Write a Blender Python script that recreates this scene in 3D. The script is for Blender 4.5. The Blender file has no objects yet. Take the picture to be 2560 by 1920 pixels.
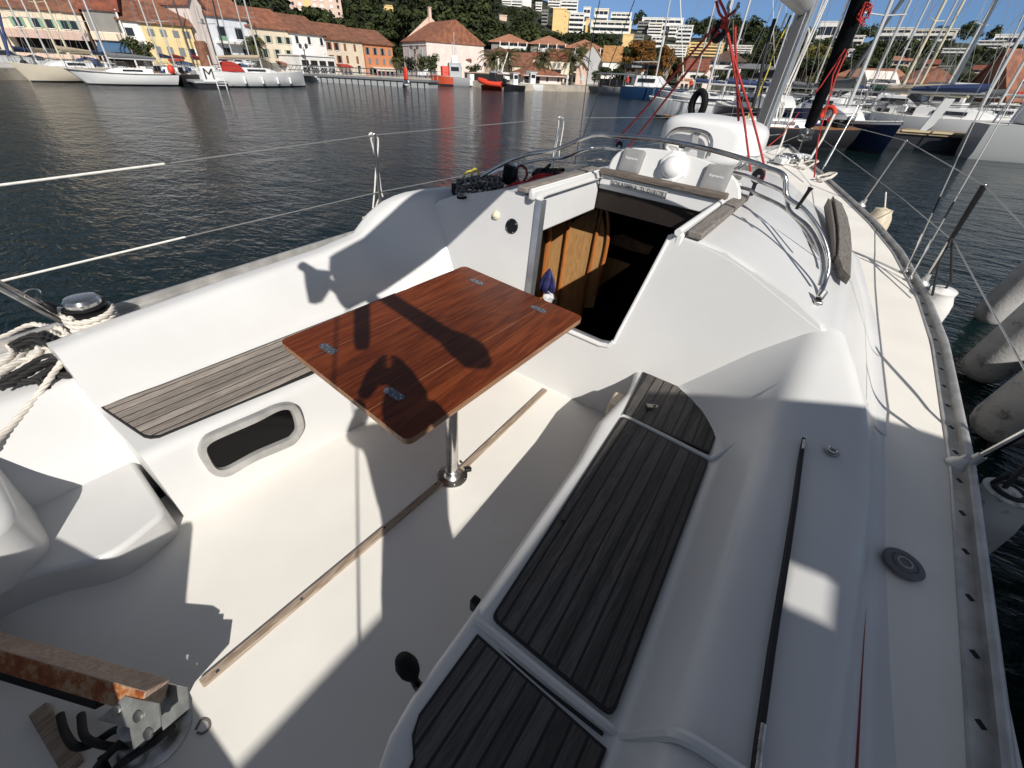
import bpy, bmesh, math, random
from mathutils import Vector, Matrix, Euler, noise
R = math.radians
rnd = random.Random(7)
scn = bpy.context.scene
COL = scn.collection

# ------------------------------------------------------------------ camera
CAM_R = Vector((0.8130954682, -0.3698858930, 0.4495110519))     # rows: right / up / back, see below
RIGHT = Vector((0.8130954682215785, 0.5809871236640041, 0.03646534922579804))
UP = Vector((-0.3698858929591296, 0.4672561348153905, 0.8030293460809567))
BACK = Vector((0.4495110518634212, -0.6664275404078143, 0.5948227867513413))
CAM = Vector((1.058255771508894, -1.0533585214092345, 1.6969407705981192))
FPX, PW, PH = 1050.0, 2560.0, 1920.0
cd = bpy.data.cameras.new('camera'); cam = bpy.data.objects.new('camera', cd); COL.objects.link(cam)
cam.matrix_world = Matrix((RIGHT, UP, BACK)).transposed().to_4x4()
cam.location = CAM
cd.sensor_width = 36; cd.lens = FPX / PW * 36; cd.clip_start = 0.02; cd.clip_end = 5000
scn.camera = cam
# ------------------------------------------------------------------ light
HEEL_DEG = 3.0
HEEL = Matrix.Rotation(R(HEEL_DEG), 4, 'Y')
SUN_AZ, SUN_EL = 52.0, 37.0          # degrees to starboard of dead astern, elevation (in the boat's own frame)
sun_b = Vector((math.sin(R(SUN_AZ)) * math.cos(R(SUN_EL)), -math.cos(R(SUN_AZ)) * math.cos(R(SUN_EL)), math.sin(R(SUN_EL))))
sun_w = (HEEL.to_3x3() @ sun_b).normalized()
w = bpy.data.worlds.new('World'); scn.world = w; w.use_nodes = True
nt = w.node_tree; bg = nt.nodes['Background']
sky = nt.nodes.new('ShaderNodeTexSky'); sky.sky_type = 'NISHITA'; sky.sun_disc = False
sky.sun_elevation = math.asin(sun_w.z); sky.sun_rotation = math.atan2(sun_w.x, sun_w.y)
sky.air_density = 1.0; sky.dust_density = 0.2; sky.ozone_density = 2.0; sky.altitude = 1500
hs = nt.nodes.new('ShaderNodeHueSaturation'); hs.inputs['Saturation'].default_value = .50
gc = nt.nodes.new('ShaderNodeTexCoord'); sx = nt.nodes.new('ShaderNodeSeparateXYZ'); mr = nt.nodes.new('ShaderNodeMapRange'); mr.inputs[1].default_value = .08; mr.inputs[2].default_value = .34
mxs = nt.nodes.new('ShaderNodeMixRGB'); low = nt.nodes.new('ShaderNodeMixRGB'); low.blend_type = 'MULTIPLY'; low.inputs[0].default_value = 1; low.inputs[2].default_value = (.46, .62, .92, 1)   # clear deep blue towards the horizon, as on a dry autumn day
nt.links.new(gc.outputs['Generated'], sx.inputs[0]); nt.links.new(sx.outputs[2], mr.inputs[0]); nt.links.new(mr.outputs[0], mxs.inputs[0])
nt.links.new(sky.outputs[0], hs.inputs['Color']); nt.links.new(sky.outputs[0], low.inputs[1]); nt.links.new(low.outputs[0], mxs.inputs[1]); nt.links.new(hs.outputs[0], mxs.inputs[2]); nt.links.new(mxs.outputs[0], bg.inputs[0]); bg.inputs[1].default_value = 0.075
sd = bpy.data.lights.new('sun', 'SUN'); so = bpy.data.objects.new('sun', sd); COL.objects.link(so)
sd.energy = 5.0; sd.angle = R(0.53); sd.color = (1.0, 0.955, 0.89)
so.rotation_euler = sun_w.to_track_quat('Z', 'Y').to_euler(); so.location = (20, -20, 30)
scn.view_settings.view_transform = 'Standard'; scn.view_settings.look = 'None'
scn.view_settings.exposure = 0.12; scn.view_settings.gamma = 1.0
scn.cycles.max_bounces = 8; scn.cycles.diffuse_bounces = 4; scn.cycles.glossy_bounces = 4
scn.cycles.use_denoising = True

# ------------------------------------------------------------------ pixel of the 2560 x 1920 photograph -> point
HI = HEEL.inverted()
def wray(px): return RIGHT * (px[0] - PW / 2) - UP * (px[1] - PH / 2) - BACK * FPX
def at(px, d):                       # world point at horizontal distance d
    v = wray(px); t = d / math.hypot(v.x, v.y); return CAM + v * t
def onz(px, z):
    v = wray(px); t = (z - CAM.z) / v.z; return CAM + v * t
CB = HI @ CAM
def bray(px): return HI.to_3x3() @ wray(px)
def bz(px, z): v = bray(px); return CB + v * ((z - CB.z) / v.z)
def by(px, y): v = bray(px); return CB + v * ((y - CB.y) / v.y)
def bx(px, x): v = bray(px); return CB + v * ((x - CB.x) / v.x)
def Z4(ox, oy, pts, s=640 / 2212): return [(ox + x * s, oy + y * s) for x, y in pts]
def F(*pts): return [(x * 2560 / 2212, y * 2560 / 2212) for x, y in pts]   # px of the 2212-wide view

# ------------------------------------------------------------------ mesh helpers
class MB:
    def __init__(s): s.v = []; s.f = []
    def add(s, vs, fs):
        o = len(s.v); s.v += [Vector(p) for p in vs]; s.f += [tuple(i + o for i in f) for f in fs]; return s
    def box(s, c, d, rot=None, taper=1.0):
        x, y, z = d[0] / 2, d[1] / 2, d[2] / 2; c = Vector(c)
        ps = [(-x, -y, -z), (x, -y, -z), (x, y, -z), (-x, y, -z), (-x * taper, -y * taper, z), (x * taper, -y * taper, z), (x * taper, y * taper, z), (-x * taper, y * taper, z)]
        ps = [Vector(p) for p in ps]
        if rot is not None: ps = [rot @ p for p in ps]
        return s.add([c + p for p in ps], [(0, 3, 2, 1), (4, 5, 6, 7), (0, 1, 5, 4), (1, 2, 6, 5), (2, 3, 7, 6), (3, 0, 4, 7)])
    def bx2(s, a, b): return s.box(((a[0] + b[0]) / 2, (a[1] + b[1]) / 2, (a[2] + b[2]) / 2), (abs(b[0] - a[0]), abs(b[1] - a[1]), abs(b[2] - a[2])))
    def loft(s, rings, closed=True, caps=True, loop=False):
        n = len(rings[0]); vs = [p for r in rings for p in r]; fs = []
        m = len(rings)
        for i in range(m if loop else m - 1):
            a, b = i * n, ((i + 1) % m) * n
            for j in range(n if closed else n - 1):
                k = (j + 1) % n; fs.append((a + j, a + k, b + k, b + j))
        if caps and closed and not loop:
            fs.append(tuple(range(n - 1, -1, -1))); fs.append(tuple((m - 1) * n + j for j in range(n)))
        return s.add(vs, fs)
    def tube(s, pts, r, n=8, loop=False, caps=True, flat=1.0):
        pts = [Vector(p) for p in pts]; m = len(pts)
        rr = r if isinstance(r, (list, tuple)) else [r] * m
        tang = []
        for i in range(m):
            a = pts[(i - 1) % m] if (loop or i > 0) else pts[i]; b = pts[(i + 1) % m] if (loop or i < m - 1) else pts[i]
            t = (b - a); t = t.normalized() if t.length > 1e-9 else Vector((0, 0, 1)); tang.append(t)
        t0 = tang[0]; up = Vector((0, 0, 1)) if abs(t0.z) < .9 else Vector((0, 1, 0))
        u = (up - t0 * up.dot(t0)).normalized(); rings = []
        for i in range(m):
            t = tang[i]; u = (u - t * u.dot(t)); u = u.normalized() if u.length > 1e-6 else t.orthogonal().normalized()
            w_ = t.cross(u)
            rings.append([pts[i] + (u * math.cos(2 * math.pi * k / n) * flat + w_ * math.sin(2 * math.pi * k / n)) * rr[i] for k in range(n)])
        return s.loft(rings, True, caps, loop)
    def lathe(s, prof, n=24, M=None, caps=True):
        rings = [[Vector((r * math.cos(2 * math.pi * k / n), r * math.sin(2 * math.pi * k / n), z)) for k in range(n)] for r, z in prof]
        if M is not None: rings = [[M @ p for p in r] for r in rings]
        return s.loft(rings, True, caps)
    def prism(s, out, z0, z1, M=None, hole=None):
        a = [Vector((p[0], p[1], z0)) for p in out]; b = [Vector((p[0], p[1], z1)) for p in out]
        if M is not None: a = [M @ p for p in a]; b = [M @ p for p in b]
        n = len(out)
        return s.add(a + b, [tuple(range(n - 1, -1, -1)), tuple(range(n, 2 * n))] + [(i, (i + 1) % n, n + (i + 1) % n, n + i) for i in range(n)])
    def frame(s, out, inn, z0, z1, M=None):           # a flat ring between two outlines with the same number of points
        n = len(out); ps = [Vector((p[0], p[1], z)) for z in (z0, z1) for o in (out, inn) for p in o]
        if M is not None: ps = [M @ p for p in ps]
        fs = []
        for i in range(n):
            k = (i + 1) % n
            fs += [(2 * n + i, 2 * n + k, 3 * n + k, 3 * n + i), (i, n + i, n + k, k), (i, k, 2 * n + k, 2 * n + i), (n + k, n + i, 3 * n + i, 3 * n + k)]
        return s.add(ps, fs)
    def sphere(s, c, r, n=16, m=10, sc=(1, 1, 1), M=None):
        c = Vector(c); rings = []
        for i in range(m + 1):
            a = math.pi * i / m; a = min(max(a, 0.02), math.pi - .02)
            rings.append([Vector((r * sc[0] * math.sin(a) * math.cos(2 * math.pi * k / n), r * sc[1] * math.sin(a) * math.sin(2 * math.pi * k / n), -r * sc[2] * math.cos(a))) for k in range(n)])
        if M is not None: rings = [[M @ p for p in q] for q in rings]
        return s.loft([[c + p for p in q] for q in rings])
    def build(s, name, mat, parent=None, org=None, sharp=35, bevel=0.0, seg=2, fix=True, sub=0):
        me = bpy.data.meshes.new(name)
        vs = [p - Vector(org) for p in s.v] if org is not None else s.v
        me.from_pydata([tuple(p) for p in vs], [], s.f); me.validate()
        if fix:
            b = bmesh.new(); b.from_mesh(me); bmesh.ops.recalc_face_normals(b, faces=b.faces); b.to_mesh(me); b.free()
        for p in me.polygons: p.use_smooth = True
        me.set_sharp_from_angle(angle=R(sharp))
        o = bpy.data.objects.new(name, me); COL.objects.link(o)
        if isinstance(mat, (list, tuple)):
            for q in mat: me.materials.append(q)
        else: me.materials.append(mat)
        if parent is not None: o.parent = parent
        if bevel > 0:
            m = o.modifiers.new('b', 'BEVEL'); m.width = bevel; m.segments = seg; m.limit_method = 'ANGLE'; m.angle_limit = R(40); m.harden_normals = False
        if sub: m = o.modifiers.new('s', 'SUBSURF'); m.levels = sub; m.render_levels = sub
        return o

def cr(pts, n=8, loop=False):                        # Catmull-Rom
    P = [Vector(p) for p in pts]; m = len(P); out = []
    for i in range(m if loop else m - 1):
        p0 = P[(i - 1) % m] if (loop or i > 0) else P[0] * 2 - P[1]; p1 = P[i]; p2 = P[(i + 1) % m]
        p3 = P[(i + 2) % m] if (loop or i < m - 2) else P[-1] * 2 - P[-2]
        for k in range(n):
            t = k / n
            out.append(.5 * ((2 * p1) + (p2 - p0) * t + (2 * p0 - 5 * p1 + 4 * p2 - p3) * t * t + (3 * p1 - p0 - 3 * p2 + p3) * t ** 3))
    if not loop: out.append(P[-1])
    return out
def resample(pts, step):
    P = [Vector(p) for p in pts]; d = [0]
    for a, b in zip(P, P[1:]): d.append(d[-1] + (b - a).length)
    n = max(2, int(d[-1] / step) + 1); out = []; j = 0
    for i in range(n):
        t = d[-1] * i / (n - 1)
        while j < len(P) - 2 and d[j + 1] < t: j += 1
        q = (t - d[j]) / max(1e-9, d[j + 1] - d[j]); out.append(P[j].lerp(P[j + 1], min(1, max(0, q))))
    return out
def strands(mb, pts, r, pitch=None, n=3, seg=6, step=None):    # laid rope: n helical strands round a path
    pitch = pitch or r * 7.5; step = step or pitch / 9
    P = resample(pts, step); m = len(P); t0 = (P[1] - P[0]).normalized(); u = t0.orthogonal().normalized(); fr = []
    for i in range(m):
        t = (P[min(i + 1, m - 1)] - P[max(i - 1, 0)]).normalized(); u = (u - t * u.dot(t)).normalized(); fr.append((t, u, t.cross(u)))
    for k in range(n):
        q = []
        for i in range(m):
            a = 2 * math.pi * (k / n + i * step / pitch); q.append(P[i] + (fr[i][1] * math.cos(a) + fr[i][2] * math.sin(a)) * r * .52)
        mb.tube(q, r * .56, seg)
    return mb
def rrect(x0, y0, x1, y1, r, n=5):
    out = []
    for cx, cy, a in ((x1 - r, y1 - r, 0), (x0 + r, y1 - r, 90), (x0 + r, y0 + r, 180), (x1 - r, y0 + r, 270)):
        for k in range(n + 1): t = R(a + 90 * k / n); out.append((cx + r * math.cos(t), cy + r * math.sin(t)))
    return out
def fillet(poly, rad, n=5, closed=False):            # round the corners of a 2-D polyline; the count of points is fixed
    out = []; m = len(poly)
    for i, p in enumerate(poly):
        p = Vector(p); r_ = rad[i] if isinstance(rad, (list, tuple)) else rad
        if (not closed and i in (0, m - 1)) or r_ <= 0: out += [p] * 1; continue
        a = Vector(poly[(i - 1) % m]); b = Vector(poly[(i + 1) % m]); da = (a - p); db = (b - p)
        k = min(r_, da.length * .48, db.length * .48); s0 = p + da.normalized() * k; s1 = p + db.normalized() * k
        for j in range(n + 1):
            t = j / n; out.append(s0 * (1 - t) ** 2 + p * 2 * t * (1 - t) + s1 * t * t)
    return out
def tag(o, label=None, cat=None, group=None, kind=None):
    if label: o['label'] = label
    if cat: o['category'] = cat
    if group: o['group'] = group
    if kind: o['kind'] = kind
    return o
def thing(name, label, cat, loc=(0, 0, 0), M=None, group=None):
    o = bpy.data.objects.new(name, None); COL.objects.link(o); o.empty_display_size = .1
    o.matrix_world = (M if M is not None else Matrix.Identity(4)) @ Matrix.Translation(Vector(loc))
    return tag(o, label, cat, group)
def onboat(mb, name, mat, loc, label, cat, group=None, **k):     # a loose thing on the boat that is one mesh
    o = mb.build(name, mat, None, org=loc, **k); o.matrix_world = HEEL @ Matrix.Translation(Vector(loc)); return tag(o, label, cat, group)
def dup(root, M=None, loc=None, label=None, group=None):
    r_ = root.copy(); COL.objects.link(r_)
    if M is not None: r_.matrix_world = M
    if loc is not None: r_.location = loc
    if label: r_['label'] = label
    if group: r_['group'] = group
    for c in list(root.children):
        d = c.copy(); COL.objects.link(d); d.parent = r_
        for g in list(c.children):
            e = g.copy(); COL.objects.link(e); e.parent = d
    return r_
def interp(tab, t):
    if t <= tab[0][0]: return tab[0][1]
    for (a, va), (b, vb) in zip(tab, tab[1:]):
        if t <= b: return va + (vb - va) * (t - a) / (b - a)
    return tab[-1][1]
def frm(x, y, z, o=(0, 0, 0)):                       # matrix from axes
    m = Matrix((Vector(x), Vector(y), Vector(z))).transposed().to_4x4(); m.translation = Vector(o); return m

# ------------------------------------------------------------------ materials
MATS = {}
def mat(name, col, rough=.5, metal=0., var=0., vs=4., bump=0., bs=60., col2=None, stretch=(1, 1, 1), coat=0., spec=.5, detail=4, dirt=None, trans=0., alpha=1.):
    if name in MATS: return MATS[name]
    m = bpy.data.materials.new(name); m.use_nodes = True; t = m.node_tree; L = t.links; b = t.nodes['Principled BSDF']
    b.inputs['Roughness'].default_value = rough; b.inputs['Metallic'].default_value = metal
    b.inputs['Base Color'].default_value = (*col, 1); b.inputs['Specular IOR Level'].default_value = spec
    b.inputs['Coat Weight'].default_value = coat; b.inputs['Coat Roughness'].default_value = .08
    if trans: b.inputs['Transmission Weight'].default_value = trans
    if alpha < 1: b.inputs['Alpha'].default_value = alpha
    tc = t.nodes.new('ShaderNodeTexCoord'); mp = t.nodes.new('ShaderNodeMapping'); L.new(tc.outputs['Object'], mp.inputs[0]); mp.inputs['Scale'].default_value = stretch
    if var > 0 or col2:
        nz = t.nodes.new('ShaderNodeTexNoise'); nz.inputs['Scale'].default_value = vs; nz.inputs['Detail'].default_value = detail; L.new(mp.outputs[0], nz.inputs[0])
        rp = t.nodes.new('ShaderNodeValToRGB'); L.new(nz.outputs[0], rp.inputs[0])
        c2 = col2 or tuple(max(0, c * (1 - var)) for c in col); c1 = col if col2 else tuple(min(1, c * (1 + var * .5)) for c in col)
        rp.color_ramp.elements[0].position = .36; rp.color_ramp.elements[1].position = .64
        rp.color_ramp.elements[0].color = (*c2, 1); rp.color_ramp.elements[1].color = (*c1, 1)
        L.new(rp.outputs[0], b.inputs['Base Color'])
        if dirt:
            n2 = t.nodes.new('ShaderNodeTexNoise'); n2.inputs['Scale'].default_value = dirt[1]; n2.inputs['Detail'].default_value = 8; n2.inputs['Roughness'].default_value = .7; L.new(mp.outputs[0], n2.inputs[0])
            r2 = t.nodes.new('ShaderNodeValToRGB'); L.new(n2.outputs[0], r2.inputs[0]); r2.color_ramp.elements[0].position = dirt[2]; r2.color_ramp.elements[1].position = dirt[2] + .12
            mx = t.nodes.new('ShaderNodeMixRGB'); L.new(r2.outputs[0], mx.inputs[0]); L.new(rp.outputs[0], mx.inputs[1]); mx.inputs[2].default_value = (*dirt[0], 1); L.new(mx.outputs[0], b.inputs['Base Color'])
    if bump > 0:
        nb = t.nodes.new('ShaderNodeTexNoise'); nb.inputs['Scale'].default_value = bs; nb.inputs['Detail'].default_value = 3; L.new(mp.outputs[0], nb.inputs[0])
        bp = t.nodes.new('ShaderNodeBump'); bp.inputs['Strength'].default_value = bump; bp.inputs['Distance'].default_value = .02; L.new(nb.outputs[0], bp.inputs['Height']); L.new(bp.outputs[0], b.inputs['Normal'])
    MATS[name] = m; return m
def woodmat(name, c1, c2, c3, rough=.5, coat=0., scale=1., plank=None, along='y', bump=.15, spec=.4):
    """grain: noise stretched along the boat, rings from a distorted wave, a tone of its own for every plank"""
    if name in MATS: return MATS[name]
    m = bpy.data.materials.new(name); m.use_nodes = True; t = m.node_tree; L = t.links; b = t.nodes['Principled BSDF']
    b.inputs['Roughness'].default_value = rough; b.inputs['Coat Weight'].default_value = coat; b.inputs['Coat Roughness'].default_value = .12; b.inputs['Specular IOR Level'].default_value = spec
    tc = t.nodes.new('ShaderNodeTexCoord'); mp = t.nodes.new('ShaderNodeMapping'); L.new(tc.outputs['Object'], mp.inputs[0])
    sc = {'x': (1.2, 16, 16), 'y': (16, 1.2, 16), 'z': (16, 16, 1.2)}[along]; mp.inputs['Scale'].default_value = tuple(s_ * scale for s_ in sc)
    n1 = t.nodes.new('ShaderNodeTexNoise'); n1.inputs['Scale'].default_value = 1.3; n1.inputs['Detail'].default_value = 4; n1.inputs['Distortion'].default_value = 1.2; L.new(mp.outputs[0], n1.inputs[0])
    n2 = t.nodes.new('ShaderNodeTexNoise'); n2.inputs['Scale'].default_value = 7; n2.inputs['Detail'].default_value = 6; n2.inputs['Roughness'].default_value = .65; L.new(mp.outputs[0], n2.inputs[0])
    mul = t.nodes.new('ShaderNodeMath'); mul.operation = 'MULTIPLY'; mul.inputs[1].default_value = 5.0; L.new(n1.outputs[0], mul.inputs[0])
    fr = t.nodes.new('ShaderNodeMath'); fr.operation = 'PINGPONG'; fr.inputs[1].default_value = .5; L.new(mul.outputs[0], fr.inputs[0])
    ad = t.nodes.new('ShaderNodeMath'); ad.operation = 'MULTIPLY_ADD'; ad.inputs[1].default_value = .8; L.new(fr.outputs[0], ad.inputs[0]); L.new(n2.outputs[0], ad.inputs[2])
    rp = t.nodes.new('ShaderNodeValToRGB'); L.new(ad.outputs[0], rp.inputs[0]); e = rp.color_ramp.elements
    e[0].position = .3; e[0].color = (*c1, 1); e[1].position = .95; e[1].color = (*c3, 1); k = e.new(.62); k.color = (*c2, 1)
    out = rp.outputs[0]
    if plank:
        sp = t.nodes.new('ShaderNodeSeparateXYZ'); L.new(tc.outputs['Object'], sp.inputs[0])
        dv = t.nodes.new('ShaderNodeMath'); dv.operation = 'DIVIDE'; dv.inputs[1].default_value = plank; L.new(sp.outputs[0 if along == 'y' else 1], dv.inputs[0])
        fl = t.nodes.new('ShaderNodeMath'); fl.operation = 'FLOOR'; L.new(dv.outputs[0], fl.inputs[0])
        wn = t.nodes.new('ShaderNodeTexWhiteNoise'); wn.noise_dimensions = '1D'; L.new(fl.outputs[0], wn.inputs['W'])
        hs = t.nodes.new('ShaderNodeHueSaturation'); L.new(out, hs.inputs['Color']); ma = t.nodes.new('ShaderNodeMapRange'); ma.inputs[3].default_value = .72; ma.inputs[4].default_value = 1.25
        L.new(wn.outputs[0], ma.inputs[0]); L.new(ma.outputs[0], hs.inputs['Value']); out = hs.outputs[0]
        cmb = t.nodes.new('ShaderNodeCombineXYZ'); L.new(wn.outputs[0], cmb.inputs[1 if along == 'y' else 0]); sc2 = t.nodes.new('ShaderNodeVectorMath'); sc2.operation = 'SCALE'; sc2.inputs['Scale'].default_value = 7; L.new(cmb.outputs[0], sc2.inputs[0]); L.new(sc2.outputs[0], mp.inputs['Location'])
    L.new(out, b.inputs['Base Color'])
    bp = t.nodes.new('ShaderNodeBump'); bp.inputs['Strength'].default_value = bump; bp.inputs['Distance'].default_value = .003; L.new(ad.outputs[0], bp.inputs['Height']); L.new(bp.outputs[0], b.inputs['Normal'])
    MATS[name] = m; return m
GEL = mat('gelcoat', (.60, .597, .585), .30, var=.05, vs=1.6, spec=.4, dirt=((.53, .515, .48), 9, .70), bump=.015, bs=3)
DECK = mat('deck_nonslip', (.76, .73, .67), .62, var=.05, vs=2.2, bump=.12, bs=420, dirt=((.58, .54, .47), 6, .68))
SOLE = mat('sole_nonslip', (.76, .735, .68), .6, var=.05, vs=2.0, bump=.15, bs=520, dirt=((.60, .55, .48), 4.2, .66))
STEEL = mat('stainless', (.62, .60, .57), .16, 1.0, var=.25, vs=14)
STEELD = mat('stainless_dull', (.50, .49, .47), .34, 1.0, var=.35, vs=25)
ALU = mat('aluminium', (.62, .63, .64), .38, .9, var=.12, vs=9)
ALUD = mat('toe_rail_aluminium', (.50, .49, .47), .45, .55, var=.2, vs=11)
BLACK = mat('black_plastic', (.009, .009, .010), .42, var=.3, vs=10, spec=.25)
RUB = mat('black_rubber', (.007, .007, .007), .75, spec=.2)
CAULK = mat('caulking', (.008, .008, .008), .65)
TEAK = woodmat('weathered_teak', (.15, .125, .105), (.24, .205, .175), (.33, .29, .25), .75, plank=.0478, scale=1.6, bump=.5)
TEAK_SHADED = woodmat('shaded_teak', (.050, .044, .040), (.075, .067, .061), (.105, .095, .087), .8, plank=.0478, scale=1.6, bump=.5)  # shaded copy of the teak: the starboard shade is put into its colour
TEAKR = woodmat('grey_teak_trim', (.10, .088, .078), (.17, .152, .135), (.25, .225, .20), .75, scale=2, bump=.6)
TEAKX = woodmat('grey_teak_trim_across', (.07, .055, .045), (.12, .095, .078), (.18, .15, .125), .6, scale=2, along='x', bump=.6)
STRIP = woodmat('floor_batten_wood', (.16, .11, .075), (.27, .20, .145), (.38, .31, .24), .65, scale=1.5, bump=.6)
MAHOG = woodmat('varnished_mahogany', (.055, .010, .003), (.115, .023, .0055), (.17, .040, .010), .42, coat=.06, scale=.62, plank=.1385, bump=.06, spec=.22)
MAHOE = woodmat('table_edge_wood', (.15, .07, .035), (.25, .13, .07), (.33, .19, .11), .5, scale=1.2)
OAK = woodmat('cabin_veneer', (.30, .15, .05), (.42, .225, .085), (.50, .29, .12), .45, coat=.2, along='z', scale=1.6, bump=.03)
OAKD = woodmat('cabin_trim', (.22, .07, .018), (.34, .115, .03), (.42, .16, .045), .35, coat=.4, along='z', scale=1.2, bump=.03)
WROPE = mat('white_rope', (.66, .61, .54), .8, var=.12, vs=30, bump=.3, bs=900)
WLINE = mat('white_line', (.68, .66, .62), .7, var=.1, vs=60, bump=.3, bs=700)
BROPE = mat('black_rope', (.014, .013, .013), .7, bump=.3, bs=900)
RROPE = mat('red_rope', (.42, .028, .022), .65, var=.35, vs=120, bump=.3, bs=700)
YROPE = mat('yellow_rope', (.50, .40, .05), .7, var=.3, vs=90)
GROPE = mat('grey_fleck_rope', (.26, .25, .24), .8, col2=(.035, .035, .04), vs=55, detail=1, bump=.3, bs=600)
FEND = mat('fender_vinyl', (.70, .69, .66), .42, var=.10, vs=6, dirt=((.36, .31, .25), 5, .60))
FENDY = mat('fender_yellowed', (.60, .52, .38), .5, var=.2, vs=8, dirt=((.30, .21, .12), 6, .56))
FENDG = mat('fender_grey_cover', (.42, .41, .40), .8, var=.22, vs=3.5, dirt=((.12, .11, .10), 5, .55), bump=.2, bs=40)
PODG = mat('instrument_cover_grey', (.235, .233, .228), .6, var=.06, vs=12, bump=.05, bs=200)
WHITE = mat('white_plastic', (.70, .70, .69), .35, var=.03, vs=5)
REDC = mat('red_cloth', (.45, .012, .014), .75, var=.4, vs=20, bump=.3, bs=90)
BLUEC = mat('blue_cloth', (.02, .022, .10), .6, var=.4, vs=25, alpha=1)
# ================================================================== the yacht (built in its own frame: x starboard, y forward, z up from the sole)
boat = thing('sailing_yacht', 'white yacht with open cockpit, teak seats and brown interior, filling the foreground', 'yacht', (0, 0, 0), HEEL)
def smooth(y, a, b): t = min(1, max(0, (y - a) / (b - a))); return t * t * (3 - 2 * t)

# ---- starboard side: sole edge, seat, seat back, coaming, side deck
XN = [(-1.25, .97), (-1.14, .77), (-1.03, .665), (-.94, .625), (-.85, .61), (-.6, .60), (.2, .555), (.5, .515), (.85, .535), (1.0, .50), (1.14, .44)]
XG = [(-1.25, 1.16), (-.58, 1.115), (.58, 1.06), (.74, 1.03), (.88, .94), (.99, .80), (1.08, .64), (1.14, .52)]
Z3 = [(-1.25, .60), (.55, .612), (.68, .64), (.80, .695), (.92, .77), (1.03, .845), (1.14, .905)]
X4 = [(-1.25, 1.46), (-.36, 1.49), (0, 1.515), (.55, 1.545), (.75, 1.505), (.9, 1.44), (1.03, 1.36), (1.14, 1.29)]
Z4_ = [(-1.25, .63), (.55, .64), (.68, .665), (.80, .71), (.92, .775), (1.03, .845), (1.14, .9)]
def stbd_ring(y):
    g = interp(XG, y)
    p = [(interp(XN, y) + .035, -.03), (interp(XN, y), .366), (g, .352), (1.195, interp(Z3, y)), (interp(X4, y), interp(Z4_, y)), (1.585 + .03 * max(0, y), .5), (1.93, .488)]
    return [Vector((q[0], y, q[1])) for q in fillet(p, [0, .055, .06, .075, .06, .05, 0], 6)]
ys = [-1.25, -1.2, -1.14, -1.08, -1.03, -.98, -.94, -.9, -.85, -.7, -.6, -.4, -.2, 0, .2, .35, .5, .58, .66, .74, .82, .90, .97, 1.03, 1.08, 1.14]
m = MB(); m.loft([stbd_ring(y) for y in ys], False, False); m.build('cockpit_moulding', GEL, boat, sharp=50)
# aft end of the starboard seat and the helm platform behind it
m = MB(); m.add(stbd_ring(-1.25), [tuple(range(len(stbd_ring(-1.25))))]); m.bx2((.2, -2.6, -.06), (1.5, -1.6, .06)); m.build('aft_locker', GEL, boat, bevel=.02)

# ---- port side
PHUMP = [(785, 510, -1.405), (800, 490, -1.39), (815, 470, -1.37), (832, 454, -1.345), (850, 440, -1.315), (875, 428, -1.275), (900, 420, -1.235), (940, 413, -1.185), (985, 408, -1.14)]
hp = [bx(F((a, b))[0], x) for a, b, x in PHUMP]
P3 = [(-.90, -1.385, .615), (-.83, -1.39, .622), (-.65, -1.395, .632), (-.17, -1.40, .66), (.4, -1.405, .682)] + [(p.y, p.x, p.z) for p in hp]
def port_ring(y, c3=None):
    x3, z3 = (interp([(a, b) for a, b, c in P3], y), interp([(a, c) for a, b, c in P3], y))
    xg = interp([(-1, -1.25), (.55, -1.235), (.7, -1.2), (.82, -1.12), (.95, -.98), (1.05, -.8), (1.3, -.6)], y)
    x0 = -.71 + .107 * (y + .64)
    p = [(x0, -.03), (interp([(-1, -.815), (-.3, -.77), (1.1, -.68)], y), .366), (xg, .352), (x3, z3), (x3 - .13, z3 - .004), (-1.60, .5), (-1.93, .488)]
    return [Vector((q[0], y, q[1])) for q in fillet(p, [0, .055, .06, .045, .05, .04, 0], 6)]
ysp = sorted([-.93, -.90, -.83, -.65, -.4, -.17, .1, .4, .55, .62] + [p.y for p in hp])
m = MB(); rings = [port_ring(y) for y in ysp]
r0 = [Vector((p.x + (.03 if p.x > -.9 else 0) * -1, p.y - .0, p.z)) for p in rings[0]]
m.loft(rings, False, False); m.add(rings[0], [tuple(range(len(rings[0])))]); m.build('coaming', GEL, boat, sharp=50)
# toe of the aft end of the port seat: a swept foot
# quarter aft of the port seat: sloping inner face, low step, helm seat block
m = MB()
for_ = []
for y in (-.90, -1.1, -1.4, -1.8, -2.5):
    k = (-.9 - y)
    p = [(-1.05 - .05 * k, -.02), (-1.09 - .05 * k, .15), (-1.15 - .05 * k, .25), (-1.40 - .04 * k, .455), (-1.46, .462), (-1.93, .45)]
    for_.append([Vector((q[0], y, q[1])) for q in fillet(p, [0, .02, .08, .03, .02, 0], 5)])
m.loft(for_, False, False); m.build('quarter_coaming', GEL, boat, sharp=50)
m = MB(); st = fillet([(-1.25, -.93), (-.70, -.97), (-.64, -1.19), (-.80, -1.40), (-.95, -2.2), (-1.25, -2.2)], [0, .05, .09, .1, 0, 0], 5, True)
m.prism([tuple(q) for q in st], -.03, .15); m.build('helm_step', GEL, boat, bevel=.018, seg=3)
m = MB(); st = fillet([(-1.5, -1.27), (-.80, -1.29), (-.74, -2.3), (-1.5, -2.3)], [0, .12, 0, 0], 7, True)
m.prism([tuple(q) for q in st], .1, .37); m.build('helm_seat', GEL, boat, bevel=.03, seg=4)
m = MB(); m.bx2((-1.9, -2.75, -.3), (1.9, -2.6, .75)); m.build('transom', GEL, boat, bevel=.03)
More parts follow.
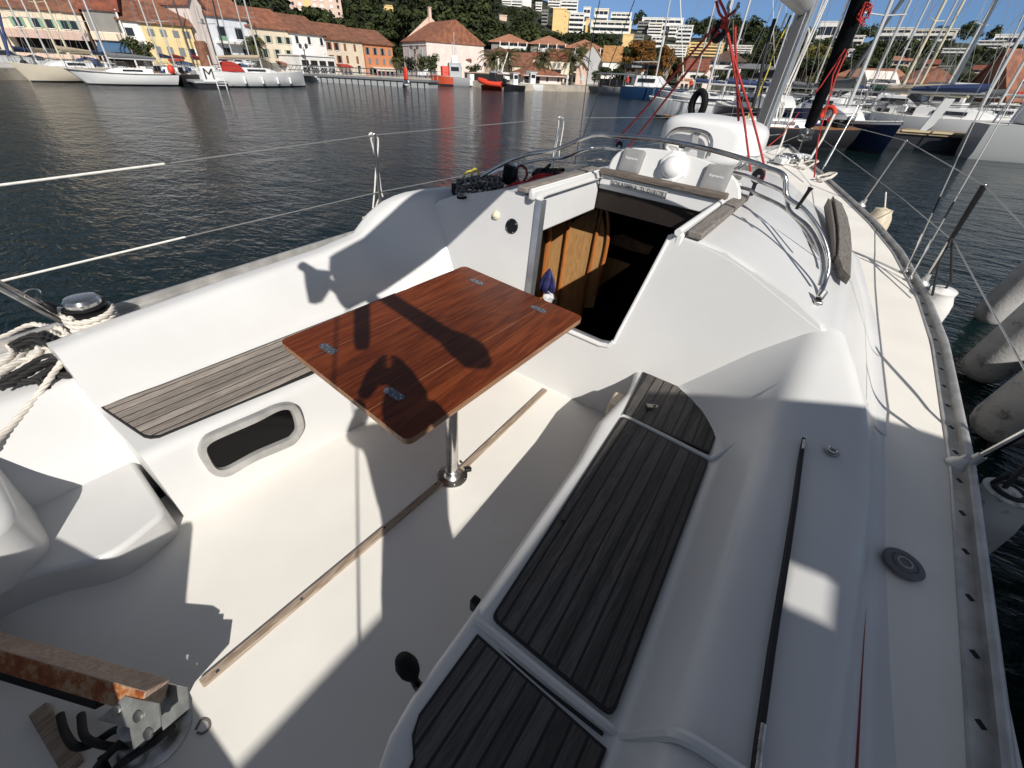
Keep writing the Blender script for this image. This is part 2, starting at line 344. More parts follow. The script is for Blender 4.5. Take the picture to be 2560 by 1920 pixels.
m = MB(); m.prism([(-.55, -2.02), (-.09, -1.86), (.14, -1.80), (.20, -1.63), (.52, -1.80), (.87, -1.95), (1.70, -1.95), (1.70, -2.55), (-.55, -2.55)], .06, .90); m.build('stern_shade_block', GEL, boat, bevel=.03)  # unseen block, added and shaped to shade the aft floor and tiller
# ---- sole
m = MB(); m.add([(-.86, -2.6, 0), (.98, -2.6, 0), (.98, -1.0, 0), (.66, -.9, 0), (.64, 1.06, 0), (-.95, 1.06, 0), (-.95, -.95, 0)], [tuple(range(7))]); m.build('cockpit_sole', SOLE, boat)
def batten(a, b, wd=.017, h=.014, name='floor_batten'):
    a, b = Vector(a), Vector(b); d = (b - a); ang = math.atan2(-d.x, d.y); m = MB()
    m.box(((a.x + b.x) / 2, (a.y + b.y) / 2, h / 2 + .002), (wd * 2, d.length, h), Matrix.Rotation(ang, 3, 'Z'))
    return m.build(name, STRIP, boat, bevel=.004)
batten((-.052, -1.19, 0), (-.012, -.07, 0)); batten((.012, .06, 0), (-.006, .925, 0))
q0, q1 = bz((100, 1775), 0), bz((190, 1925), 0); batten(q0, q1, .022)
for yy in (-1.14, -.83, -.42, -.1, .09, .62): MB().lathe([(.0005, .0165), (.006, .0175), (.007, .0145)], 10, Matrix.Translation((-.03 + .02 * yy + .01, yy, 0))).build('batten_screw', STEEL, boat)

# ---- teak on the seats: black bedding with slats let into it
def in_poly(poly, x):                                  # y-range of a polygon at x
    ysx = []
    for (x0, y0), (x1, y1) in zip(poly, poly[1:] + poly[:1]):
        if (x0 - x) * (x1 - x) < 0: ysx.append(y0 + (y1 - y0) * (x - x0) / (x1 - x0))
    return (min(ysx), max(ysx)) if len(ysx) >= 2 else None
def teak(poly, z, edges, gap=.0075, slope=0.0, name='teak_seat_slats'):
    """poly: outline; edges: x of each seam at (aft, fwd) given as two functions"""
    pl = [tuple(p) for p in poly]; m = MB(); m.prism(pl, z - .012, z); bed = m.build('teak_bedding', CAULK, boat)
    bed.name = 'seat_caulking'
    m = MB(); y0 = min(p[1] for p in pl); y1 = max(p[1] for p in pl); N = 26
    cx = sum(p[0] for p in pl) / len(pl); cy = sum(p[1] for p in pl) / len(pl)
    inner = [(cx + (p[0] - cx) * (1 - .009 / max(.05, abs(p[0] - cx))) if abs(p[0] - cx) > .03 else p[0], cy + (p[1] - cy) * (1 - .008 / max(.05, abs(p[1] - cy))) if abs(p[1] - cy) > .03 else p[1]) for p in pl]
    b = bmesh.new()
    n = len(edges) - 1
    for i in range(n):
        (a0, a1), (b0, b1) = edges[i], edges[i + 1]
        t = bmesh.new(); vs = [t.verts.new((p[0], p[1], 0)) for p in inner]; t.faces.new(vs)
        for (e0, e1, sgn) in ((a0, a1, 1), (b0, b1, -1)):
            p0 = Vector((e0 + sgn * gap / 2, y0, 0)); p1 = Vector((e1 + sgn * gap / 2, y1, 0)); d = p1 - p0
            nrm = Vector((d.y, -d.x, 0)).normalized() * -sgn
            bmesh.ops.bisect_plane(t, geom=t.verts[:] + t.edges[:] + t.faces[:], plane_co=p0, plane_no=nrm, clear_outer=True)
        for f in t.faces:
            ps = [v.co.copy() for v in f.verts]
            if len(ps) >= 3:
                o = len(m.v); k = len(ps); m.add([Vector((p.x, p.y, z - .004)) for p in ps] + [Vector((p.x, p.y, z + .0014)) for p in ps], [tuple(range(k - 1, -1, -1)), tuple(range(k, 2 * k))] + [(j, (j + 1) % k, k + (j + 1) % k, k + j) for j in range(k)])
        t.free()
    return m.build(name, TEAK if cx < 0 else TEAK_SHADED, boat, bevel=.0012, seg=1)
ZT = .372
def seams(a0, a1, b0, b1, n): return [(a0 + (b0 - a0) * i / n, a1 + (b1 - a1) * i / n) for i in range(n + 1)]
# starboard main panel
teak(fillet([(.668, -.562), (1.085, -.562), (1.04, .572), (.602, .592)], .025, 3, True), ZT, seams(.655, .59, 1.10, 1.055, 9))
# starboard forward panel with a curved outer end
fp = [bz(p, ZT) for p in F((1345, 895), (1398, 787), (1440, 800), (1490, 830), (1520, 858), (1543, 888), (1553, 908), (1549, 935), (1533, 978))]
teak([(p.x, p.y) for p in fp], ZT, seams(.595, .56, 1.045, 1.01, 9))
# starboard aft panel
ap = [bz(p, ZT - .01) for p in F((1031, 1371), (905, 1545), (890, 1590), (893, 1640))]
teak([(p.x, p.y) for p in ap] + [(.735, -1.0), (.80, -1.08), (.90, -1.14), (1.12, -1.18), (1.10, -.63)], ZT - .002, seams(.66, .655, 1.11, 1.10, 9))
# port panel
pp = [bz(p, ZT) for p in Z4(0, 960, [(868, 200), (900, 180), (1400, 0)])]
pq = [bz(p, ZT) for p in Z4(0, 960, [(1370, 455), (1290, 463), (1235, 450)])]
teak([(p.x, p.y) for p in pp] + [(-1.195, .2), (-1.18, .72), (-.78, .78), (-.80, -.2)] + [(p.x, p.y) for p in pq], ZT, seams(-1.262, -1.20, -.86, -.76, 8))
# lid joints: forward divider rim and aft step of the big locker lid
def rim(pts, r, name='locker_lid_rim', mt=GEL, fl=1.0):
    m = MB(); m.tube(cr(pts, 6), r, 8, flat=fl); return m.build(name, mt, boat)
rim([(.60, .607, .360), (.66, .601, .366), (.85, .598, .366), (1.02, .592, .366), (1.05, .60, .372), (1.10, .66, .44), (1.17, .70, .56), (1.22, .74, .63)], .012)
rim([(.635, -.596, .357), (.68, -.592, .362), (.9, -.59, .36), (1.08, -.585, .358), (1.125, -.585, .368), (1.17, -.585, .52), (1.21, -.585, .612), (1.33, -.58, .635)], .016)
rim([(.64, -.614, .352), (.68, -.612, .357), (.9, -.612, .357), (1.08, -.606, .357)], .005, 'locker_lid_joint', CAULK)
gp = [bz(p, .632) for p in F((1735, 948), (1718, 1080), (1700, 1200), (1668, 1400), (1640, 1600), (1632, 1670))]
m = MB(); m.loft([[Vector((p.x - .006, p.y, .615)), Vector((p.x + .006, p.y, .615)), Vector((p.x + .006, p.y, .640)), Vector((p.x - .006, p.y, .640))] for p in gp]); m.build('locker_lid_gap', CAULK, boat)
for s0 in (-.47, .615):
    m = MB()
    for k in range(5):
        yy = s0 - .018 * k if s0 < 0 else s0 - .012 * k
        c = interp([(q.y, q.x) for q in reversed(gp)], yy); m.tube([(c, yy, .645), (c, yy - (.0175 if s0 < 0 else .0117), .645)], .006, 8)
    m.build('lid_hinge', STEELD, boat)
# lettered pocket at the forward end of the starboard seat front
m = MB(); q = [bz(p, .30) for p in F((1312, 835), (1352, 820))]
m.box((.50, .80, .24), (.06, .14, .10), Matrix.Rotation(R(8), 3, 'Z')); m.build('seat_front_pocket', mat('cream_plastic', (.62, .52, .38), .5), boat, bevel=.012)
m = MB(); m.box((.52, .58, .19), (.02, .03, .03)); m.tube(cr([(.53, .56, .2), (.505, .555, .17), (.53, .55, .14)], 4), .006, 6); m.build('seat_latch', BLACK, boat, bevel=.003)
m = MB(); m.box((.575, -.52, .26), (.03, .03, .07)); m.build('seat_latch', BLACK, boat, bevel=.006)

# ---- deck surfaces (non-slip), toe rail
BEAM = [(-2.6, 1.72), (-1.2, 1.82), (0, 1.90), (1.1, 1.965), (2.4, 1.985), (3.2, 1.94), (4.3, 1.79), (5.2, 1.57), (6.1, 1.28), (7.3, .86), (8.4, .46), (9.3, .15), (9.6, .03)]
SHEER = [(-2.6, .48), (1.5, .495), (3, .51), (4.5, .545), (6.1, .60), (7.3, .65), (9.6, .74)]
def deck_in(y): return interp([(-2.6, 1.55), (-.2, 1.585), (1, 1.625), (2.4, 1.585), (3.8, 1.43), (5.0, 1.12), (5.8, .7), (6.2, .2), (6.3, 0)], y)
dy = [-2.6, -1.9, -1.2, -.6, 0, .5, 1.0, 1.14, 1.5, 2, 2.6, 3.2, 3.8, 4.3, 4.8, 5.2, 5.7, 6.1, 6.7, 7.3, 8, 8.6, 9.2, 9.6]
for sgn, nm in ((1, 's'), (-1, 'p')):
    m = MB(); m.loft([[Vector((sgn * (deck_in(y) + .012), y, interp(SHEER, y) + .006)), Vector((sgn * ((deck_in(y) + interp(BEAM, y)) / 2), y, interp(SHEER, y) + .012)), Vector((sgn * (interp(BEAM, y) - .075), y, interp(SHEER, y) + .004))] for y in dy], False, False); m.build('side_deck', DECK, boat)
    m = MB(); m.loft([[Vector((sgn * (deck_in(y) - .02), y, interp(SHEER, y) - .004)), Vector((sgn * (interp(BEAM, y) - .002), y, interp(SHEER, y) - .006))] for y in dy], False, False)
    m.loft([[Vector((sgn * interp(BEAM, y), y, interp(SHEER, y) + .01)), Vector((sgn * (interp(BEAM, y) + .012), y, interp(SHEER, y) - .05)), Vector((sgn * (interp(BEAM, y) * .985), y + (.0 if y < 8 else -.2), .1)), Vector((sgn * (interp(BEAM, y) * .90), y - (.1 if y < 6 else .5), -.35)), Vector((sgn * interp(BEAM, y) * .72, y - (.2 if y < 6 else .9), -.75))] for y in dy], False, False)
    m.build('hull', GEL, boat, sharp=60)
    yr = resample([(interp(BEAM, y), y, interp(SHEER, y)) for y in [dy[0] + (dy[-1] - dy[0]) * i / 120 for i in range(121)]], .12)
    m = MB(); m.loft([[Vector((sgn * (p.x - .078), p.y, p.z + .006)), Vector((sgn * (p.x - .074), p.y, p.z + .013)), Vector((sgn * (p.x - .030), p.y, p.z + .013)), Vector((sgn * (p.x - .026), p.y, p.z + .004))] for p in yr]); m.build('toe_rail_flange', ALUD, boat)
    m = MB(); m.loft([[Vector((sgn * (p.x - .030 + dx), p.y, p.z + dz)) for dx, dz in ((0, 0), (-.003, .03), (-.006, .044), (.004, .052), (.02, .05), (.026, .036), (.03, .0))] for p in yr]); m.build('toe_rail', ALUD, boat, sharp=60)
    if sgn > 0:
        for i in range(40):
            yy = -1.1 + i * .21; m = MB(); m.box((interp(BEAM, yy) - .050, yy, interp(SHEER, yy) + .0135), (.014, .022, .003), Matrix.Rotation(R(35), 3, 'Z')).build('toe_rail_slot', CAULK, boat)

# ---- cabin: bulkhead with the companionway, coachroof
BY = lambda z: .97 + .16 * z
def bpt(x, z, d=0): return Vector((x, BY(z) - d, z))
def roofz(x): return 1.118 - .02 * abs(x - .05) - .115 * max(0, abs(x - .05) - .5) ** 1.25 * 2.3
OL = [(-.330, 1.10), (-.312, .90), (-.296, .70), (-.283, .54), (-.272, .475), (-.245, .446), (-.20, .434)]
OR_ = [(.425, 1.10), (.392, .90), (.358, .70), (.330, .54), (.322, .475), (.300, .440), (.25, .428)]
m = MB()
def plate(m, pts, th=.03):
    n = len(pts); a = [bpt(x, z) for x, z in pts]; b = [p + Vector((0, th, 0)) for p in a]
    m.add(a + b, [tuple(range(n)), tuple(range(2 * n - 1, n - 1, -1))] + [(i, n + i, n + (i + 1) % n, (i + 1) % n) for i in range(n)])
plate(m, [(-1.20, -.05), (-.20, -.05)] + OL[::-1] + [(-.42, 1.104), (-.62, 1.098), (-1.0, .985), (-1.11, .935), (-1.20, .86)])
plate(m, [(-.20, -.05), (.25, -.05), OR_[-1], OL[-1]])
plate(m, [(.25, -.05), (1.25, -.05), (1.25, .84), (1.19, .905), (1.05, .975), (.70, 1.085), (.50, 1.104)] + OR_)
m.build('cabin_bulkhead', GEL, boat, sharp=30)
# rounded shoulder pads beside the opening (the raised border of the hatch runners)
m = MB()
for L_ in (OL,):
    rings = [[bpt(x - .035, z, .0), bpt(x - .04, z, .010), bpt(x - .012, z, .016), bpt(x + .004, z, .014), bpt(x + .010, z, -.03)] for x, z in L_]
    m.loft(rings, True)
m.build('companionway_track', ALU, boat, sharp=60)
m = MB(); m.tube([bpt(x, z, .004) for x, z in OL[3:] + OR_[::-1][:3]], .014, 8); m.tube([bpt(x + .004, z, .003) for x, z in OR_], .010, 8)
m.build('companionway_sill', WHITE, boat)
m = MB(); m.tube([bpt(x + .0, z + .014, -.008) for x, z in OL[4:] + OR_[::-1][:2]], .011, 8); m.build('sill_track', ALU, boat)
# coachroof
def roof_ring(y, side):
    k = smooth(y, 3.9, 5.9); xe = interp([(1.1, 1.19), (2, 1.178), (3.9, 1.03), (4.8, .86), (5.6, .55), (6.1, .2)], y); ft = deck_in(y)
    zc = interp([(1.1, 1.118), (2.2, 1.118), (4.0, 1.045), (5.0, .93), (5.8, .70), (6.2, .60)], y); ze = interp([(1.1, .905), (2, .915), (3.2, .87), (4.3, .79), (5.2, .70), (6.1, .60)], y)
    x0 = .50 if side > 0 else .40
    if y > 1.96: x0 = 0
    p = [(x0, zc), (xe * .62, zc - .012 - .02), (xe, ze), (xe + .10 - .06 * k, ze - .02), (ft, interp(SHEER, y) + .004), (interp(BEAM, y) - .08, interp(SHEER, y) + .002)]
    return [Vector((side * q[0] + (.0 if side > 0 else .07 * (1 - smooth(y, 2, 5))), y, q[1])) for q in fillet(p, [0, .15, .10, .10, .07, 0], 6)]
def front_ring(side, k):                             # rounded front lip following the raked bulkhead
    dz, dy_ = ((-.05, -.004), (-.016, -.003), (-.004, .010), (0, .05))[k]; out = []
    for p in roof_ring(1.13, side):
        f = min(1, max(0, (p.z - .82) / .08)); out.append(Vector((p.x, 1.13 + (BY(p.z) + dy_ - 1.13) * f + (1 - f) * .04 * (k / 3), p.z + dz * f)))
    return out
for side in (1, -1):
    m = MB(); m.loft([front_ring(side, k) for k in range(4)] + [roof_ring(y, side) for y in (1.3, 1.6, 1.955)], False, False)
    m.loft([roof_ring(y, side) for y in (1.965, 2.2, 2.6, 3.0, 3.4, 3.8, 4.2, 4.6, 5.0, 5.4, 5.8, 6.1, 6.25)], False, False); m.build('coachroof', GEL, boat, sharp=50)
# hatch opening: side walls, runner strips, crossbar, hatch top
m = MB()
m.bx2((-.40, 1.14, .89), (-.365, 1.97, 1.122)); m.build('hatch_side', WHITE, boat, bevel=.012, seg=3); m = MB(); m.bx2((.455, 1.14, .89), (.495, 1.97, 1.122))
m.build('hatch_side', WHITE, boat, bevel=.012, seg=3)
m = MB(); m.bx2((-.405, 1.10, 1.095), (-.365, 1.99, 1.150)); m.build('hatch_runner', GEL, boat, bevel=.012)
m = MB(); m.bx2((-.495, 1.12, 1.118), (-.425, 2.06, 1.152)); m.build('teak_runner', TEAKR, boat, bevel=.008, seg=3)
m = MB(); m.bx2((.505, 1.14, 1.112), (.578, 2.24, 1.147)); m.build('teak_runner', TEAKR, boat, bevel=.008, seg=3)
m = MB(); m.tube([(.47, 1.10, 1.135), (.475, 1.97, 1.135)], .017, 10); m.build('hatch_rail', WHITE, boat); m = MB(); m.tube([(-.385, 1.10, 1.152), (-.385, 1.96, 1.152)], .006, 8); m.build('hatch_rail', WHITE, boat)
m = MB(); m.loft([[Vector((x, 1.985, 1.04)), Vector((x, 1.955, 1.045)), Vector((x, 1.955, 1.135)), Vector((x, 2.45, 1.165)), Vector((x, 2.6, 1.15)), Vector((x, 2.6, 1.06))] for x in (-.36, -.1, .2, .46)], True); m.build('sliding_hatch', WHITE, boat, bevel=.006)
m = MB(); m.box((.065, 1.955, 1.160), (.855, .060, .036), Matrix.Rotation(R(-.5), 3, 'Y')); m.build('hatch_crossbar', TEAKX, boat, bevel=.008, seg=3)
def text(body, size, M, mt, parent, name='lettering', ext=.0006, al='CENTER'):
    c = bpy.data.curves.new(name, 'FONT'); c.body = body; c.size = size; c.extrude = ext; c.align_x = al; c.align_y = 'CENTER'; c.materials.append(mt)
    tmp = bpy.data.objects.new(name, c); COL.objects.link(tmp); dg = bpy.context.evaluated_depsgraph_get(); me = bpy.data.meshes.new_from_object(tmp.evaluated_get(dg)); bpy.data.objects.remove(tmp)
    if not me.materials: me.materials.append(mt)
    o = bpy.data.objects.new(name, me); COL.objects.link(o)
    if parent is not None: o.parent = parent
    o.matrix_local = M; return o
INK = mat('black_ink', (.01, .01, .012), .6); TXW = mat('white_ink', (.75, .75, .75), .6)
plate_ = MB().box((-.07, 1.950, 1.098), (.40, .006, .045)).build('name_plate', mat('grey_plate', (.42, .42, .41), .5), boat, bevel=.001)
text('SOKASSEVA  TL D18178 J', .036, frm((1, 0, 0), (0, 0, 1), (0, -1, 0), (-.07, 1.9462, 1.098)), INK, plate_)
# instrument pod
Mp = Matrix.Translation((.085, 2.06, 1.15)) @ Matrix.Rotation(R(68), 4, 'X')
def podpt(px): # px -> the pod plane's own coordinates
    n = Mp.to_3x3() @ Vector((0, 0, 1)); o = Mp.translation; v = bray(px); t = (o - CB).dot(n) / v.dot(n); return Mp.inverted() @ (CB + v * t)
pod_px = Z4(1480, 260, [(180, 790), (190, 700), (230, 620), (290, 555), (370, 515), (480, 495), (640, 500), (860, 525), (1080, 570), (1300, 635), (1480, 710), (1600, 790), (1670, 870), (1710, 960), (1715, 1040), (1712, 1150)], .217)
po = [podpt(p) for p in pod_px]; base_y = min(p.y for p in po)
out = [(p.x, p.y) for p in po] + [(po[-1].x, -.06), (po[0].x, -.06)]
m = MB(); m.prism(out, -.075, 0, Mp); pod = m.build('instrument_pod', GEL, boat, bevel=.014, seg=3)
for cpx, w_, h_, kind in (((465, 665), .150, .150, 'c'), ((1430, 872), .158, .155, 'c'), ((940, 735), .20, .20, 'b')):
    c = podpt(Z4(1480, 260, [cpx], .217)[0])
    if kind == 'c':
        Mc = Mp @ Matrix.Translation((c.x, c.y, 0)); m = MB()
        m.loft([[Mc @ Vector((x * s_, y * s_, z)) for x, y in rrect(-w_ / 2, -h_ / 2, w_ / 2, h_ / 2, .016)] for s_, z in ((1, .0005), (1, .022), (.955, .032), (.90, .034), (.4, .0345))]); cv = m.build('instrument_cover', PODG, pod, sharp=40)
        text('Raymarine', .021, Mc @ Matrix.Translation((0, .012, .0352)), TXW, cv)
    else:
        Mc = Mp @ Matrix.Translation((c.x, c.y, 0)); m = MB()
        oc = [(.098 * math.cos(R(22.5 + 45 * k)), .106 * math.sin(R(22.5 + 45 * k))) for k in range(8)]
        m.loft([[Mc @ Vector((x * s_, y * s_, z)) for x, y in oc] for s_, z in ((.97, .0), (1, .012), (.97, .028), (.80, .036))]); cc = m.build('compass_mount', WHITE, pod, sharp=20)
        m = MB(); m.sphere((0, 0, 0), .068, 28, 16, (1, 1, .85), None); m.v = [Mc @ (p + Vector((0, -.006, .036))) for p in m.v]; m.build('compass_cover', WHITE, cc)
# cabin interior behind the companionway
m = MB()
a0, a1 = (-.85, 1.16, -1.0), (.85, 3.2, .90)
xs_, ys_, zs_ = (a0[0], a1[0]), (a0[1], a1[1]), (a0[2], a1[2])
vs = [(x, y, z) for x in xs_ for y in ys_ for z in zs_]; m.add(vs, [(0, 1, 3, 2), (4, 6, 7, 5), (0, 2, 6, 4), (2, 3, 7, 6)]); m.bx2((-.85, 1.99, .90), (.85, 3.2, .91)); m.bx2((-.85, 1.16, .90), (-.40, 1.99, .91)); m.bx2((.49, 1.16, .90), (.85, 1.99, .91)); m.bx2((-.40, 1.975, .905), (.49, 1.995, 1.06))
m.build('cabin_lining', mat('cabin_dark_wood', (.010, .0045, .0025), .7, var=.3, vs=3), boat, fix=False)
DYP = 2.2
def dpt(zx, zy, d=0): p = by(Z4(1280, 480, [(zx, zy)])[0], DYP - d); return p
def panel(name, zpts, d, mt, th=.02):
    a = [dpt(x, y, d) for x, y in zpts]; b = [p + Vector((0, th, 0)) for p in a]; n = len(a); m = MB()
    m.add(a + b, [tuple(range(n)), tuple(range(2 * n - 1, n - 1, -1))] + [(i, (i + 1) % n, n + (i + 1) % n, n + i) for i in range(n)]); return m.build(name, mt, boat, sharp=30)
panel('cabin_panel', [(180, 260), (300, 215), (535, 145), (500, 215), (440, 560), (385, 960), (390, 1200), (120, 1200)], 0, OAK)
panel('cabin_door', [(505, 275), (560, 235), (650, 180), (740, 140), (740, 190), (715, 320), (660, 640), (605, 920), (575, 1100), (380, 1100), (400, 1000)], .01, OAK)
panel('cabin_panel', [(775, 200), (800, 330), (800, 540), (735, 830), (700, 1000), (620, 1000), (660, 760), (720, 420)], .01, OAK)
m = MB()
m.tube(cr([dpt(x, y, .02) for x, y in [(375, 1060), (400, 900), (450, 560), (505, 215), (545, 165), (640, 90), (740, 50), (775, 70), (770, 180), (720, 420), (690, 580), (640, 800), (590, 1080)]], 4), .016, 8)
m.tube(cr([dpt(x, y, .02) for x, y in [(790, 90), (825, 200), (830, 380), (800, 560), (760, 720), (720, 900)]], 4), .016, 8)
m.build('door_frame', OAKD, boat)
m = MB(); m.tube(cr([dpt(x, y, .12) for x, y in [(285, 225), (312, 280), (318, 360), (300, 520), (275, 720), (250, 900)]], 4), .026, 10); m.build('cabin_grab_post', OAKD, boat)
panel('cabin_lower_panel', [(790, 550), (1025, 628), (480, 1000), (700, 860)], -.25, OAK)
panel('cabin_chart', [(840, 440), (870, 380), (960, 365), (1120, 440), (1220, 470), (1180, 545), (1000, 500)], -.3, mat('chart_paper', (.22, .12, .06), .7, var=.5, vs=9))
m = MB(); m.box(dpt(735, 255, .03), (.018, .01, .06)); m.build('door_hinge', STEELD, boat)
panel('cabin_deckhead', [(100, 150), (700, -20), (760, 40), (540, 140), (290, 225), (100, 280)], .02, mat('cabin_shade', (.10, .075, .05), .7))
# plastic bag hanging just inside (its own thing)
bag = thing('carrier_bag', 'crumpled blue and white plastic bag hanging just inside the cabin entrance', 'bag', dpt(300, 800, .3), HEEL)
def local_build(m, name, mt, root, **k):
    return m.build(name, mt, root, org=(HI @ root.matrix_world).translation, **k)
m = MB(); c = dpt(310, 790, .3); rr = random.Random(3)
for i in range(5):
    ang = i * 1.2; m.tube(cr([c + Vector((0, 0, .13)), c + Vector((.03 * math.cos(ang), .02 * math.sin(ang), .05)), c + Vector((.05 * math.cos(ang), .04 * math.sin(ang), -.05)), c + Vector((.03 * math.cos(ang + 1), .02, -.10))], 5), [.008 + .022 * math.sin(math.pi * j / 15) for j in range(16)], 8, flat=.55)
local_build(m, 'bag_top', BLUEC, bag)
m = MB(); m.sphere(c + Vector((.035, 0, -.13)), .075, 14, 8, (.9, .5, .85))
for p in range(len(m.v)): m.v[p] += Vector((rr.uniform(-.012, .012), rr.uniform(-.012, .012), rr.uniform(-.01, .01)))
local_build(m, 'bag_bottom', mat('white_film', (.72, .72, .74), .4), bag, sharp=25)
# small fittings on the bulkhead
NB = Vector((0, -1, .16)).normalized()
def onbulk(px): v = bray(px); # plane y = .97 + .16 z
def onbulk(px):
    v = bray(px); t = (.97 + .16 * CB.z - CB.y) / (v.y - .16 * v.z); return CB + v * t
def disc(px, prof, mt, name, n=28, par=None):
    p = onbulk(px); Mx = frm(Vector((1, 0, 0)), NB.cross(Vector((1, 0, 0))), NB, p); m = MB(); m.lathe(prof, n, Mx); return m.build(name, mt, par or boat), Mx
g, Mg = disc(Z4(1100, 360, [(1000, 1135)], .1808)[0], [(.042, .0005), (.044, .006), (.040, .012), (.033, .013), (.031, .009), (.001, .009)], BLACK, 'power_socket')
for k in range(4): MB().lathe([(.001, .015), (.004, .0145), (.0045, .012)], 8, Mg @ Matrix.Translation((.037 * math.cos(k * 1.57 + .6), .037 * math.sin(k * 1.57 + .6), 0))).build('screw', STEEL, g)
disc(Z4(1100, 360, [(778, 985)], .1808)[0], [(.026, .0), (.027, .006), (.022, .014), (.012, .018), (.010, .026), (.001, .027)], mat('cream_knob', (.68, .62, .45), .4), 'light_switch')

# ---- port-light in the port seat front
def pl(px, d=0):                                     # plane through the seat front (leans a little)
    P0 = Vector((-.735, -.5, .18)); n = Vector((.985, -.105, .13)).normalized(); v = bray(px); t = (P0 + n * d - CB).dot(n) / v.dot(n); return CB + v * t
o_px = Z4(0, 960, [(1716, 590), (1760, 480), (1850, 420), (2212, 265)]) + Z4(640, 960, [(180, 185), (300, 170), (370, 210), (412, 320), (412, 390), (350, 500), (290, 545), (0, 668)]) + Z4(0, 960, [(2000, 790), (1900, 803), (1820, 770), (1760, 690)])
i_px = Z4(0, 960, [(1790, 565), (1810, 520), (1880, 480), (2212, 335)]) + Z4(640, 960, [(190, 235), (280, 226), (315, 265), (340, 350), (338, 400), (310, 440), (280, 465), (0, 585)]) + Z4(0, 960, [(1990, 705), (1910, 728), (1870, 715), (1830, 660)])
pw = resample(cr([pl(p, .012) for p in o_px], 6, True) + [pl(o_px[0], .012)], .0119); pi = cr([pl(p, .012) for p in i_px], 6, True) + [pl(i_px[0], .012)]
def ncut(P, n): L_ = sum((a - b).length for a, b in zip(P, P[1:])); return resample(P, L_ / (n - .5))[:n]
pw = ncut(pw, 64)[:-1]; pi = ncut(pi, 64)[:-1]
def ring2(a, b, d0, name, mt, par, n_=Vector((.985, -.105, .13)).normalized()):
    k = len(a); mid = [(p * .5 + q * .5) + n_ * d0 for p, q in zip(a, b)]
    m = MB(); m.loft([[a[i] - n_ * .02 for i in range(k)], [a[i] for i in range(k)], [a[i] * .85 + b[i] * .15 + n_ * d0 for i in range(k)], [a[i] * .15 + b[i] * .85 + n_ * d0 for i in range(k)], [b[i] - n_ * .004 for i in range(k)], [b[i] - n_ * .02 for i in range(k)]], True, False); return m.build(name, mt, par, sharp=50)
plt = ring2(pw, pi, .010, 'cockpit_portlight', ALUD, boat)
m = MB(); k = len(pi); m.add([p - Vector((.985, -.105, .13)).normalized() * .010 for p in pi], [tuple(range(k))]); m.build('pane', mat('smoked_glass', (.004, .0035, .004), .10, spec=.2), plt)

# ---- fittings on the starboard coaming and deck
def lathe_at(p, prof, mt, name, n=28, Mrot=None): m = MB(); Mx = Matrix.Translation(p) @ (Mrot.to_4x4() if Mrot is not None else Matrix.Identity(4)); m.lathe(prof, n, Mx); return m.build(name, mt, boat), Mx
p = bz(F((1951, 1219))[0], .515)
g, Mx = lathe_at(p, [(.058, -.004), (.060, .004), (.056, .008), (.040, .009), (.038, .006), (.034, .006), (.032, .009), (.024, .010)], mat('filler_ring', (.13, .13, .135), .4, .5), 'deck_filler_cap')
m = MB(); m.lathe([(.024, .008), (.023, .012), (.017, .0125), (.0165, .007)], 20, Mx); m.build('cap_collar', mat('cap_collar', (.34, .31, .28), .4, .6), g)
m = MB(); m.lathe([(.016, .008), (.001, .0082)], 6, Mx); m.build('cap_key_hole', CAULK, g)
p = bz(F((1797, 975))[0], .648)
g, Mx = lathe_at(p, [(.026, -.002), (.027, .004), (.020, .006), (.001, .0062)], STEELD, 'deck_eye')
m = MB(); m.tube([Mx @ Vector((.014 * math.cos(a) - .002, .017 * math.sin(a) - .004, .012)) for a in [k * math.pi / 8 for k in range(16)]], .0042, 8, loop=True); m.build('eye_ring', STEEL, g)
lathe_at(bz(Z4(1280, 960, [(445, 1187)])[0], .376), [(.0062, .0), (.0075, .002), (.004, .003), (.001, .001)], BLACK, 'slat_drain', 12)
# red line lying in the gap under the coaming edge
m = MB(); m.tube(cr([(1.585, .40, .515), (1.578, .1, .515), (1.57, -.15, .52), (1.56, -.5, .53)], 5), .008, 6); m.build('red_gap_seal', mat('dark_red_strip', (.20, .006, .012), .6), boat)
# ================================================================== things in the cockpit
# ---- table
TZ = .642
tab = thing('cockpit_table', 'red brown varnished wooden folding table on a chrome leg in the cockpit', 'table', (0, 0, 0), HEEL)
c4 = [bz(p, TZ) for p in [(1161, 664), (1459, 792), (1018, 1104), (697, 851)]]
A_, B_, C_, D_ = [(p.x, p.y) for p in c4]          # fwd-port, fwd-stbd, aft-stbd, aft-port
def lerp2(a, b, t): return (a[0] + (b[0] - a[0]) * t, a[1] + (b[1] - a[1]) * t)
t1, t2 = .245, .745
cuts = [0, t1, t2, 1]
for i in range(3):
    e = .0012
    q = [lerp2(D_, C_, cuts[i] + (e if i else 0)), lerp2(D_, C_, cuts[i + 1] - (e if i < 2 else 0)), lerp2(A_, B_, cuts[i + 1] - (e if i < 2 else 0)), lerp2(A_, B_, cuts[i] + (e if i else 0))]
    r_ = [.04 if i == 0 else .002, .04 if i == 2 else .002, .04 if i == 2 else .002, .04 if i == 0 else .002]
    o = [tuple(p) for p in fillet(q, r_, 6, True)]
    m = MB(); m.prism(o, TZ - .030, TZ - .002); m.prism([(x, y) for x, y in o], TZ - .0019, TZ)
    ob = m.build('table_leaf' if i != 1 else 'table_centre', [MAHOG, MAHOE], tab, bevel=.003)
    for p in ob.data.polygons: p.material_index = 1 if abs(p.normal.z) < .5 else 0
HB = mat('hinge_metal', (.13, .14, .17), .42, .6, var=.15, vs=40); HS = mat('hinge_screw', (.62, .60, .58), .3, .9)
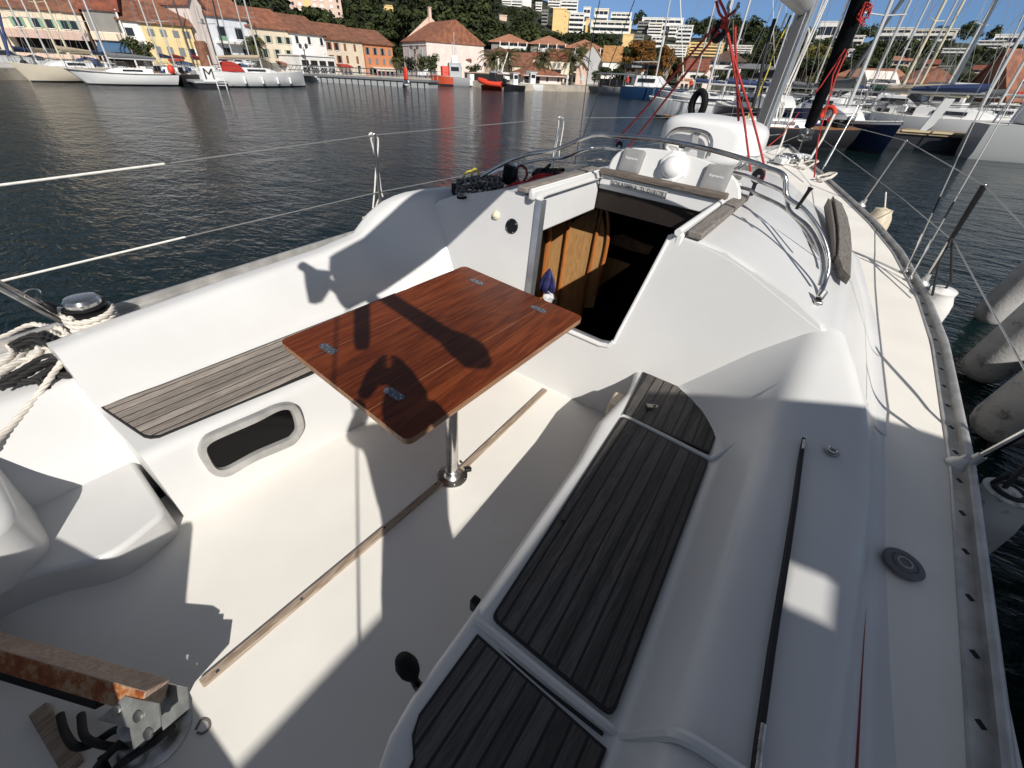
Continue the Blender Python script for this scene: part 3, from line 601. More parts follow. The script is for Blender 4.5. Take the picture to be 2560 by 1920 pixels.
for px in [(1192, 705), (1346, 773), (820, 872), (985, 985)]:
    c = bz(px, TZ); M_ = Matrix.Translation((c.x, c.y, TZ)) @ Matrix.Rotation(R(-2), 4, 'Z'); m = MB()
    pl_ = rrect(-.052, -.021, .052, .021, .0205, 8); m.prism(pl_, 0.0002, .0022, M_); h = m.build('hinge', HB, tab, bevel=.0005, seg=1)
    for sx in (-.040, -.026, .026, .040):
        for sy in (-.012, .012) if abs(sx) < .03 else (0,): MB().lathe([(.0040, .002), (.0036, .0034), (.001, .0036)], 8, M_ @ Matrix.Translation((sx, sy, 0))).build('hinge_screw', HS, h)
    m = MB(); m.box((0, 0, .0026), (.0015, .018, .0008)); m.box((-.008, .0095, .0026), (.016, .0015, .0008)); m.box((.008, -.0095, .0026), (.016, .0015, .0008)); m.v = [M_ @ p for p in m.v]; m.build('hinge_knuckle', HS, h)
m = MB(); m.lathe([(.030, .02), (.030, TZ - .03)], 28); m.build('table_leg', STEEL, tab)
m = MB(); m.lathe([(.078, .0), (.078, .006), (.070, .009), (.045, .013), (.038, .022), (.034, .026), (.034, .055), (.031, .058)], 36); fl = m.build('base_flange', STEELD, tab)
for k in range(6):
    a = k * math.pi / 3 + .4; MB().lathe([(.006, .006), (.0055, .0105), (.001, .011)], 8, Matrix.Translation((.069 * math.cos(a), .069 * math.sin(a), 0))).build('flange_screw', STEEL, fl)
m = MB(); m.box((.047, .070, .022), (.016, .035, .025), Matrix.Rotation(R(-35), 3, 'Z')); m.build('flange_lug', BLACK, tab, bevel=.003)
m = MB(); m.lathe([(.06, TZ - .045), (.075, TZ - .032), (.075, TZ - .0305)], 24); m.build('table_socket', STEELD, tab)

# ---- tiller
til = thing('tiller', 'worn wooden tiller with peeling varnish above its steel rudder head', 'tiller', (0, -1.3, 0), HEEL)
TILT = woodmat('tiller_wood_grey', (.20, .14, .105), (.30, .215, .16), (.40, .30, .23), .7, scale=1.4)
m_ = bpy.data.materials.new('tiller_peeling'); m_.use_nodes = True; t_ = m_.node_tree; b_ = t_.nodes['Principled BSDF']; b_.inputs['Roughness'].default_value = .5
tc = t_.nodes.new('ShaderNodeTexCoord'); nz = t_.nodes.new('ShaderNodeTexNoise'); nz.inputs['Scale'].default_value = 18; nz.inputs['Detail'].default_value = 9; nz.inputs['Roughness'].default_value = .72
rp = t_.nodes.new('ShaderNodeValToRGB'); t_.links.new(tc.outputs['Object'], nz.inputs[0]); t_.links.new(nz.outputs[0], rp.inputs[0]); t_.links.new(rp.outputs[0], b_.inputs['Base Color'])
e = rp.color_ramp.elements; e[0].position = .40; e[0].color = (.17, .038, .008, 1); e[1].position = .58; e[1].color = (.36, .24, .14, 1); k = e.new(.5); k.color = (.27, .085, .02, 1)
PEEL = m_
tp0 = by(Z4(0, 1440, [(1345, 1040)])[0], -1.262); tp1 = by(Z4(0, 1440, [(0, 650)])[0], -1.50)
d = (tp1 - tp0); d.normalize(); tp1 = tp0 + d * 1.25
viewv = (tp0 * .6 + tp1 * .4 - CB).normalized()
side = d.cross(viewv).normalized()                      # across the bar, in the picture's plane
if side.z < 0: side = -side
nn = d.cross(side).normalized();
if nn.dot(viewv) > 0: nn = -nn                          # towards the camera
# two faces in view: a grey-brown top face and a peeling side face
ua = (side * .80 + nn * .60).normalized(); ub = (side * -.60 + nn * .80).normalized()
def bar(name, mt, hw, hh, a, b, off=Vector()):
    m = MB(); rings = []
    for p in (a, b): rings.append([p + off + ua * x + ub * y for x, y in ((-hw, -hh), (hw, -hh), (hw, hh), (-hw, hh))])
    m.loft(rings); return m.build(name, mt, til, org=(0, -1.3, 0), bevel=.004, seg=2)
o = bar('tiller_bar', [TILT, PEEL], .030, .036, tp0, tp1)
for p in o.data.polygons: p.material_index = 1 if Vector(p.normal).dot(ub) > .7 else 0
bar('tiller_underside', BLACK, .012, .030, tp0 + d * .16, tp1, ua * -.044)
# cheek plates, head and base
zz = Z4(0, 1440, [(1080, 1040), (1370, 1110), (1390, 1300), (1150, 1505), (1120, 1310), (840, 1245)])
nrm = ub
def onpl(px, P0, n): v = bray(px); t = (P0 - CB).dot(n) / v.dot(n); return CB + v * t
P0 = tp0 + ub * .040
pts = [onpl(p, P0, nrm) for p in zz]
PLT = mat('rudder_steel', (.42, .43, .42), .42, .75, var=.25, vs=20)
m = MB(); n = len(pts); m.add(pts + [p - nrm * .004 for p in pts], [tuple(range(n)), tuple(range(2 * n - 1, n - 1, -1))] + [(i, n + i, n + (i + 1) % n, (i + 1) % n) for i in range(n)]); ck = m.build('cheek_plate', PLT, til, org=(0, -1.3, 0), sharp=30)
for px in Z4(0, 1440, [(1010, 1160), (1200, 1210), (1290, 1360)]):
    c = onpl(px, P0 + nrm * .001, nrm); Mx = frm(d, nrm.cross(d), nrm, c - Vector((0, -1.3, 0))); m = MB(); m.lathe([(.014, .0), (.014, .006), (.009, .0075), (.001, .0075)], 16, Mx); m.build('cheek_bolt', STEELD, ck)
P1 = tp0 - ub * .040
pts2 = [p - nrm * .082 for p in pts]
m = MB(); m.add(pts2 + [p - nrm * .004 for p in pts2], [tuple(range(n)), tuple(range(2 * n - 1, n - 1, -1))] + [(i, n + i, n + (i + 1) % n, (i + 1) % n) for i in range(n)]); m.build('cheek_plate', PLT, til, org=(0, -1.3, 0), sharp=30)
hd = by(Z4(0, 1440, [(1450, 1130)])[0], -1.275)
m = MB(); m.box(hd, (.05, .05, .075), Matrix.Rotation(R(25), 3, 'Y')); m.box(hd + Vector((.002, .004, -.06)), (.055, .05, .055), Matrix.Rotation(R(10), 3, 'Y')); m.build('rudder_head', mat('dark_casting', (.045, .05, .048), .5, .3), til, org=(0, -1.3, 0), bevel=.008)
dc = bz(Z4(0, 1440, [(1290, 1360)])[0], 0.0)
m = MB(); m.lathe([(.095, .0), (.096, .008), (.088, .013), (.07, .013), (.05, .02), (.045, .13)], 36, Matrix.Translation(Vector((-.03, -1.335, 0.0)) - Vector((0, -1.3, 0)))); m.build('rudder_bearing', STEELD, til)
def loose(name, label, cat, mt, paths, r, lay=True, group=None, pitch=None, seg=6, n=10):
    m = MB()
    for p in paths:
        q = cr(p, n)
        if lay: strands(m, q, r, pitch, seg=seg)
        else: m.tube(q, r, 8)
    loc = m.v[0].copy(); return onboat(m, name, mt, loc, label, cat, group, sharp=80, fix=False)
tb = Z4(0, 1440, [(520, 1200), (560, 1350), (650, 1470), (800, 1450), (1000, 1330), (1090, 1380), (1020, 1470), (850, 1450), (730, 1380), (700, 1200)])
tb2 = Z4(0, 1440, [(1500, 1290), (1350, 1420), (1200, 1520), (1050, 1620), (950, 1720), (820, 1700), (900, 1580), (1040, 1440), (1100, 1400)])
tb3 = Z4(0, 1440, [(880, 1560), (900, 1640), (960, 1750)])
loose('tiller_lashing', 'tangle of black cord lying under the tiller on the cockpit floor', 'cord', BROPE, [[bz(p, .03 + .02 * (i % 3)) for i, p in enumerate(tb)], [bz(p, .05 + .02 * (i % 2)) for i, p in enumerate(tb2)], [bz(p, .03) for p in tb3]], .011, lay=False)
# ---- mark on the floor by the tiller: rust stain and pencil scrawl are wear of the sole
MARK = mat('scuff_mark', (.16, .14, .13), .8)
def scrawl(px, r=.0025):
    m = MB(); m.tube(cr([bz(p, .0015) for p in px], 5), r, 6, flat=.3); return m
m = scrawl(Z4(0, 1440, [(1640, 1235), (1610, 1290), (1605, 1350)]), .004); m.v += []
n_ = scrawl(Z4(0, 1440, [(1690, 1330), (1740, 1240), (1800, 1250), (1810, 1310), (1750, 1360), (1700, 1350)]), .004); m.add(n_.v, n_.f); m.build('floor_scuff', MARK, boat)

# ---- winch on the port quarter
wn = thing('winch', 'chrome and black self tailing winch on the port quarter wound with white rope', 'winch', (-1.62, -.735, .462), HEEL)
m = MB(); m.lathe([(.085, .0), (.085, .018), (.076, .028), (.072, .06), (.072, .165), (.074, .17)], 32); m.build('drum', mat('winch_black', (.02, .02, .022), .3, .4), wn)
m = MB(); m.lathe([(.074, .165), (.080, .176), (.080, .186), (.062, .192), (.062, .198), (.080, .204), (.080, .213), (.070, .217)], 32); m.build('jaw', BLACK, wn)
m = MB(); m.lathe([(.070, .216), (.070, .232), (.060, .246), (.035, .25), (.001, .25)], 32); m.build('top_cap', STEEL, wn)
m = MB(); m.tube([(-.0, -.079, .226), (-.0, -.090, .20), (.0, -.088, .165), (.0, -.098, .150)], [.010, .010, .009, .014], 8); m.build('feeder_arm', STEEL, wn)
z6 = lambda *p: Z4(0, 700, p, .1537)
zi = .50
turns = [Vector((-1.62 + .088 * math.cos(a), -.735 + .088 * math.sin(a), .585 + .022 * a / (2 * math.pi))) for a in [k * math.pi / 10 - 1.2 for k in range(0, 62)]]
P = lambda px, z: bz(px, z)
knot = [P(q, z) for q, z in zip(z6((1620, 760), (1500, 800), (1330, 860), (1200, 830), (1250, 760), (1420, 760), (1560, 830), (1450, 920), (1280, 930), (1150, 990), (1050, 1060), (950, 1080), (1060, 1140), (1250, 1080), (1340, 1020), (1300, 980)), (.53, .53, .54, .55, .56, .56, .55, .55, .54, .53, .53, .53, .54, .55, .54, .52))]
drop = [P(q, z) for q, z in zip(z6((1250, 960), (1180, 1050), (1130, 1180), (1010, 1330), (900, 1480), (800, 1610)), (.54, .53, .52, .515, .50, .49))]
tail_ = [bx(q, x) for q, x in zip(Z4(0, 960, [(330, 90), (240, 200), (120, 340), (0, 460), (-130, 600)]), (-1.405, -1.375, -1.34, -1.30, -1.25))]
loopA = [P(q, .50 + .02 * (i in (2, 3))) for i, q in enumerate(z6((1060, 1000), (1080, 900), (1010, 800), (900, 770), (700, 740), (560, 720), (430, 750), (300, 810), (160, 880), (0, 950), (-120, 1000)))]
loopB = [P(q, .505) for q in z6((1130, 880), (1040, 930), (930, 900), (820, 830), (700, 760))]
loopC = [P(q, .50) for q in z6((-80, 1540), (100, 1450), (250, 1350), (380, 1200), (450, 1090), (540, 1070), (640, 1110), (660, 1180), (580, 1240), (420, 1290), (300, 1340), (150, 1440), (-60, 1590))]
loopD = [P(q, .505) for q in z6((-60, 1000), (60, 1020), (160, 1080), (210, 1160), (180, 1250), (60, 1330), (-60, 1380))]
loopE = [P(q, .52) for q in z6((1230, 1040), (1330, 1060), (1350, 1150), (1280, 1210), (1200, 1190))]
loopF = [P(q, .50) for q in z6((1000, 1060), (880, 1080), (770, 1110), (690, 1140))]
loose('mooring_rope', 'thick white laid mooring rope wound on the winch and hanging into the cockpit', 'rope', WROPE, [turns, knot, drop + tail_, loopA, loopB, loopC, loopD, loopE, loopF], .0125)
blk = [[P(q, .478 + .012 * j) for q in z6(*pts)] for j, pts in enumerate([
    [(-80, 1640), (150, 1500), (420, 1340), (700, 1210), (980, 1180)], [(-80, 1720), (200, 1570), (450, 1420), (720, 1270), (1020, 1210)], [(0, 1760), (260, 1640), (520, 1480), (800, 1330), (1040, 1260)],
    [(120, 1010), (320, 900), (520, 840), (720, 880), (900, 960), (1040, 1000)], [(180, 1080), (400, 960), (600, 900), (800, 960), (1000, 1050)], [(240, 1130), (420, 1040), (620, 980), (820, 1060), (960, 1130)]])]
blk += [[P(q, .475) for q in z6((960, 1560), (1150, 1540), (1290, 1470), (1330, 1380), (1250, 1330), (1100, 1370), (980, 1450), (900, 1560))], [P(q, .49) for q in z6((300, 1680), (560, 1620), (640, 1600), (760, 1520), (900, 1420))], [P(q, .476) for q in z6((350, 1200), (560, 1130), (760, 1150), (900, 1200))]]
tailb = [bx(q, x) for q, x in zip(Z4(0, 960, [(330, -40), (400, 30), (480, 160), (560, 280), (720, 450), (800, 540), (868, 625)]), (-1.44, -1.42, -1.39, -1.36, -1.30, -1.265, -1.235))]
loose('black_mooring_rope', 'thick black laid rope heaped below the white rope on the port quarter', 'rope', BROPE, blk + [tailb], .0155)
te = bx(Z4(0, 960, [(872, 650)])[0], -1.232); dv = (tailb[-1] - tailb[-2]).normalized()
m = MB(); m.tube([te - dv * .022, te + dv * .022], .0165, 12); onboat(m, 'rope_end_tape', mat('clear_tape', (.72, .72, .72), .25, var=.3, vs=80), te, 'clear taped whipping on the end of the black rope', 'tape')
# ---- stern rail with a snap shackle and a black block
m = MB(); a = bx(F((-60, 580))[0], -1.72); b = bx(F((182, 712))[0], -1.72); m.tube([a, b], .0125, 10); m.build('stern_rail', STEEL, boat)
m = MB(); m.tube([a + Vector((.02, 0, -.035)), b + Vector((.02, 0, -.035))], .010, 10); m.build('stern_rail', STEELD, boat)
bl = thing('rail_block', 'small black pulley block shackled to the stern rail by the winch', 'block', bx(F((112, 664))[0], -1.70), HEEL)
o = bx(F((112, 664))[0], -1.70); dd = (b - a).normalized()
m = MB(); m.tube([o - dd * .035, o - dd * .02, o + dd * .01, o + dd * .035, o + dd * .045], [.012, .022, .028, .022, .006], 12, flat=.75); local_build(m, 'block_body', BLACK, bl)
s0 = bx(Z4(0, 480, [(280, 880)])[0], -1.69); m = MB(); m.tube([s0 + Vector((0, .028 * math.cos(t), .022 * math.sin(t))) for t in [k * math.pi / 10 - .5 for k in range(14)]], .0035, 8); m.tube([s0 + Vector((0, .0, -.018)), o - dd * .03], .004, 8); local_build(m, 'shackle', STEEL, bl)

# ---- padlock lying on the forward panel
pk = bz(Z4(1280, 960, [(1190, 190)])[0], .387)
pdl = thing('padlock', 'small brass padlock lying on the forward teak seat panel', 'padlock', (pk.x, pk.y, .3755), HEEL)
Mk = Matrix.Rotation(R(38), 4, 'Z')
m = MB(); m.box((0, 0, .008), (.034, .030, .015), Mk.to_3x3()); m.build('lock_body', mat('brass_dull', (.30, .27, .21), .4, .8), pdl, bevel=.003)
m = MB(); m.tube([Mk @ Vector(p) for p in cr([(.017, .010, .009), (.030, .010, .010), (.038, .004, .012), (.038, -.004, .012), (.030, -.010, .010), (.024, -.010, .010)], 4)], .0032, 8); m.build('lock_shackle', STEEL, pdl)
# ---- engine control lever by the aft seat
lv = thing('engine_lever', 'black engine control lever standing beside the starboard seat front', 'lever', (.60, -.80, .12), HEEL)
a = bx(Z4(640, 1440, [(1300, 770)])[0], .535); b = bx(Z4(640, 1440, [(1400, 950)])[0], .575); c = bx(Z4(640, 1440, [(1490, 1010)])[0], .63)
u = (b - a).normalized()
m = MB(); m.tube(cr([c, b, b.lerp(a, .45)], 5), [.017 - .0045 * i / 10 for i in range(11)], 10, flat=1); local_build(m, 'lever_arm', BLACK, lv)
m = MB(); m.tube([b.lerp(a, .35), b.lerp(a, .5), b.lerp(a, .75), a, a - u * .026, a - u * .034], [.014, .023, .037, .040, .030, .010], 14, flat=.8); local_build(m, 'lever_knob', RUB, lv)
m = MB(); m.lathe([(.04, 0), (.04, .012), (.03, .02)], 20, frm((0, 1, 0), (0, 0, 1), (-1, 0, 0), (.60, -.78, .13))); local_build(m, 'lever_base', BLACK, lv)

# ---- pile on the port cabin top
z1 = lambda *p: Z4(1100, 360, p, .1808)
rg = random.Random(11); paths = []
for j in range(15):
    f = j / 14; yy = 500 + 200 * f; q = []
    for i in range(9):
        t = i / 8; q.append(bz(z1((230 + 640 * t + rg.uniform(-12, 12), yy - 60 * math.sin(math.pi * t) * (1 - f) + 40 * math.sin(3 * t + j) - 60 * t * f + rg.uniform(-8, 8)))[0], 1.005 + .03 * (1 - f) + rg.uniform(-.01, .014)))
    paths.append(q)
for j in range(7):
    q = []
    for i in range(7):
        t = i / 6; q.append(bz(z1((330 + 75 * j + 50 * t + rg.uniform(-14, 14), 470 + 200 * t))[0], 1.045 - .02 * t + .02 * math.sin(t * 5)))
    paths.append(q)
hang = [bx(p, x) for p, x in zip(z1((640, 640), (560, 690), (480, 760), (400, 920), (360, 1130), (345, 1240), (325, 1290), (290, 1220), (250, 1000), (220, 780), (230, 650)), (-.86, -.90, -.95, -.97, -.985, -.99, -1.0, -1.01, -1.03, -1.05, -1.0))]
loose('sheet_coil', 'heap of grey flecked rope on the port cabin top with a loop hanging down', 'rope', GROPE, paths + [hang], .0075, lay=False)
loose('yellow_rope_end', 'short yellow green rope loop behind the grey rope heap', 'rope', YROPE, [[bz(p, .99) for p in z1((320, 470), (370, 390), (440, 370), (480, 340), (520, 370), (560, 430), (610, 450))], [bz(p, .99) for p in z1((440, 440), (450, 370), (500, 350), (540, 400))]], .008, lay=False)
har = thing('harness', 'red safety harness with black buckles lying on the port cabin top', 'harness', bz(z1((1100, 560))[0], 1.0), HEEL)
m = MB()
def ribbon(pts, wd, th, z):
    q = cr([bz(p, zz) for p, zz in zip(pts, z)], 6); m.loft([[p + Vector((0, -wd / 2, -th)), p + Vector((0, wd / 2, -th + .01)), p + Vector((0, wd / 2, th + .01)), p + Vector((0, -wd / 2, th))] for p in q])
ribbon(z1((800, 720), (900, 690), (1050, 620), (1200, 540), (1350, 500), (1550, 480)), .10, .012, (.985, .99, 1.0, 1.01, 1.02, 1.02))
ribbon(z1((860, 660), (1000, 580), (1180, 560), (1300, 470), (1500, 460), (1640, 420)), .07, .014, (1.02, 1.03, 1.035, 1.04, 1.03, 1.02))
ribbon(z1((880, 740), (980, 720), (1060, 650)), .06, .016, (.99, 1.0, 1.01))
local_build(m, 'webbing', REDC, har, sharp=60)
m = MB(); m.tube(cr([bz(p, 1.05) for p in z1((1080, 520), (1060, 420), (1080, 320), (1130, 300), (1190, 350), (1200, 430), (1160, 510))], 5), .010, 8); local_build(m, 'webbing_loop', mat('dark_red_cloth', (.16, .01, .012), .8), har)
m = MB(); c = bz(z1((965, 430))[0], 1.07); m.box(c, (.10, .05, .13), Matrix.Rotation(R(6), 3, 'Y')); local_build(m, 'pouch', BLACK, har, bevel=.012)
m = MB(); c2 = bz(z1((1000, 275))[0], 1.10); m.tube(cr([bz(p, 1.10) for p in z1((890, 265), (1000, 262), (1050, 280), (1040, 330), (1000, 380), (1060, 380))], 4), .008, 8); local_build(m, 'snap_hook', STEEL, har)
m = MB()
for i in range(6): m.tube(cr([bz(p, 1.04) for p in z1((1290 + 60 * i, 425), (1340 + 60 * i, 365), (1440 + 55 * i, 360))], 3), .014, 8)
m.tube([bz(p, 1.06) for p in z1((1440, 360), (1520, 290))], .013, 8); local_build(m, 'padded_strap', RUB, har)
m = MB(); m.tube(cr([bz(p, .99) for p in z1((730, 640), (740, 700), (800, 735), (850, 720))], 4), .006, 8); m.tube(cr([bz(p, 1.0) for p in z1((240, 745), (330, 750), (420, 700), (520, 650))], 4), .007, 8); onboat(m, 'black_strap', RUB, m.v[0].copy(), 'thin black strap curling out from under the rope heap', 'strap')
m = MB(); m.box(bz(z1((200, 640))[0], .97), (.035, .03, .09)); m.build('line_stopper', BLACK, boat, bevel=.006)
loose('coiled_line', 'small coil of beige line behind the harness on the cabin top', 'rope', WLINE, [[bz(p, 1.0) for p in z1((1190, 330), (1260, 300), (1310, 330), (1290, 380), (1220, 390), (1190, 350), (1260, 320), (1300, 350))]], .007, lay=False)
# ================================================================== rig, rails and lines of the yacht
WIRE = mat('wire', (.42, .41, .39), .4, .7)
COVW = mat('lifeline_cover', (.70, .68, .63), .6, var=.1, vs=40)
def part(name, mt, *tubes, **k):
    m = MB()
    for pts, r in tubes: m.tube(pts, r, k.get('n', 10))
    return m.build(name, mt, boat)
# sprayhood hoops folded on the coachroof
def hoop(px, ymid, yend, zclamp=None):
    n = len(px); out = []
    for i, p in enumerate(px):
        t = math.sin(math.pi * i / (n - 1)) ** .6; out.append(by(p, yend + (ymid - yend) * t))
    return out
r2 = lambda *p: Z4(1480, 260, p, .217)
h1 = hoop(z1((560, 450), (800, 310), (1000, 215), (1250, 135), (1600, 78)) + r2((0, 360), (300, 372), (800, 415), (1300, 510), (1700, 620), (2000, 730), (2212, 828)) + F((1700, 425), (1735, 452), (1768, 495), (1786, 540), (1789, 580), (1780, 612), (1770, 640)), 1.66, 1.42)
part('sprayhood_hoop', STEEL, (cr(h1, 5), .0125), n=12)
h2 = hoop(z1((640, 440), (900, 330), (1150, 270), (1400, 215), (1700, 190)) + r2((0, 505), (330, 528)), 2.25, 1.5)
h2b = [by(p, y) for p, y in zip(r2((330, 528), (900, 640), (1680, 800), (1900, 880), (2212, 1020)) + F((1705, 455), (1745, 490), (1770, 535), (1778, 580), (1772, 615)), (2.30, 2.36, 2.34, 2.2, 2.0, 1.85, 1.7, 1.58, 1.5, 1.45))]
part('sprayhood_hoop', STEEL, (cr(h2[:-1] + [by(r2((330, 528))[0], 2.28)] + h2b[1:], 5), .0115), n=12)
h3 = [by(p, y) for p, y in zip(r2((-60, 640), (100, 645), (230, 665)), (2.1, 2.2, 2.2))] ; h3b = [by(p, y) for p, y in zip(r2((1700, 960), (1900, 1040), (2212, 1195)) + F((1735, 490), (1760, 530)), (2.2, 2.1, 1.95, 1.8, 1.7))]
part('sprayhood_hoop', STEELD, (cr(h3 + [Vector((.1, 2.25, 1.13))] + h3b, 5), .010))
part('hoop_stay', STEELD, (cr([bz(p, z) for p, z in zip(Z4(1920, 480, [(165, 268), (205, 255), (320, 380), (470, 570), (500, 640)]), (.955, .975, .975, .975, .97))], 4), .010))
ft = bz(F((1769, 645))[0], .945)
m = MB(); m.box(ft + Vector((0, -.01, -.012)), (.035, .05, .016), Matrix.Rotation(R(20), 3, 'Z')); m.tube([ft, ft + Vector((.006, .03, .03))], .018, 10); m.build('hoop_foot', STEELD, boat, bevel=.004)
cl = by(F((1720, 452))[0], 1.6); cl2 = by(F((1752, 405))[0], 1.62)
m = MB(); m.tube([cl, cl.lerp(cl2, .85), cl2], [.008, .009, .014], 8); m.build('hoop_clamp', BLACK, boat)
m = MB(); c = by(r2((1045, 470))[0], 1.66); m.tube([c - Vector((.015, 0, 0)), c + Vector((.015, 0, 0))], .018, 12); m.build('hoop_clamp', STEELD, boat)
# teak handrail on the starboard side of the coachroof
hr = [(bz(a, .965), bz(b, .93)) for a, b in zip(Z4(1920, 480, [(575, 52), (640, 95), (690, 215), (716, 340), (727, 480), (722, 610), (716, 735)]), Z4(1920, 480, [(545, 62), (560, 130), (575, 230), (588, 330), (590, 460), (578, 590), (615, 715)]))]
m = MB(); m.loft([[a + Vector((.0, 0, 0)), a + Vector((0, 0, -.045)), b + Vector((0, 0, -.02)), b + Vector((0, 0, .035))] for a, b in hr]); m.build('handrail', TEAKR, boat, bevel=.006, seg=2)
hr2 = [bz(p, .925) for p in Z4(1920, 480, [(520, 85), (540, 200), (560, 330), (570, 500), (575, 590)])]
m = MB(); m.loft([[p + Vector((-.014, 0, .03)), p + Vector((.014, 0, .02)), p + Vector((.014, 0, -.05)), p + Vector((-.014, 0, -.05))] for p in hr2]); m.build('handrail', TEAKX, boat, bevel=.004)
# stanchions
def stanchion(base, top, wrap=None, foot=True):
    u = (top - base).normalized(); m = MB(); m.tube([base, base.lerp(top, .12), top], .0125, 12); m.sphere(top, .015, 10, 6); o = m.build('stanchion', STEEL, boat)
    if foot:
        m = MB(); m.tube([base - u * .012, base + u * .03, base + u * .075], [.026, .021, .0175], 12); m.loft([[base + Vector((.055 * math.cos(a) * k - .01, .042 * math.sin(a) * k, z)) for a in [i * math.pi / 8 for i in range(16)]] for k, z in ((1, -.012), (.95, .0), (.45, .025), (.30, .05))]); m.build('stanchion_foot', ALUD, o)
    return o
pu = [bx(p, x) for p, x in zip(F((-40, 405), (0, 400), (370, 352), (805, 292), (1215, 255), (1305, 250)), (-1.90, -1.90, -1.92, -1.93, -1.83, -1.7))]
pl_ = [bx(p, x) for p, x in zip(F((0, 608), (400, 512), (818, 415), (1000, 380)), (-1.88, -1.90, -1.93, -1.90))] + [Vector((-1.84, 3.83, .80))]
part('lifeline', COVW, ([pu[0], pu[1], pu[1].lerp(pu[2], .95)], .0055)); part('lifeline', WIRE, (pu[2:5] + [Vector((-1.25, 6.3, 1.2)), Vector((-.55, 8.6, 1.28))], .0036))
part('lifeline', COVW, (pl_[:2], .0055)); part('lifeline', WIRE, (pl_[1:] + [Vector((-1.28, 6.3, .88)), Vector((-.55, 8.6, 1.0))], .0036))
s1 = stanchion(Vector((-1.915, 1.27, .50)), bx(F((808, 290))[0], -1.93)); s2 = stanchion(Vector((-1.84, 3.83, .53)), bx(F((1212, 254))[0], -1.84))
stanchion(Vector((-1.28, 6.3, .60)), Vector((-1.25, 6.3, 1.2)))
fl_ = []
def wrapline(name, label, pxs, x, r=.0065):
    loose(name, label, 'line', WLINE, [[bx(p, x) for p in q] for q in pxs], r, lay=False)
zz2 = lambda *p: Z4(640, 0, p)
wrapline('fender_line', 'doubled white line knotted over the first port stanchion with a fender below', [zz2((985, 1160), (1000, 1230), (1030, 1350), (1060, 1500), (1080, 1640), (1095, 1700)), zz2((990, 1155), (1035, 1175), (1055, 1210), (1050, 1330), (1035, 1480), (1025, 1640), (1010, 1800)), zz2((975, 1170), (995, 1150), (1015, 1165), (1000, 1185), (980, 1175))], -1.945)
z3 = lambda *p: Z4(1280, 0, p)
wrapline('fender_line', 'doubled white line knotted over the second port stanchion near the steel hoops', [z3((405, 1020), (400, 1100), (385, 1200), (360, 1330), (350, 1420)), z3((410, 1015), (440, 1030), (445, 1080), (430, 1180), (410, 1300), (405, 1380)), z3((400, 1020), (415, 1008), (440, 1020), (425, 1035), (405, 1025))], -1.85)
sb = [Vector((1.935, 1.12, .515)), Vector((1.93, 3.62, .53)), Vector((1.40, 6.05, .60))]
st_top = [Vector((2.06, 1.10, 1.13)), by((2461, 463), 3.62), by((2266, 352), 6.05)]
for a, b in zip(sb, st_top): stanchion(a, b)
m = MB(); m.tube([sb[1].lerp(st_top[1], .45), sb[1].lerp(st_top[1], .7), st_top[1]], [.015, .019, .021], 12); m.build('stanchion_sleeve', BLACK, boat)
part('lifeline', WIRE, ([Vector((.55, 8.6, 1.28)), st_top[2], st_top[1], st_top[0], Vector((1.95, -1.5, 1.13))], .0042))
lw = [by(p, y) for p, y in zip([(2056, 348), (2253, 494), (2384, 603), (2556, 960)], (8.6, 6.05, 3.62, 1.6))]
part('lifeline', WIRE, ([lw[0], lw[1], lw[2], Vector((2.01, 1.11, .83)), Vector((1.90, -1.5, .82))], .0042))
# shrouds and chain plates
cps = [by(p, 4.05) for p in Z4(1920, 480, [(1215, 690), (1260, 660)])]
cp = Vector((1.80, 3.98, .56)); cp2 = Vector((1.80, 4.22, .56))
u1 = by((2560, 92), 3.98); u2 = by((2515, 300), 4.22)
for base, pxt in ((cp, [(2560, 92)]), (cp2, [(2480, 480 * .0 + 330)])):
    pass
def shroud(base, px_mid, y_mid, nm):
    q = by(px_mid, y_mid); d = (q - base).normalized(); m = MB()
    m.tube([base, base + d * .06], .009, 8); m.tube([base + d * .06, base + d * .22], .007, 8); m.tube([base + d * .22, base + d * .30], .010, 8); o = m.build('turnbuckle', STEEL, boat)
    part('shroud', WIRE, ([base + d * .30, base + d * 7.5], .0042)); part('turnbuckle_sleeve', BLACK, ([base + d * .46, base + d * .58], .007)); m = MB(); m.box(base - d * .01, (.02, .05, .03)); m.build('chain_plate', STEELD, boat, bevel=.006)
b1 = bz(Z4(1920, 480, [(1195, 675)])[0], .56); b2 = bz(Z4(1920, 480, [(1235, 740)])[0], .56)
shroud(b1, Z4(1920, 480, [(1505, 0)])[0], b1.y + .02, 'a'); shroud(b2, Z4(1920, 480, [(1655, 0)])[0], b2.y + .10, 'b')
# forward lower stay with a bright tension rod
a = bz(Z4(1920, 0, [(445, 1510)])[0], .62); b = by(Z4(1920, 0, [(690, 1070)])[0], a.y + .25); d = (b - a).normalized()
part('stay_rod', STEEL, ([a, a + d * .12], .008), ([a + d * .12, a + d * .16, a + d * .36, a + d * .40], .019)); part('stay', WIRE, ([a + d * .4, b + d * .25], .010), n=10)
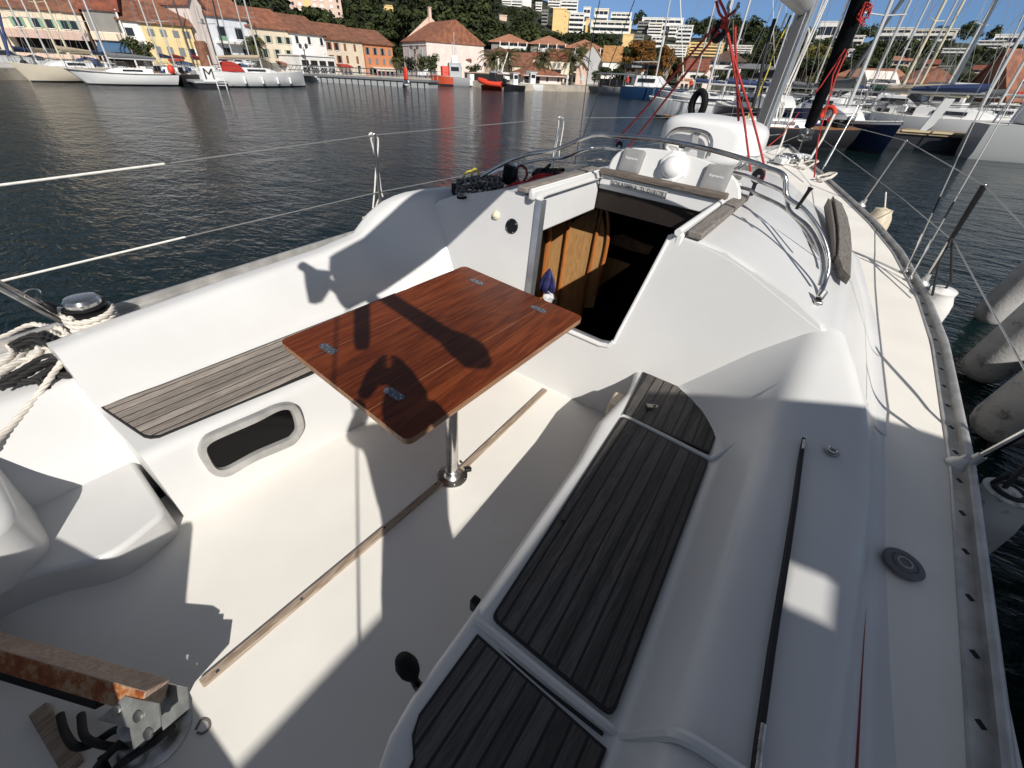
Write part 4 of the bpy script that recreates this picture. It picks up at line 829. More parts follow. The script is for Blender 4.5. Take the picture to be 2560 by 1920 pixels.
# mast and boom
mb0 = by((1912, 300), 4.7); mt0 = by((2023, 5), 4.62); md = (mt0 - mb0).normalized()
GREYM = mat('mast_aluminium', (.50, .50, .50), .42, .55, var=.12, vs=6, stretch=(6, 6, .6)); GREYD = mat('mast_track_shade', (.10, .10, .105), .5, .3)
m = MB(); n = 22
def oval(c, rx, ry): return [c + Vector((rx * math.cos(2 * math.pi * k / n), ry * math.sin(2 * math.pi * k / n), 0)) for k in range(n)]
mbot = mb0 - md * .42
m.loft([oval(mbot, .075, .105), oval(mbot + md * 11.5, .07, .10)]); mast = m.build('mast', GREYM, boat)
m = MB(); m.loft([[c + Vector((x, y, 0)) for x, y in ((-.028, -.125), (.02, -.125), (.02, -.09), (-.028, -.09))] for c in (mbot + md * .2, mbot + md * 11)]); m.build('mast_track', GREYD, mast)
m = MB(); m.tube([mbot + md * .15 + Vector((.055, -.09, 0)), mbot + md * 11 + Vector((.055, -.09, 0))], .022, 10); m.build('furling_tube', ALU, mast)
m = MB(); m.tube([mbot + md * .02 + Vector((0, 0, 0)), mbot - md * .05], .14, 20); m.build('mast_collar', STEELD, mast)
goose = by((1992, 30), 4.5)
BOOMC = mat('boom_grey', (.33, .33, .325), .5, .25, var=.15, vs=5)
bm0 = Vector((.12, 4.52, 2.31)); bm1 = Vector((.47, -.98, 2.10)); bd = (bm1 - bm0).normalized()
m = MB(); m.loft([[c + Vector((x, 0, z)) for x, z in [( .075 * math.cos(a) * 1.0, .095 * math.sin(a)) for a in [2 * math.pi * k / 20 for k in range(20)]]] for c in (bm0, bm0 + bd * .05, bm1)]); boom = m.build('boom', BOOMC, boat)
SAILC = mat('sail_bag', (.05, .06, .09), .8, var=.2, vs=7)
m = MB(); rr = random.Random(4)
m.loft([[c + Vector((x * k, 0, .10 + z * k)) for x, z in [(-.10, -.04), (-.15, .08), (-.12, .24), (-.04, .34), (.05, .34), (.13, .22), (.14, .08), (.09, -.04)]] for c, k in [(bm0.lerp(bm1, t), .55 + .75 * math.sin(math.pi * min(1, .15 + t * .8)) * (1 + .05 * math.sin(t * 31))) for t in [i / 24 for i in range(25)]]]); m.build('sail_bag', SAILC, boom)
m = MB(); m.tube([bm0, bm0 + Vector((-.005, .10, .02))], .03, 10); m.build('gooseneck', STEELD, boom)
# mainsheet: boom block, two coachroof blocks, red falls
zr = lambda *p: Z4(1780, 0, p, .1808)
def blockat(p, r, d, label, loc_name='mainsheet_block'):
    t = thing(loc_name, label, 'pulley', p, HEEL); m = MB(); M_ = frm(Vector((1, 0, 0)), d.cross(Vector((1, 0, 0))).normalized(), d, (0, 0, 0)) if abs(d.x) < .9 else Matrix.Identity(4)
    m.loft([[M_ @ Vector((x * k, y * k, z)) for x, y in [(r * math.cos(a), r * 1.25 * math.sin(a)) for a in [2 * math.pi * i / 22 for i in range(22)]]] for k, z in ((.8, -.020), (1, -.013), (1, .013), (.8, .020))]); m.build('cheek', BLACK, t)
    m = MB(); m.lathe([(r * .25, -.023), (r * .25, .023)], 14, M_); m.build('sheave_pin', STEELD, t); return t
viewd = Vector((.35, -.93, .1)).normalized()
YB = 2.35
bb = by(zr((100, 440))[0], YB); blockat(bb, .045, viewd, 'black double block hanging under the boom with red sheets through it')
bp = by(Z4(1280, 0, [(925, 1265)])[0], 2.95); blockat(bp, .034, viewd, 'black mainsheet block on the port side of the cabin top behind the white pod')
bs = by(r2((1910, 830))[0], 2.55); blockat(bs, .040, viewd, 'black mainsheet block on the starboard side of the cabin top beside the white pod')
part('block_strap', BLACK, ([bs, Vector((bs.x + .005, bs.y, roofz(bs.x) - .02))], .014)); part('block_strap', BLACK, ([bp, Vector((bp.x - .01, bp.y + .02, .98))], .014))
def fall(label, px, ys): loose('mainsheet', label, 'rope', RROPE, [[by(p, y) for p, y in zip(px, ys)]], .0075, lay=False, n=3)
y0 = 2.33
sheet = [
  (zr((0, 465)) + Z4(1280, 0, [(1690, 300), (1110, 985), (950, 1160), (890, 1230)]), (YB, YB, 2.7, 2.9, 2.95)),
  (zr((20, 530)) + Z4(1280, 0, [(1715, 360), (1080, 1180), (1000, 1275)]), (YB, YB, 2.88, 2.95)),
  (zr((215, 250), (210, 420), (300, 800), (420, 1200), (560, 1640)) + r2((1980, 690), (1985, 820), (1960, 900)), (2.33, 2.34, 2.38, 2.42, 2.47, 2.54, 2.55, 2.55)),
  (zr((190, 380), (260, 680), (310, 1000), (370, 1300), (440, 1640)) + r2((1810, 640), (1830, 780)), (2.33, 2.36, 2.40, 2.44, 2.48, 2.54, 2.55)),
  (zr((320, 340), (320, 600), (340, 900), (350, 1300), (365, 1640)) + r2((1690, 160)), (2.36, 2.38, 2.42, 2.46, 2.5, 2.52)),
  (zr((60, 20), (100, 180), (165, 260), (190, 300)), (2.2, 2.25, 2.3, 2.33)), (zr((100, 0), (165, 130), (200, 230), (200, 300)), (2.2, 2.25, 2.3, 2.33)), (zr((375, 90), (230, 220), (190, 270)), (2.42, 2.36, 2.33)),
]
m = MB()
for px, ys_ in sheet:
    m.tube(cr([by(p, y) for p, y in zip(px, ys_)], 3), .0072, 8)
kn = by(zr((170, 300))[0], 2.33)
m.sphere(kn + Vector((0, 0, .006)), .019, 10, 8); m.sphere(kn + Vector((0, 0, -.018)), .018, 10, 8)
onboat(m, 'mainsheet', RROPE, kn, 'red mainsheet rove between the boom and two black cabin top blocks', 'rope', sharp=80, fix=False)
part('boom_hanger', STEELD, (cr([by(p, 2.38) for p in zr((250, 10), (215, 90), (230, 150), (200, 240))], 4), .008), (cr([by(p, 2.4) for p in zr((375, 30), (350, 90), (320, 160), (280, 230))], 4), .008))
# halyards along the mast
def line_(name, mt, px, ys_, r): part(name, mt, ([by(p, y) for p, y in zip(px, ys_)], r), n=8)
line_('halyard', YROPE, zr((1040, 330), (880, 680), (740, 1060), (640, 1300), (520, 1560), (480, 1650)), (4.5, 4.5, 4.5, 4.5, 4.45, 4.45), .008)
line_('halyard', BROPE, zr((870, 260), (800, 480), (720, 800), (660, 1120), (560, 1500)), (4.4, 4.4, 4.4, 4.4, 4.4), .016)
line_('halyard', BROPE, zr((1090, 210), (900, 640), (720, 1100), (640, 1500), (620, 1650)), (4.5, 4.5, 4.5, 4.5, 4.5), .008)
line_('halyard', WLINE, zr((1040, 180), (950, 400)), (4.5, 4.5), .008)
for q in (((1580, 0), (1290, 620), (1040, 1190), (1000, 1290)), ((1600, 0), (1330, 620), (1090, 1160), (1000, 1370)), ((1450, 0), (1310, 350), (1280, 440))):
    line_('halyard', WLINE, zr(*q), (4.8,) * len(q), .0065)
line_('halyard', WLINE, zr((1270, 430), (1300, 390), (1340, 400), (1340, 470), (1290, 620), (1200, 830), (1040, 1180)), (4.75,) * 7, .009)
m = MB()
for q in (((920, 1480), (900, 1560), (880, 1650)), ((960, 1470), (1010, 1440), (980, 1420), (930, 1440), (960, 1480)), ((950, 1500), (940, 1580), (920, 1690)), ((900, 1500), (960, 1460), (990, 1430)), ((970, 1280), (960, 1400), (990, 1500), (950, 1620))): m.tube(cr([by(p, 4.78) for p in zr(*q)], 4), .010, 7)
onboat(m, 'halyard_coil', WLINE, m.v[0].copy(), 'white halyard tail coiled on the mast foot', 'rope', sharp=80)
# furled headsail, drum, pulpit
f0 = Vector((.05, 9.45, .95)); fa = by(Z4(1920, 0, [(355, 1090)])[0], 9.3); fb = by(Z4(1920, 0, [(800, 0)])[0], 8.6); fd = (fb - fa).normalized()
HS_ = mat('furled_sail_cover', (.004, .0045, .006), .85, var=.4, vs=20, stretch=(1, 1, .3), spec=.1)
m = MB(); rr = random.Random(5); pts = [fa + fd * (i * .25) for i in range(34)]; m.tube(pts, [.075 + .085 * min(1, i / 12) + rr.uniform(-.008, .008) for i in range(34)], 14); m.build('furled_headsail', HS_, boat)
part('headsail_edge', WLINE, ([fa + fd * 1.2 + Vector((-.14, 0, 0)), fa + fd * 8 + Vector((-.165, 0, 0))], .012))
m = MB(); Mx = frm(*(lambda z: (z.orthogonal().normalized(), z.cross(z.orthogonal().normalized()), z))(fd), fa - fd * .22)
m.lathe([(.02, -.12), (.03, .0), (.125, .01), (.125, .03), (.06, .04), (.06, .10), (.12, .11), (.12, .13), (.04, .14), (.04, .24)], 24, Mx); m.build('furling_drum', STEELD, boat)
part('forestay', STEELD, ([fa - fd * .34, fa - fd * .75], .018))
pz = lambda px, y: by(Z4(1920, 0, [px])[0], y)
PT = [[pz((65, 1350), 8.4), pz((120, 1230), 8.4), pz((220, 930), 8.4)], [pz((365, 1370), 7.5), pz((470, 1200), 7.5), pz((575, 985), 7.5)]]
for q in PT: part('pulpit', COVW, (q, .016))
line_('furling_line', RROPE, Z4(1920, 0, [(0, 1265), (130, 1160), (270, 970)]), (6.0, 7.3, 9.2), .007)
for q in (((670, 420), (460, 740), (410, 800)), ((690, 430), (590, 660), (520, 880), (450, 1130), (420, 1300), (400, 1530)), ((640, 480), (560, 650), (540, 780))): line_('furling_line', RROPE, Z4(1920, 0, q), (8.7,) * 3 if len(q) == 3 else (8.7, 8.4, 8.0, 7.6, 7.2, 6.6), .010)
m = MB(); rr = random.Random(9)
for i in range(7): c = pz((830 + rr.uniform(-15, 15), 120 + rr.uniform(-30, 30)), 8.5); m.tube([c + Vector((.07 * math.cos(a) * rr.uniform(.5, 1), rr.uniform(-.05, .05), .10 * math.sin(a) + rr.uniform(-.03, .03))) for a in [k * .7 for k in range(9)]], .009, 6)
onboat(m, 'furling_line_coil', RROPE, m.v[0].copy(), 'red line hitched in a bunch high on the furled black headsail', 'rope', sharp=80)
line_('bow_line', WIRE, Z4(1920, 0, [(0, 1170), (110, 1160)]), (8.0, 8.4), .006); line_('bow_line', WIRE, Z4(1920, 0, [(115, 1235), (270, 1170)]), (8.4, 9.3), .006)
# anchor and clutter on the foredeck
rr = random.Random(21)
for i in range(16):
    px = Z4(1920, 0, [(80 + rr.uniform(0, 260), 1390 - rr.uniform(0, 40) + 0)])[0]; c = bz(px, .74); m = MB(); m.box(c, (rr.uniform(.05, .18), rr.uniform(.05, .2), rr.uniform(.04, .12)), Matrix.Rotation(rr.uniform(0, 3), 3, 'Z')); m.build('deck_fitting', rr.choice([WHITE, STEELD, BLACK, GEL]), boat, bevel=.012)
def coil(name, label, px, y, r, mt, turns=4):
    c = by(px, y); m = MB(); rr = random.Random(int(px[0]))
    m.tube(cr([c + Vector((r * math.cos(a) * (1 + .15 * math.sin(3 * a)), r * .6 * math.sin(a), .5 * r * math.sin(a + 1) + rr.uniform(-.01, .02))) for a in [k * .7 for k in range(9 * turns)]], 3), .012, 7); onboat(m, name, mt, c, label, 'rope', sharp=80)
coil('rope_coil', 'small tan rope coil on the starboard side deck by the bright tension rod', (1920 + 500 * .2893, 1530 * .2893), 6.9, .10, WROPE, 3)
coil('rope_coil', 'small tan rope coil nearer the mast on the starboard coachroof edge', (1920 + 340 * .2893, 1420 * .2893), 7.6, .12, WROPE, 2)
# port shrouds (thin dark wires crossing the water)
for q in (((760, 0), (690, 330), (620, 900), (590, 1150), (540, 1420)), ((1060, 0), (900, 420), (720, 880), (600, 1220))): line_('shroud', mat('dark_wire', (.06, .06, .06), .4, .6), Z4(1280, 0, q), (4.1,) * len(q), .0045)
# ---- life raft canister on its cradle
lr = thing('life_raft', 'white life raft canister strapped in a steel cradle on the cabin top', 'life raft', (0, 3.2, 1.09), HEEL)
def lraft(y0, y1, z0, z1_, x0, x1): 
    m = MB(); rings = []
    for t, k in ((0, .55), (.02, .72), (.08, .88), (.2, .97), (.5, 1), (.8, .97), (.92, .88), (.98, .72), (1, .55)):
        y = y0 + (y1 - y0) * t; rings.append([Vector(((x0 + x1) / 2 + (a * k) * (x1 - x0) / 2, y, (z0 + z1_) / 2 + b * k ** .6 * (z1_ - z0) / 2)) for a, b in [(math.copysign(abs(math.cos(q)) ** .55, math.cos(q)), math.copysign(abs(math.sin(q)) ** .55, math.sin(q))) for q in [2 * math.pi * i / 28 for i in range(28)]]])
    m.loft(rings); return m
local_build(lraft(2.98, 3.62, 1.14, 1.475, -.40, .41), 'canister', WHITE, lr, sharp=50)
m = MB(); q = [(math.copysign(abs(math.cos(a)) ** .55, math.cos(a)), math.copysign(abs(math.sin(a)) ** .55, math.sin(a))) for a in [2 * math.pi * i / 40 for i in range(40)]]
m.tube([Vector((.005 + a * .412, 3.30 + b * .325, 1.27)) for a, b in q], .011, 6, loop=True); local_build(m, 'canister_rim', WHITE, lr)
STRAP = mat('grey_strap', (.33, .33, .33), .7)
m = MB(); st = [by(p, y) for p, y in zip(r2((1175, 470), (1200, 340), (1235, 290), (1330, 180)), (2.93, 2.93, 2.98, 3.15))]
m.loft([[p + Vector((-.022, 0, 0)), p + Vector((.022, 0, 0)), p + Vector((.022, .01, .006)), p + Vector((-.022, .01, .006))] for p in st]); local_build(m, 'strap', STRAP, lr)
cr1 = [by(p, 2.92) for p in r2((845, 600), (838, 500), (850, 420), (900, 340), (980, 290), (1080, 283), (1250, 310), (1340, 350), (1375, 420), (1372, 500), (1340, 600))]
m = MB(); m.tube(cr(cr1, 5), .0135, 10); local_build(m, 'cradle_hoop', STEEL, lr)
cr1 = [p + Vector((-.02, .03, -.022)) for p in cr1]
m = MB(); m.tube(cr(cr1, 5), .0085, 8); local_build(m, 'cradle_hoop', STEEL, lr)
for dx_ in (0, 1):
    q = [by(p, y) for p, y in zip(r2((1640 + 45 * dx_, 750), (1720 + 45 * dx_, 690), (1760 + 45 * dx_, 560), (1800 + 45 * dx_, 460), (1880 + 20 * dx_, 390)), (2.98, 3.0, 3.05, 3.15, 3.35))]
    m = MB(); m.tube(cr(q, 4), .012, 10); local_build(m, 'cradle_hoop', STEEL, lr)
OR = mat('orange_label', (.60, .12, .01), .5)
m = MB(); a = by(r2((1085, 262))[0], 2.995); b = by(r2((1205, 275))[0], 2.995)
lb = Vector((0, .35, .94)).normalized()
m.loft([[p, p + Vector((0, .012, .035))] for p in (a, b)], False, False); lab = local_build(m, 'label_plate', mat('label_dark', (.15, .15, .15), .5), lr)
for k in range(3):
    p0 = a.lerp(b, .38 + .2 * k); p1 = a.lerp(b, .50 + .2 * k); m = MB(); e_ = Vector((0, -.004, .003)); m.add([p0 + e_, p1 + e_, p1 + e_ + Vector((0, .010, .030)), p0 + e_ + Vector((0, .010, .030))], [(0, 1, 2, 3)]); local_build(m, 'label_stripe', OR, lr)
for y in (3.0, 3.5): m = MB(); m.box((.0, y, 1.115), (.75, .04, .03)); local_build(m, 'cradle_base', STEELD, lr)
m = MB(); m.tube(cr([by(p, 2.7) for p in r2((860, 500), (900, 470), (990, 500), (1000, 540), (920, 560))], 4, True), .012, 8, loop=True); onboat(m, 'white_line_loop', WLINE, m.v[0].copy(), 'white rope bight lying under the life raft cradle hoop', 'rope')

# ---- fenders
def fender(label, top, bot, r, mt, group=None, rope=None, name='fender', cap=True):
    t = thing(name, label, 'fender', top, HEEL, group); d = (bot - top); L_ = d.length; z = d.normalized(); x = z.orthogonal().normalized(); Mx = frm(x, z.cross(x), z, (0, 0, 0)); m = MB()
    pr = [(.008, -.008), (.02, -.006), (.028, .0), (.05 + r * .3, .01), (r * .72, .045), (r * .93, .10), (r, .17), (r, L_ - .16), (r * .92, L_ - .09), (r * .7, L_ - .035), (r * .35, L_ - .005), (.02, L_ + .02), (.01, L_ + .022)]
    m.lathe(pr, 26, Mx); m.build('fender_body', mt, t, sharp=70)
    if rope:
        m = MB(); m.tube([Vector(p) - Vector(top) for p in rope[1]], rope[2], 8); m.build('fender_rope', rope[0], t)
    return t
a = bx(Z4(640, 480, [(1000, 215)])[0], -2.06)
fender('yellowed white fender hanging outside the port coaming', a, a + Vector((.0, -.02, -.55)), .098, FENDY, rope=(WLINE, [a + Vector((0, 0, -.01)), bx(Z4(640, 480, [(1060, 60)])[0], -2.0)], .006))
a = by(Z4(1920, 480, [(1010, 140)])[0], 5.6); fender('yellowed white fender hanging outside the starboard rail near the forward stanchion', a, a + Vector((.02, -.05, -.72)), .125, FENDY, rope=(WLINE, [a, by(Z4(1920, 480, [(1020, 0)])[0], 5.6)], .007))
a = by(Z4(1920, 480, [(1530, 840)])[0], 3.25); fender('white fender with two black ropes hanging just below the starboard stanchion', a, a + Vector((.05, .10, -.62)), .105, FEND, rope=(BROPE, [a + Vector((0, 0, -.02)), a + Vector((0, 0, .06)), sb[1].lerp(st_top[1], .5)], .0085))
part('fender_lanyard', BROPE, ([by(Z4(1920, 480, [(1420, 890)])[0], 3.1), by(Z4(1920, 480, [(1480, 600)])[0], 3.4), sb[1].lerp(st_top[1], .5)], .008))
a = bx(Z4(1920, 960, [(2040, 900)])[0], 2.10); fender('dirty white fender tied with black rope beside the aft starboard deck edge', a + Vector((.02, 0, 0)), a + Vector((.06, 0, -.62)), .108, mat('fender_dirty', (.55, .54, .51), .5, var=.12, vs=5, dirt=((.04, .04, .04), 7, .55)), rope=(BROPE, [a, a + Vector((.03, .15, .32)), a + Vector((.10, .45, .62))], .010))
part('fender_lanyard', BROPE, ([a + Vector((-.05, -.02, .02)), Vector((2.0, 1.0, .62))], .009))
m = MB(); m.tube([a + Vector((.02 + .05 * math.cos(t), .05 * math.sin(t), -.005)) for t in [k * .5 for k in range(13)]], .013, 8); onboat(m, 'rope_lashing', BROPE, a, 'black rope collar round the dirty fender by the aft deck edge', 'rope')
for i, (px, z_, r, ln, lab) in enumerate((((2425, 800), -.52, .17, 1.25, 'grey covered fender furthest forward of the three big ones between the two hulls'), ((2395, 935), -.50, .185, 1.3, 'grey covered fender in the middle of the three big ones between the two hulls'), ((2420, 1075), -.48, .20, 1.35, 'grey covered fender furthest aft of the three big ones between the two hulls'))):
    b = bz(px, z_) + Vector((.10, -.05, .03)); t_ = b + Vector((.10, -.06, ln)); fender(lab, t_, b, r, FENDG, 'big fenders of the neighbouring yacht', rope=(BROPE, [t_, t_ + Vector((.25, 0, .35))], .01))

# ================================================================== the neighbouring yacht that shades the stern (outside the picture to starboard)
NB_ = thing('neighbouring_yacht', 'dark hulled yacht moored alongside to starboard behind the big grey fenders', 'yacht', (4.6, -1.5, -.6))
m = MB(); NAVY = mat('dark_hull', (.006, .007, .010), .3)
st = []
for y, hb in ((-7.5, 1.3), (-6, 1.55), (-3, 1.75), (0, 1.78), (2, 1.65), (3.6, 1.35), (5.0, .85), (6.3, .12)):
    st.append([Vector((s * hb * k, y, z)) for s, k, z in ((-1, .55, -.5), (-1, .92, -.1), (-1, 1.0, .5), (-1, .99, 1.05), (1, .99, 1.05), (1, 1.0, .5), (1, .92, -.1), (1, .55, -.5))])
m.loft(st); m.build('hull', NAVY, NB_, sharp=40)
m = MB(); m.loft([[Vector((x * k, y, z)) for x, z in ((-1.0, 1.05), (-.85, 1.45), (.85, 1.45), (1.0, 1.05))] for y, k in ((-2.6, 1), (1.0, 1), (3.2, .6))]); m.build('cabin', WHITE, NB_, bevel=.05)
m = MB(); m.bx2((-1.55, -7.0, 1.06), (1.55, -2.7, 1.14)); m.build('cockpit_deck', DECK, NB_)
def back_(S):                                          # a point of the deck seen from the canvas, along the sun
    Sw = HEEL @ S - Vector((4.6, -1.5, -.6)); return Sw + sun_w * ((2.93 - Sw.z) / sun_w.z)
CANV = mat('bimini_canvas', (.42, .40, .36), .85, var=.1, vs=8)
def binx(x): t = (x + 1.72) / 3.3; return 2.86 + .18 * math.sin(math.pi * min(1, max(0, t))), 1.05 - .35 * (2 * t - 1) ** 2 + .05 * t
def canopy(x0, x1, y0, y1, n=6):
    rr_ = []
    for i in range(n + 1):
        x = x0 + (x1 - x0) * i / n; z, yf = binx(x); ya = yf if y1 is None else y1; rr_.append([Vector((x, y0, z)), Vector((x, ya, z)), Vector((x, ya, z - .015)), Vector((x, y0, z - .015))])
    m = MB(); m.loft(rr_); return m.build('bimini', CANV, NB_, sharp=60)
HOLE = [back_(bz(p, .645)) for p in ((2010, 1430), (2150, 1500), (2120, 1600), (2030, 1570))]
hx0, hx1 = min(p.x for p in HOLE), max(p.x for p in HOLE); hy0, hy1 = min(p.y for p in HOLE), max(p.y for p in HOLE)
canopy(-1.72, hx0, -5.2, None); canopy(hx1, 1.58, -5.2, None); canopy(hx0, hx1, -5.2, hy0, 2); canopy(hx0, hx1, hy1, None, 2)
for y in (-4.9, -2.4, .6):
    m = MB(); m.tube([(-1.5, y * .8 - .6, 1.08), (-1.66, y, 2.2), (-1.5, y, 2.88), (0, y, 3.02), (1.3, y, 2.9), (1.55, y, 2.2), (1.45, y * .8 - .6, 1.08)], .014, 8); m.build('bimini_frame', STEEL, NB_)
for y in (-5, -2.5, 0, 2.5, 4.6):
    for s in (-1,): m = MB(); m.tube([(s * (1.68 if y < 3 else 1.0), y, 1.05), (s * (1.7 if y < 3 else 1.02), y, 1.68)], .0125, 8); m.build('stanchion', STEEL, NB_)
# ================================================================== harbour: water, land, hill
WL = -.62
def azpx(x, y=None):
    yy = y if y is not None else 124 + (240.4 - 124.1) * x / 2560; v = wray((x, yy)); return math.atan2(v.x, v.y)
LAND = [(-900, 60), (-300, 62), (0, 69.5), (200, 73), (520, 78), (760, 98), (1080, 99), (1300, 86.5), (1495, 95), (1560, 88), (1700, 80), (1800, 76), (1950, 72), (2200, 62), (2400, 60), (2600, 58), (3200, 55), (4200, 60)]
SKYPX = [(1431, 4), (1458, 17), (1500, 20), (1527, 20), (1600, 22), (1700, 38), (1800, 47), (1900, 52), (2000, 58), (2050, 58), (2165, 46), (2230, 52), (2269, 60), (2300, 52), (2373, 56), (2440, 52), (2488, 56), (2510, 70), (2560, 65)]
LANDA = [(azpx(x), d) for x, d in LAND]; _el = lambda p: (wray(p).z / math.hypot(wray(p).x, wray(p).y))
SKYA = [(azpx(x), e) for x, e in ((-900, .20), (-300, .21), (0, .215), (400, .20), (800, .175), (1100, .155), (1300, .14), (1390, .125))] + [(azpx(*p), _el(p)) for p in SKYPX] + [(azpx(3200), .11), (azpx(4200), .10)]
ZQ = .30
def terrain(az, r):
    r0 = interp(LANDA, az) + 34; sk = interp(SKYA, az); r1 = 330
    if r <= r0: return ZQ
    t = min(1.35, (r - r0) / (r1 - r0)); zt = CAM.z + sk * r1 - 8.5
    z = ZQ + (zt - ZQ) * (.55 * t + .45 * t * t if t < 1 else 1 + .12 * (t - 1))
    q = noise.noise(Vector((r * math.sin(az) * .02, r * math.cos(az) * .02, 3.1)))
    return z + q * 3.0 * min(1, t * 3)
def onhill(px, lift=0.0):
    v = wray(px); hh = math.hypot(v.x, v.y); az = math.atan2(v.x, v.y); prev = None
    r = 70.0
    while r < 420:
        z = CAM.z + v.z / hh * r
        if z <= terrain(az, r) + lift: return r
        r += 1.0
    return 330.0
WATER = bpy.data.materials.new('harbour_water'); WATER.use_nodes = True
def _water():
    t = WATER.node_tree; L = t.links; b = t.nodes['Principled BSDF']; b.inputs['Base Color'].default_value = (.0035, .0115, .0125, 1); b.inputs['Roughness'].default_value = .05; b.inputs['IOR'].default_value = 1.33; b.inputs['Specular IOR Level'].default_value = .15
    tc = t.nodes.new('ShaderNodeTexCoord'); last = None
    mp = t.nodes.new('ShaderNodeMapping'); mp.inputs['Rotation'].default_value = (0, 0, R(28)); mp.inputs['Scale'].default_value = (1, 1.9, 1); L.new(tc.outputs['Object'], mp.inputs[0])
    add = None
    for sc_, dt, wgt, dist in ((.55, 3, 1.0, .6), (2.1, 4, .55, .8), (6.5, 3, .22, .4)):
        n = t.nodes.new('ShaderNodeTexNoise'); n.inputs['Scale'].default_value = sc_; n.inputs['Detail'].default_value = dt; n.inputs['Distortion'].default_value = dist; L.new(mp.outputs[0], n.inputs[0])
        m_ = t.nodes.new('ShaderNodeMath'); m_.operation = 'MULTIPLY'; m_.inputs[1].default_value = wgt; L.new(n.outputs[0], m_.inputs[0])
        if add is None: add = m_
        else: a_ = t.nodes.new('ShaderNodeMath'); a_.operation = 'ADD'; L.new(add.outputs[0], a_.inputs[0]); L.new(m_.outputs[0], a_.inputs[1]); add = a_
    bp = t.nodes.new('ShaderNodeBump'); bp.inputs['Strength'].default_value = 1.0; bp.inputs['Distance'].default_value = .09; L.new(add.outputs[0], bp.inputs['Height']); L.new(bp.outputs[0], b.inputs['Normal'])
_water()
m = MB(); m.add([(-1500, -1500, WL), (1500, -1500, WL), (1500, 1500, WL), (-1500, 1500, WL)], [(0, 1, 2, 3)]); tag(m.build('water', WATER), kind='structure')
# land: a quay apron, then the hill; one sheet
GROUND = mat('hill_ground', (.04, .045, .02), .95, col2=(.014, .02, .008), vs=.25, bump=.8, bs=.6)
QUAY = mat('quay_stone', (.36, .32, .26), .85, var=.25, vs=.5, dirt=((.16, .14, .11), .9, .56))
A0, A1, NA = azpx(-900), azpx(4200), 260
rad = [0, 0, 3, 8, 16, 30, 36, 44, 54, 66, 80, 96, 114, 134, 156, 180, 205, 232, 260, 300, 360]
m = MB(); rows = []
for i in range(NA + 1):
    az = A0 + (A1 - A0) * i / NA; r0 = interp(LANDA, az); row = []
    for j, dr in enumerate(rad):
        r = r0 + dr; z = -1.5 if j == 0 else terrain(az, r); row.append(Vector((CAM.x + r * math.sin(az), CAM.y + r * math.cos(az), z)))
    rows.append(row)
m.loft([r[:7] for r in rows], False, False); quay = tag(m.build('quay', QUAY, sharp=60), kind='structure')
m = MB(); m.loft([r[6:] for r in rows], False, False); hill = tag(m.build('hillside', GROUND, sharp=180), kind='structure')

# ================================================================== buildings
GLASS = mat('window_dark', (.018, .02, .024), .15, spec=.6)
def hcol(name, c, v=.08): return mat('wall_' + name, c, .85, var=v, vs=.7, dirt=(tuple(q * .8 for q in c), .5, .62))
def tile(name, c, c2): return mat('tiles_' + name, c, .85, col2=c2, vs=1.3, detail=8, bump=.35, bs=6)
T_RED = tile('red', (.25, .075, .04), (.14, .045, .028)); T_OR = tile('orange', (.29, .115, .06), (.17, .065, .04)); T_BR = tile('brown', (.24, .10, .055), (.13, .055, .035)); T_PK = tile('pink', (.40, .19, .11), (.28, .12, .07)); T_DK = tile('dark', (.12, .07, .05), (.07, .045, .035)); T_TAN = tile('tan', (.44, .24, .09), (.30, .14, .05))
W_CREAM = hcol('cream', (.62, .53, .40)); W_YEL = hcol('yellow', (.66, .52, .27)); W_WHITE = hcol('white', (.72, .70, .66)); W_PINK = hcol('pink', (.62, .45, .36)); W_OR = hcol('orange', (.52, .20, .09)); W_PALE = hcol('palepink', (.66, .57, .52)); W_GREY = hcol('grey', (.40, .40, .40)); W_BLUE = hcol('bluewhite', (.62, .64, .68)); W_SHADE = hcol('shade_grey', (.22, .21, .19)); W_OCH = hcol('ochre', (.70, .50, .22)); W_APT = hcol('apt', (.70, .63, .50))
S_GREY = mat('shutter_grey', (.16, .18, .18), .7); S_GRN = mat('shutter_green', (.16, .30, .20), .7); S_BRN = mat('shutter_brown', (.20, .075, .04), .7); S_PALE = mat('shutter_pale', (.34, .37, .27), .7); S_WHT = mat('shutter_white', (.66, .66, .64), .7); S_BLU = mat('shutter_blue', (.42, .52, .56), .7)
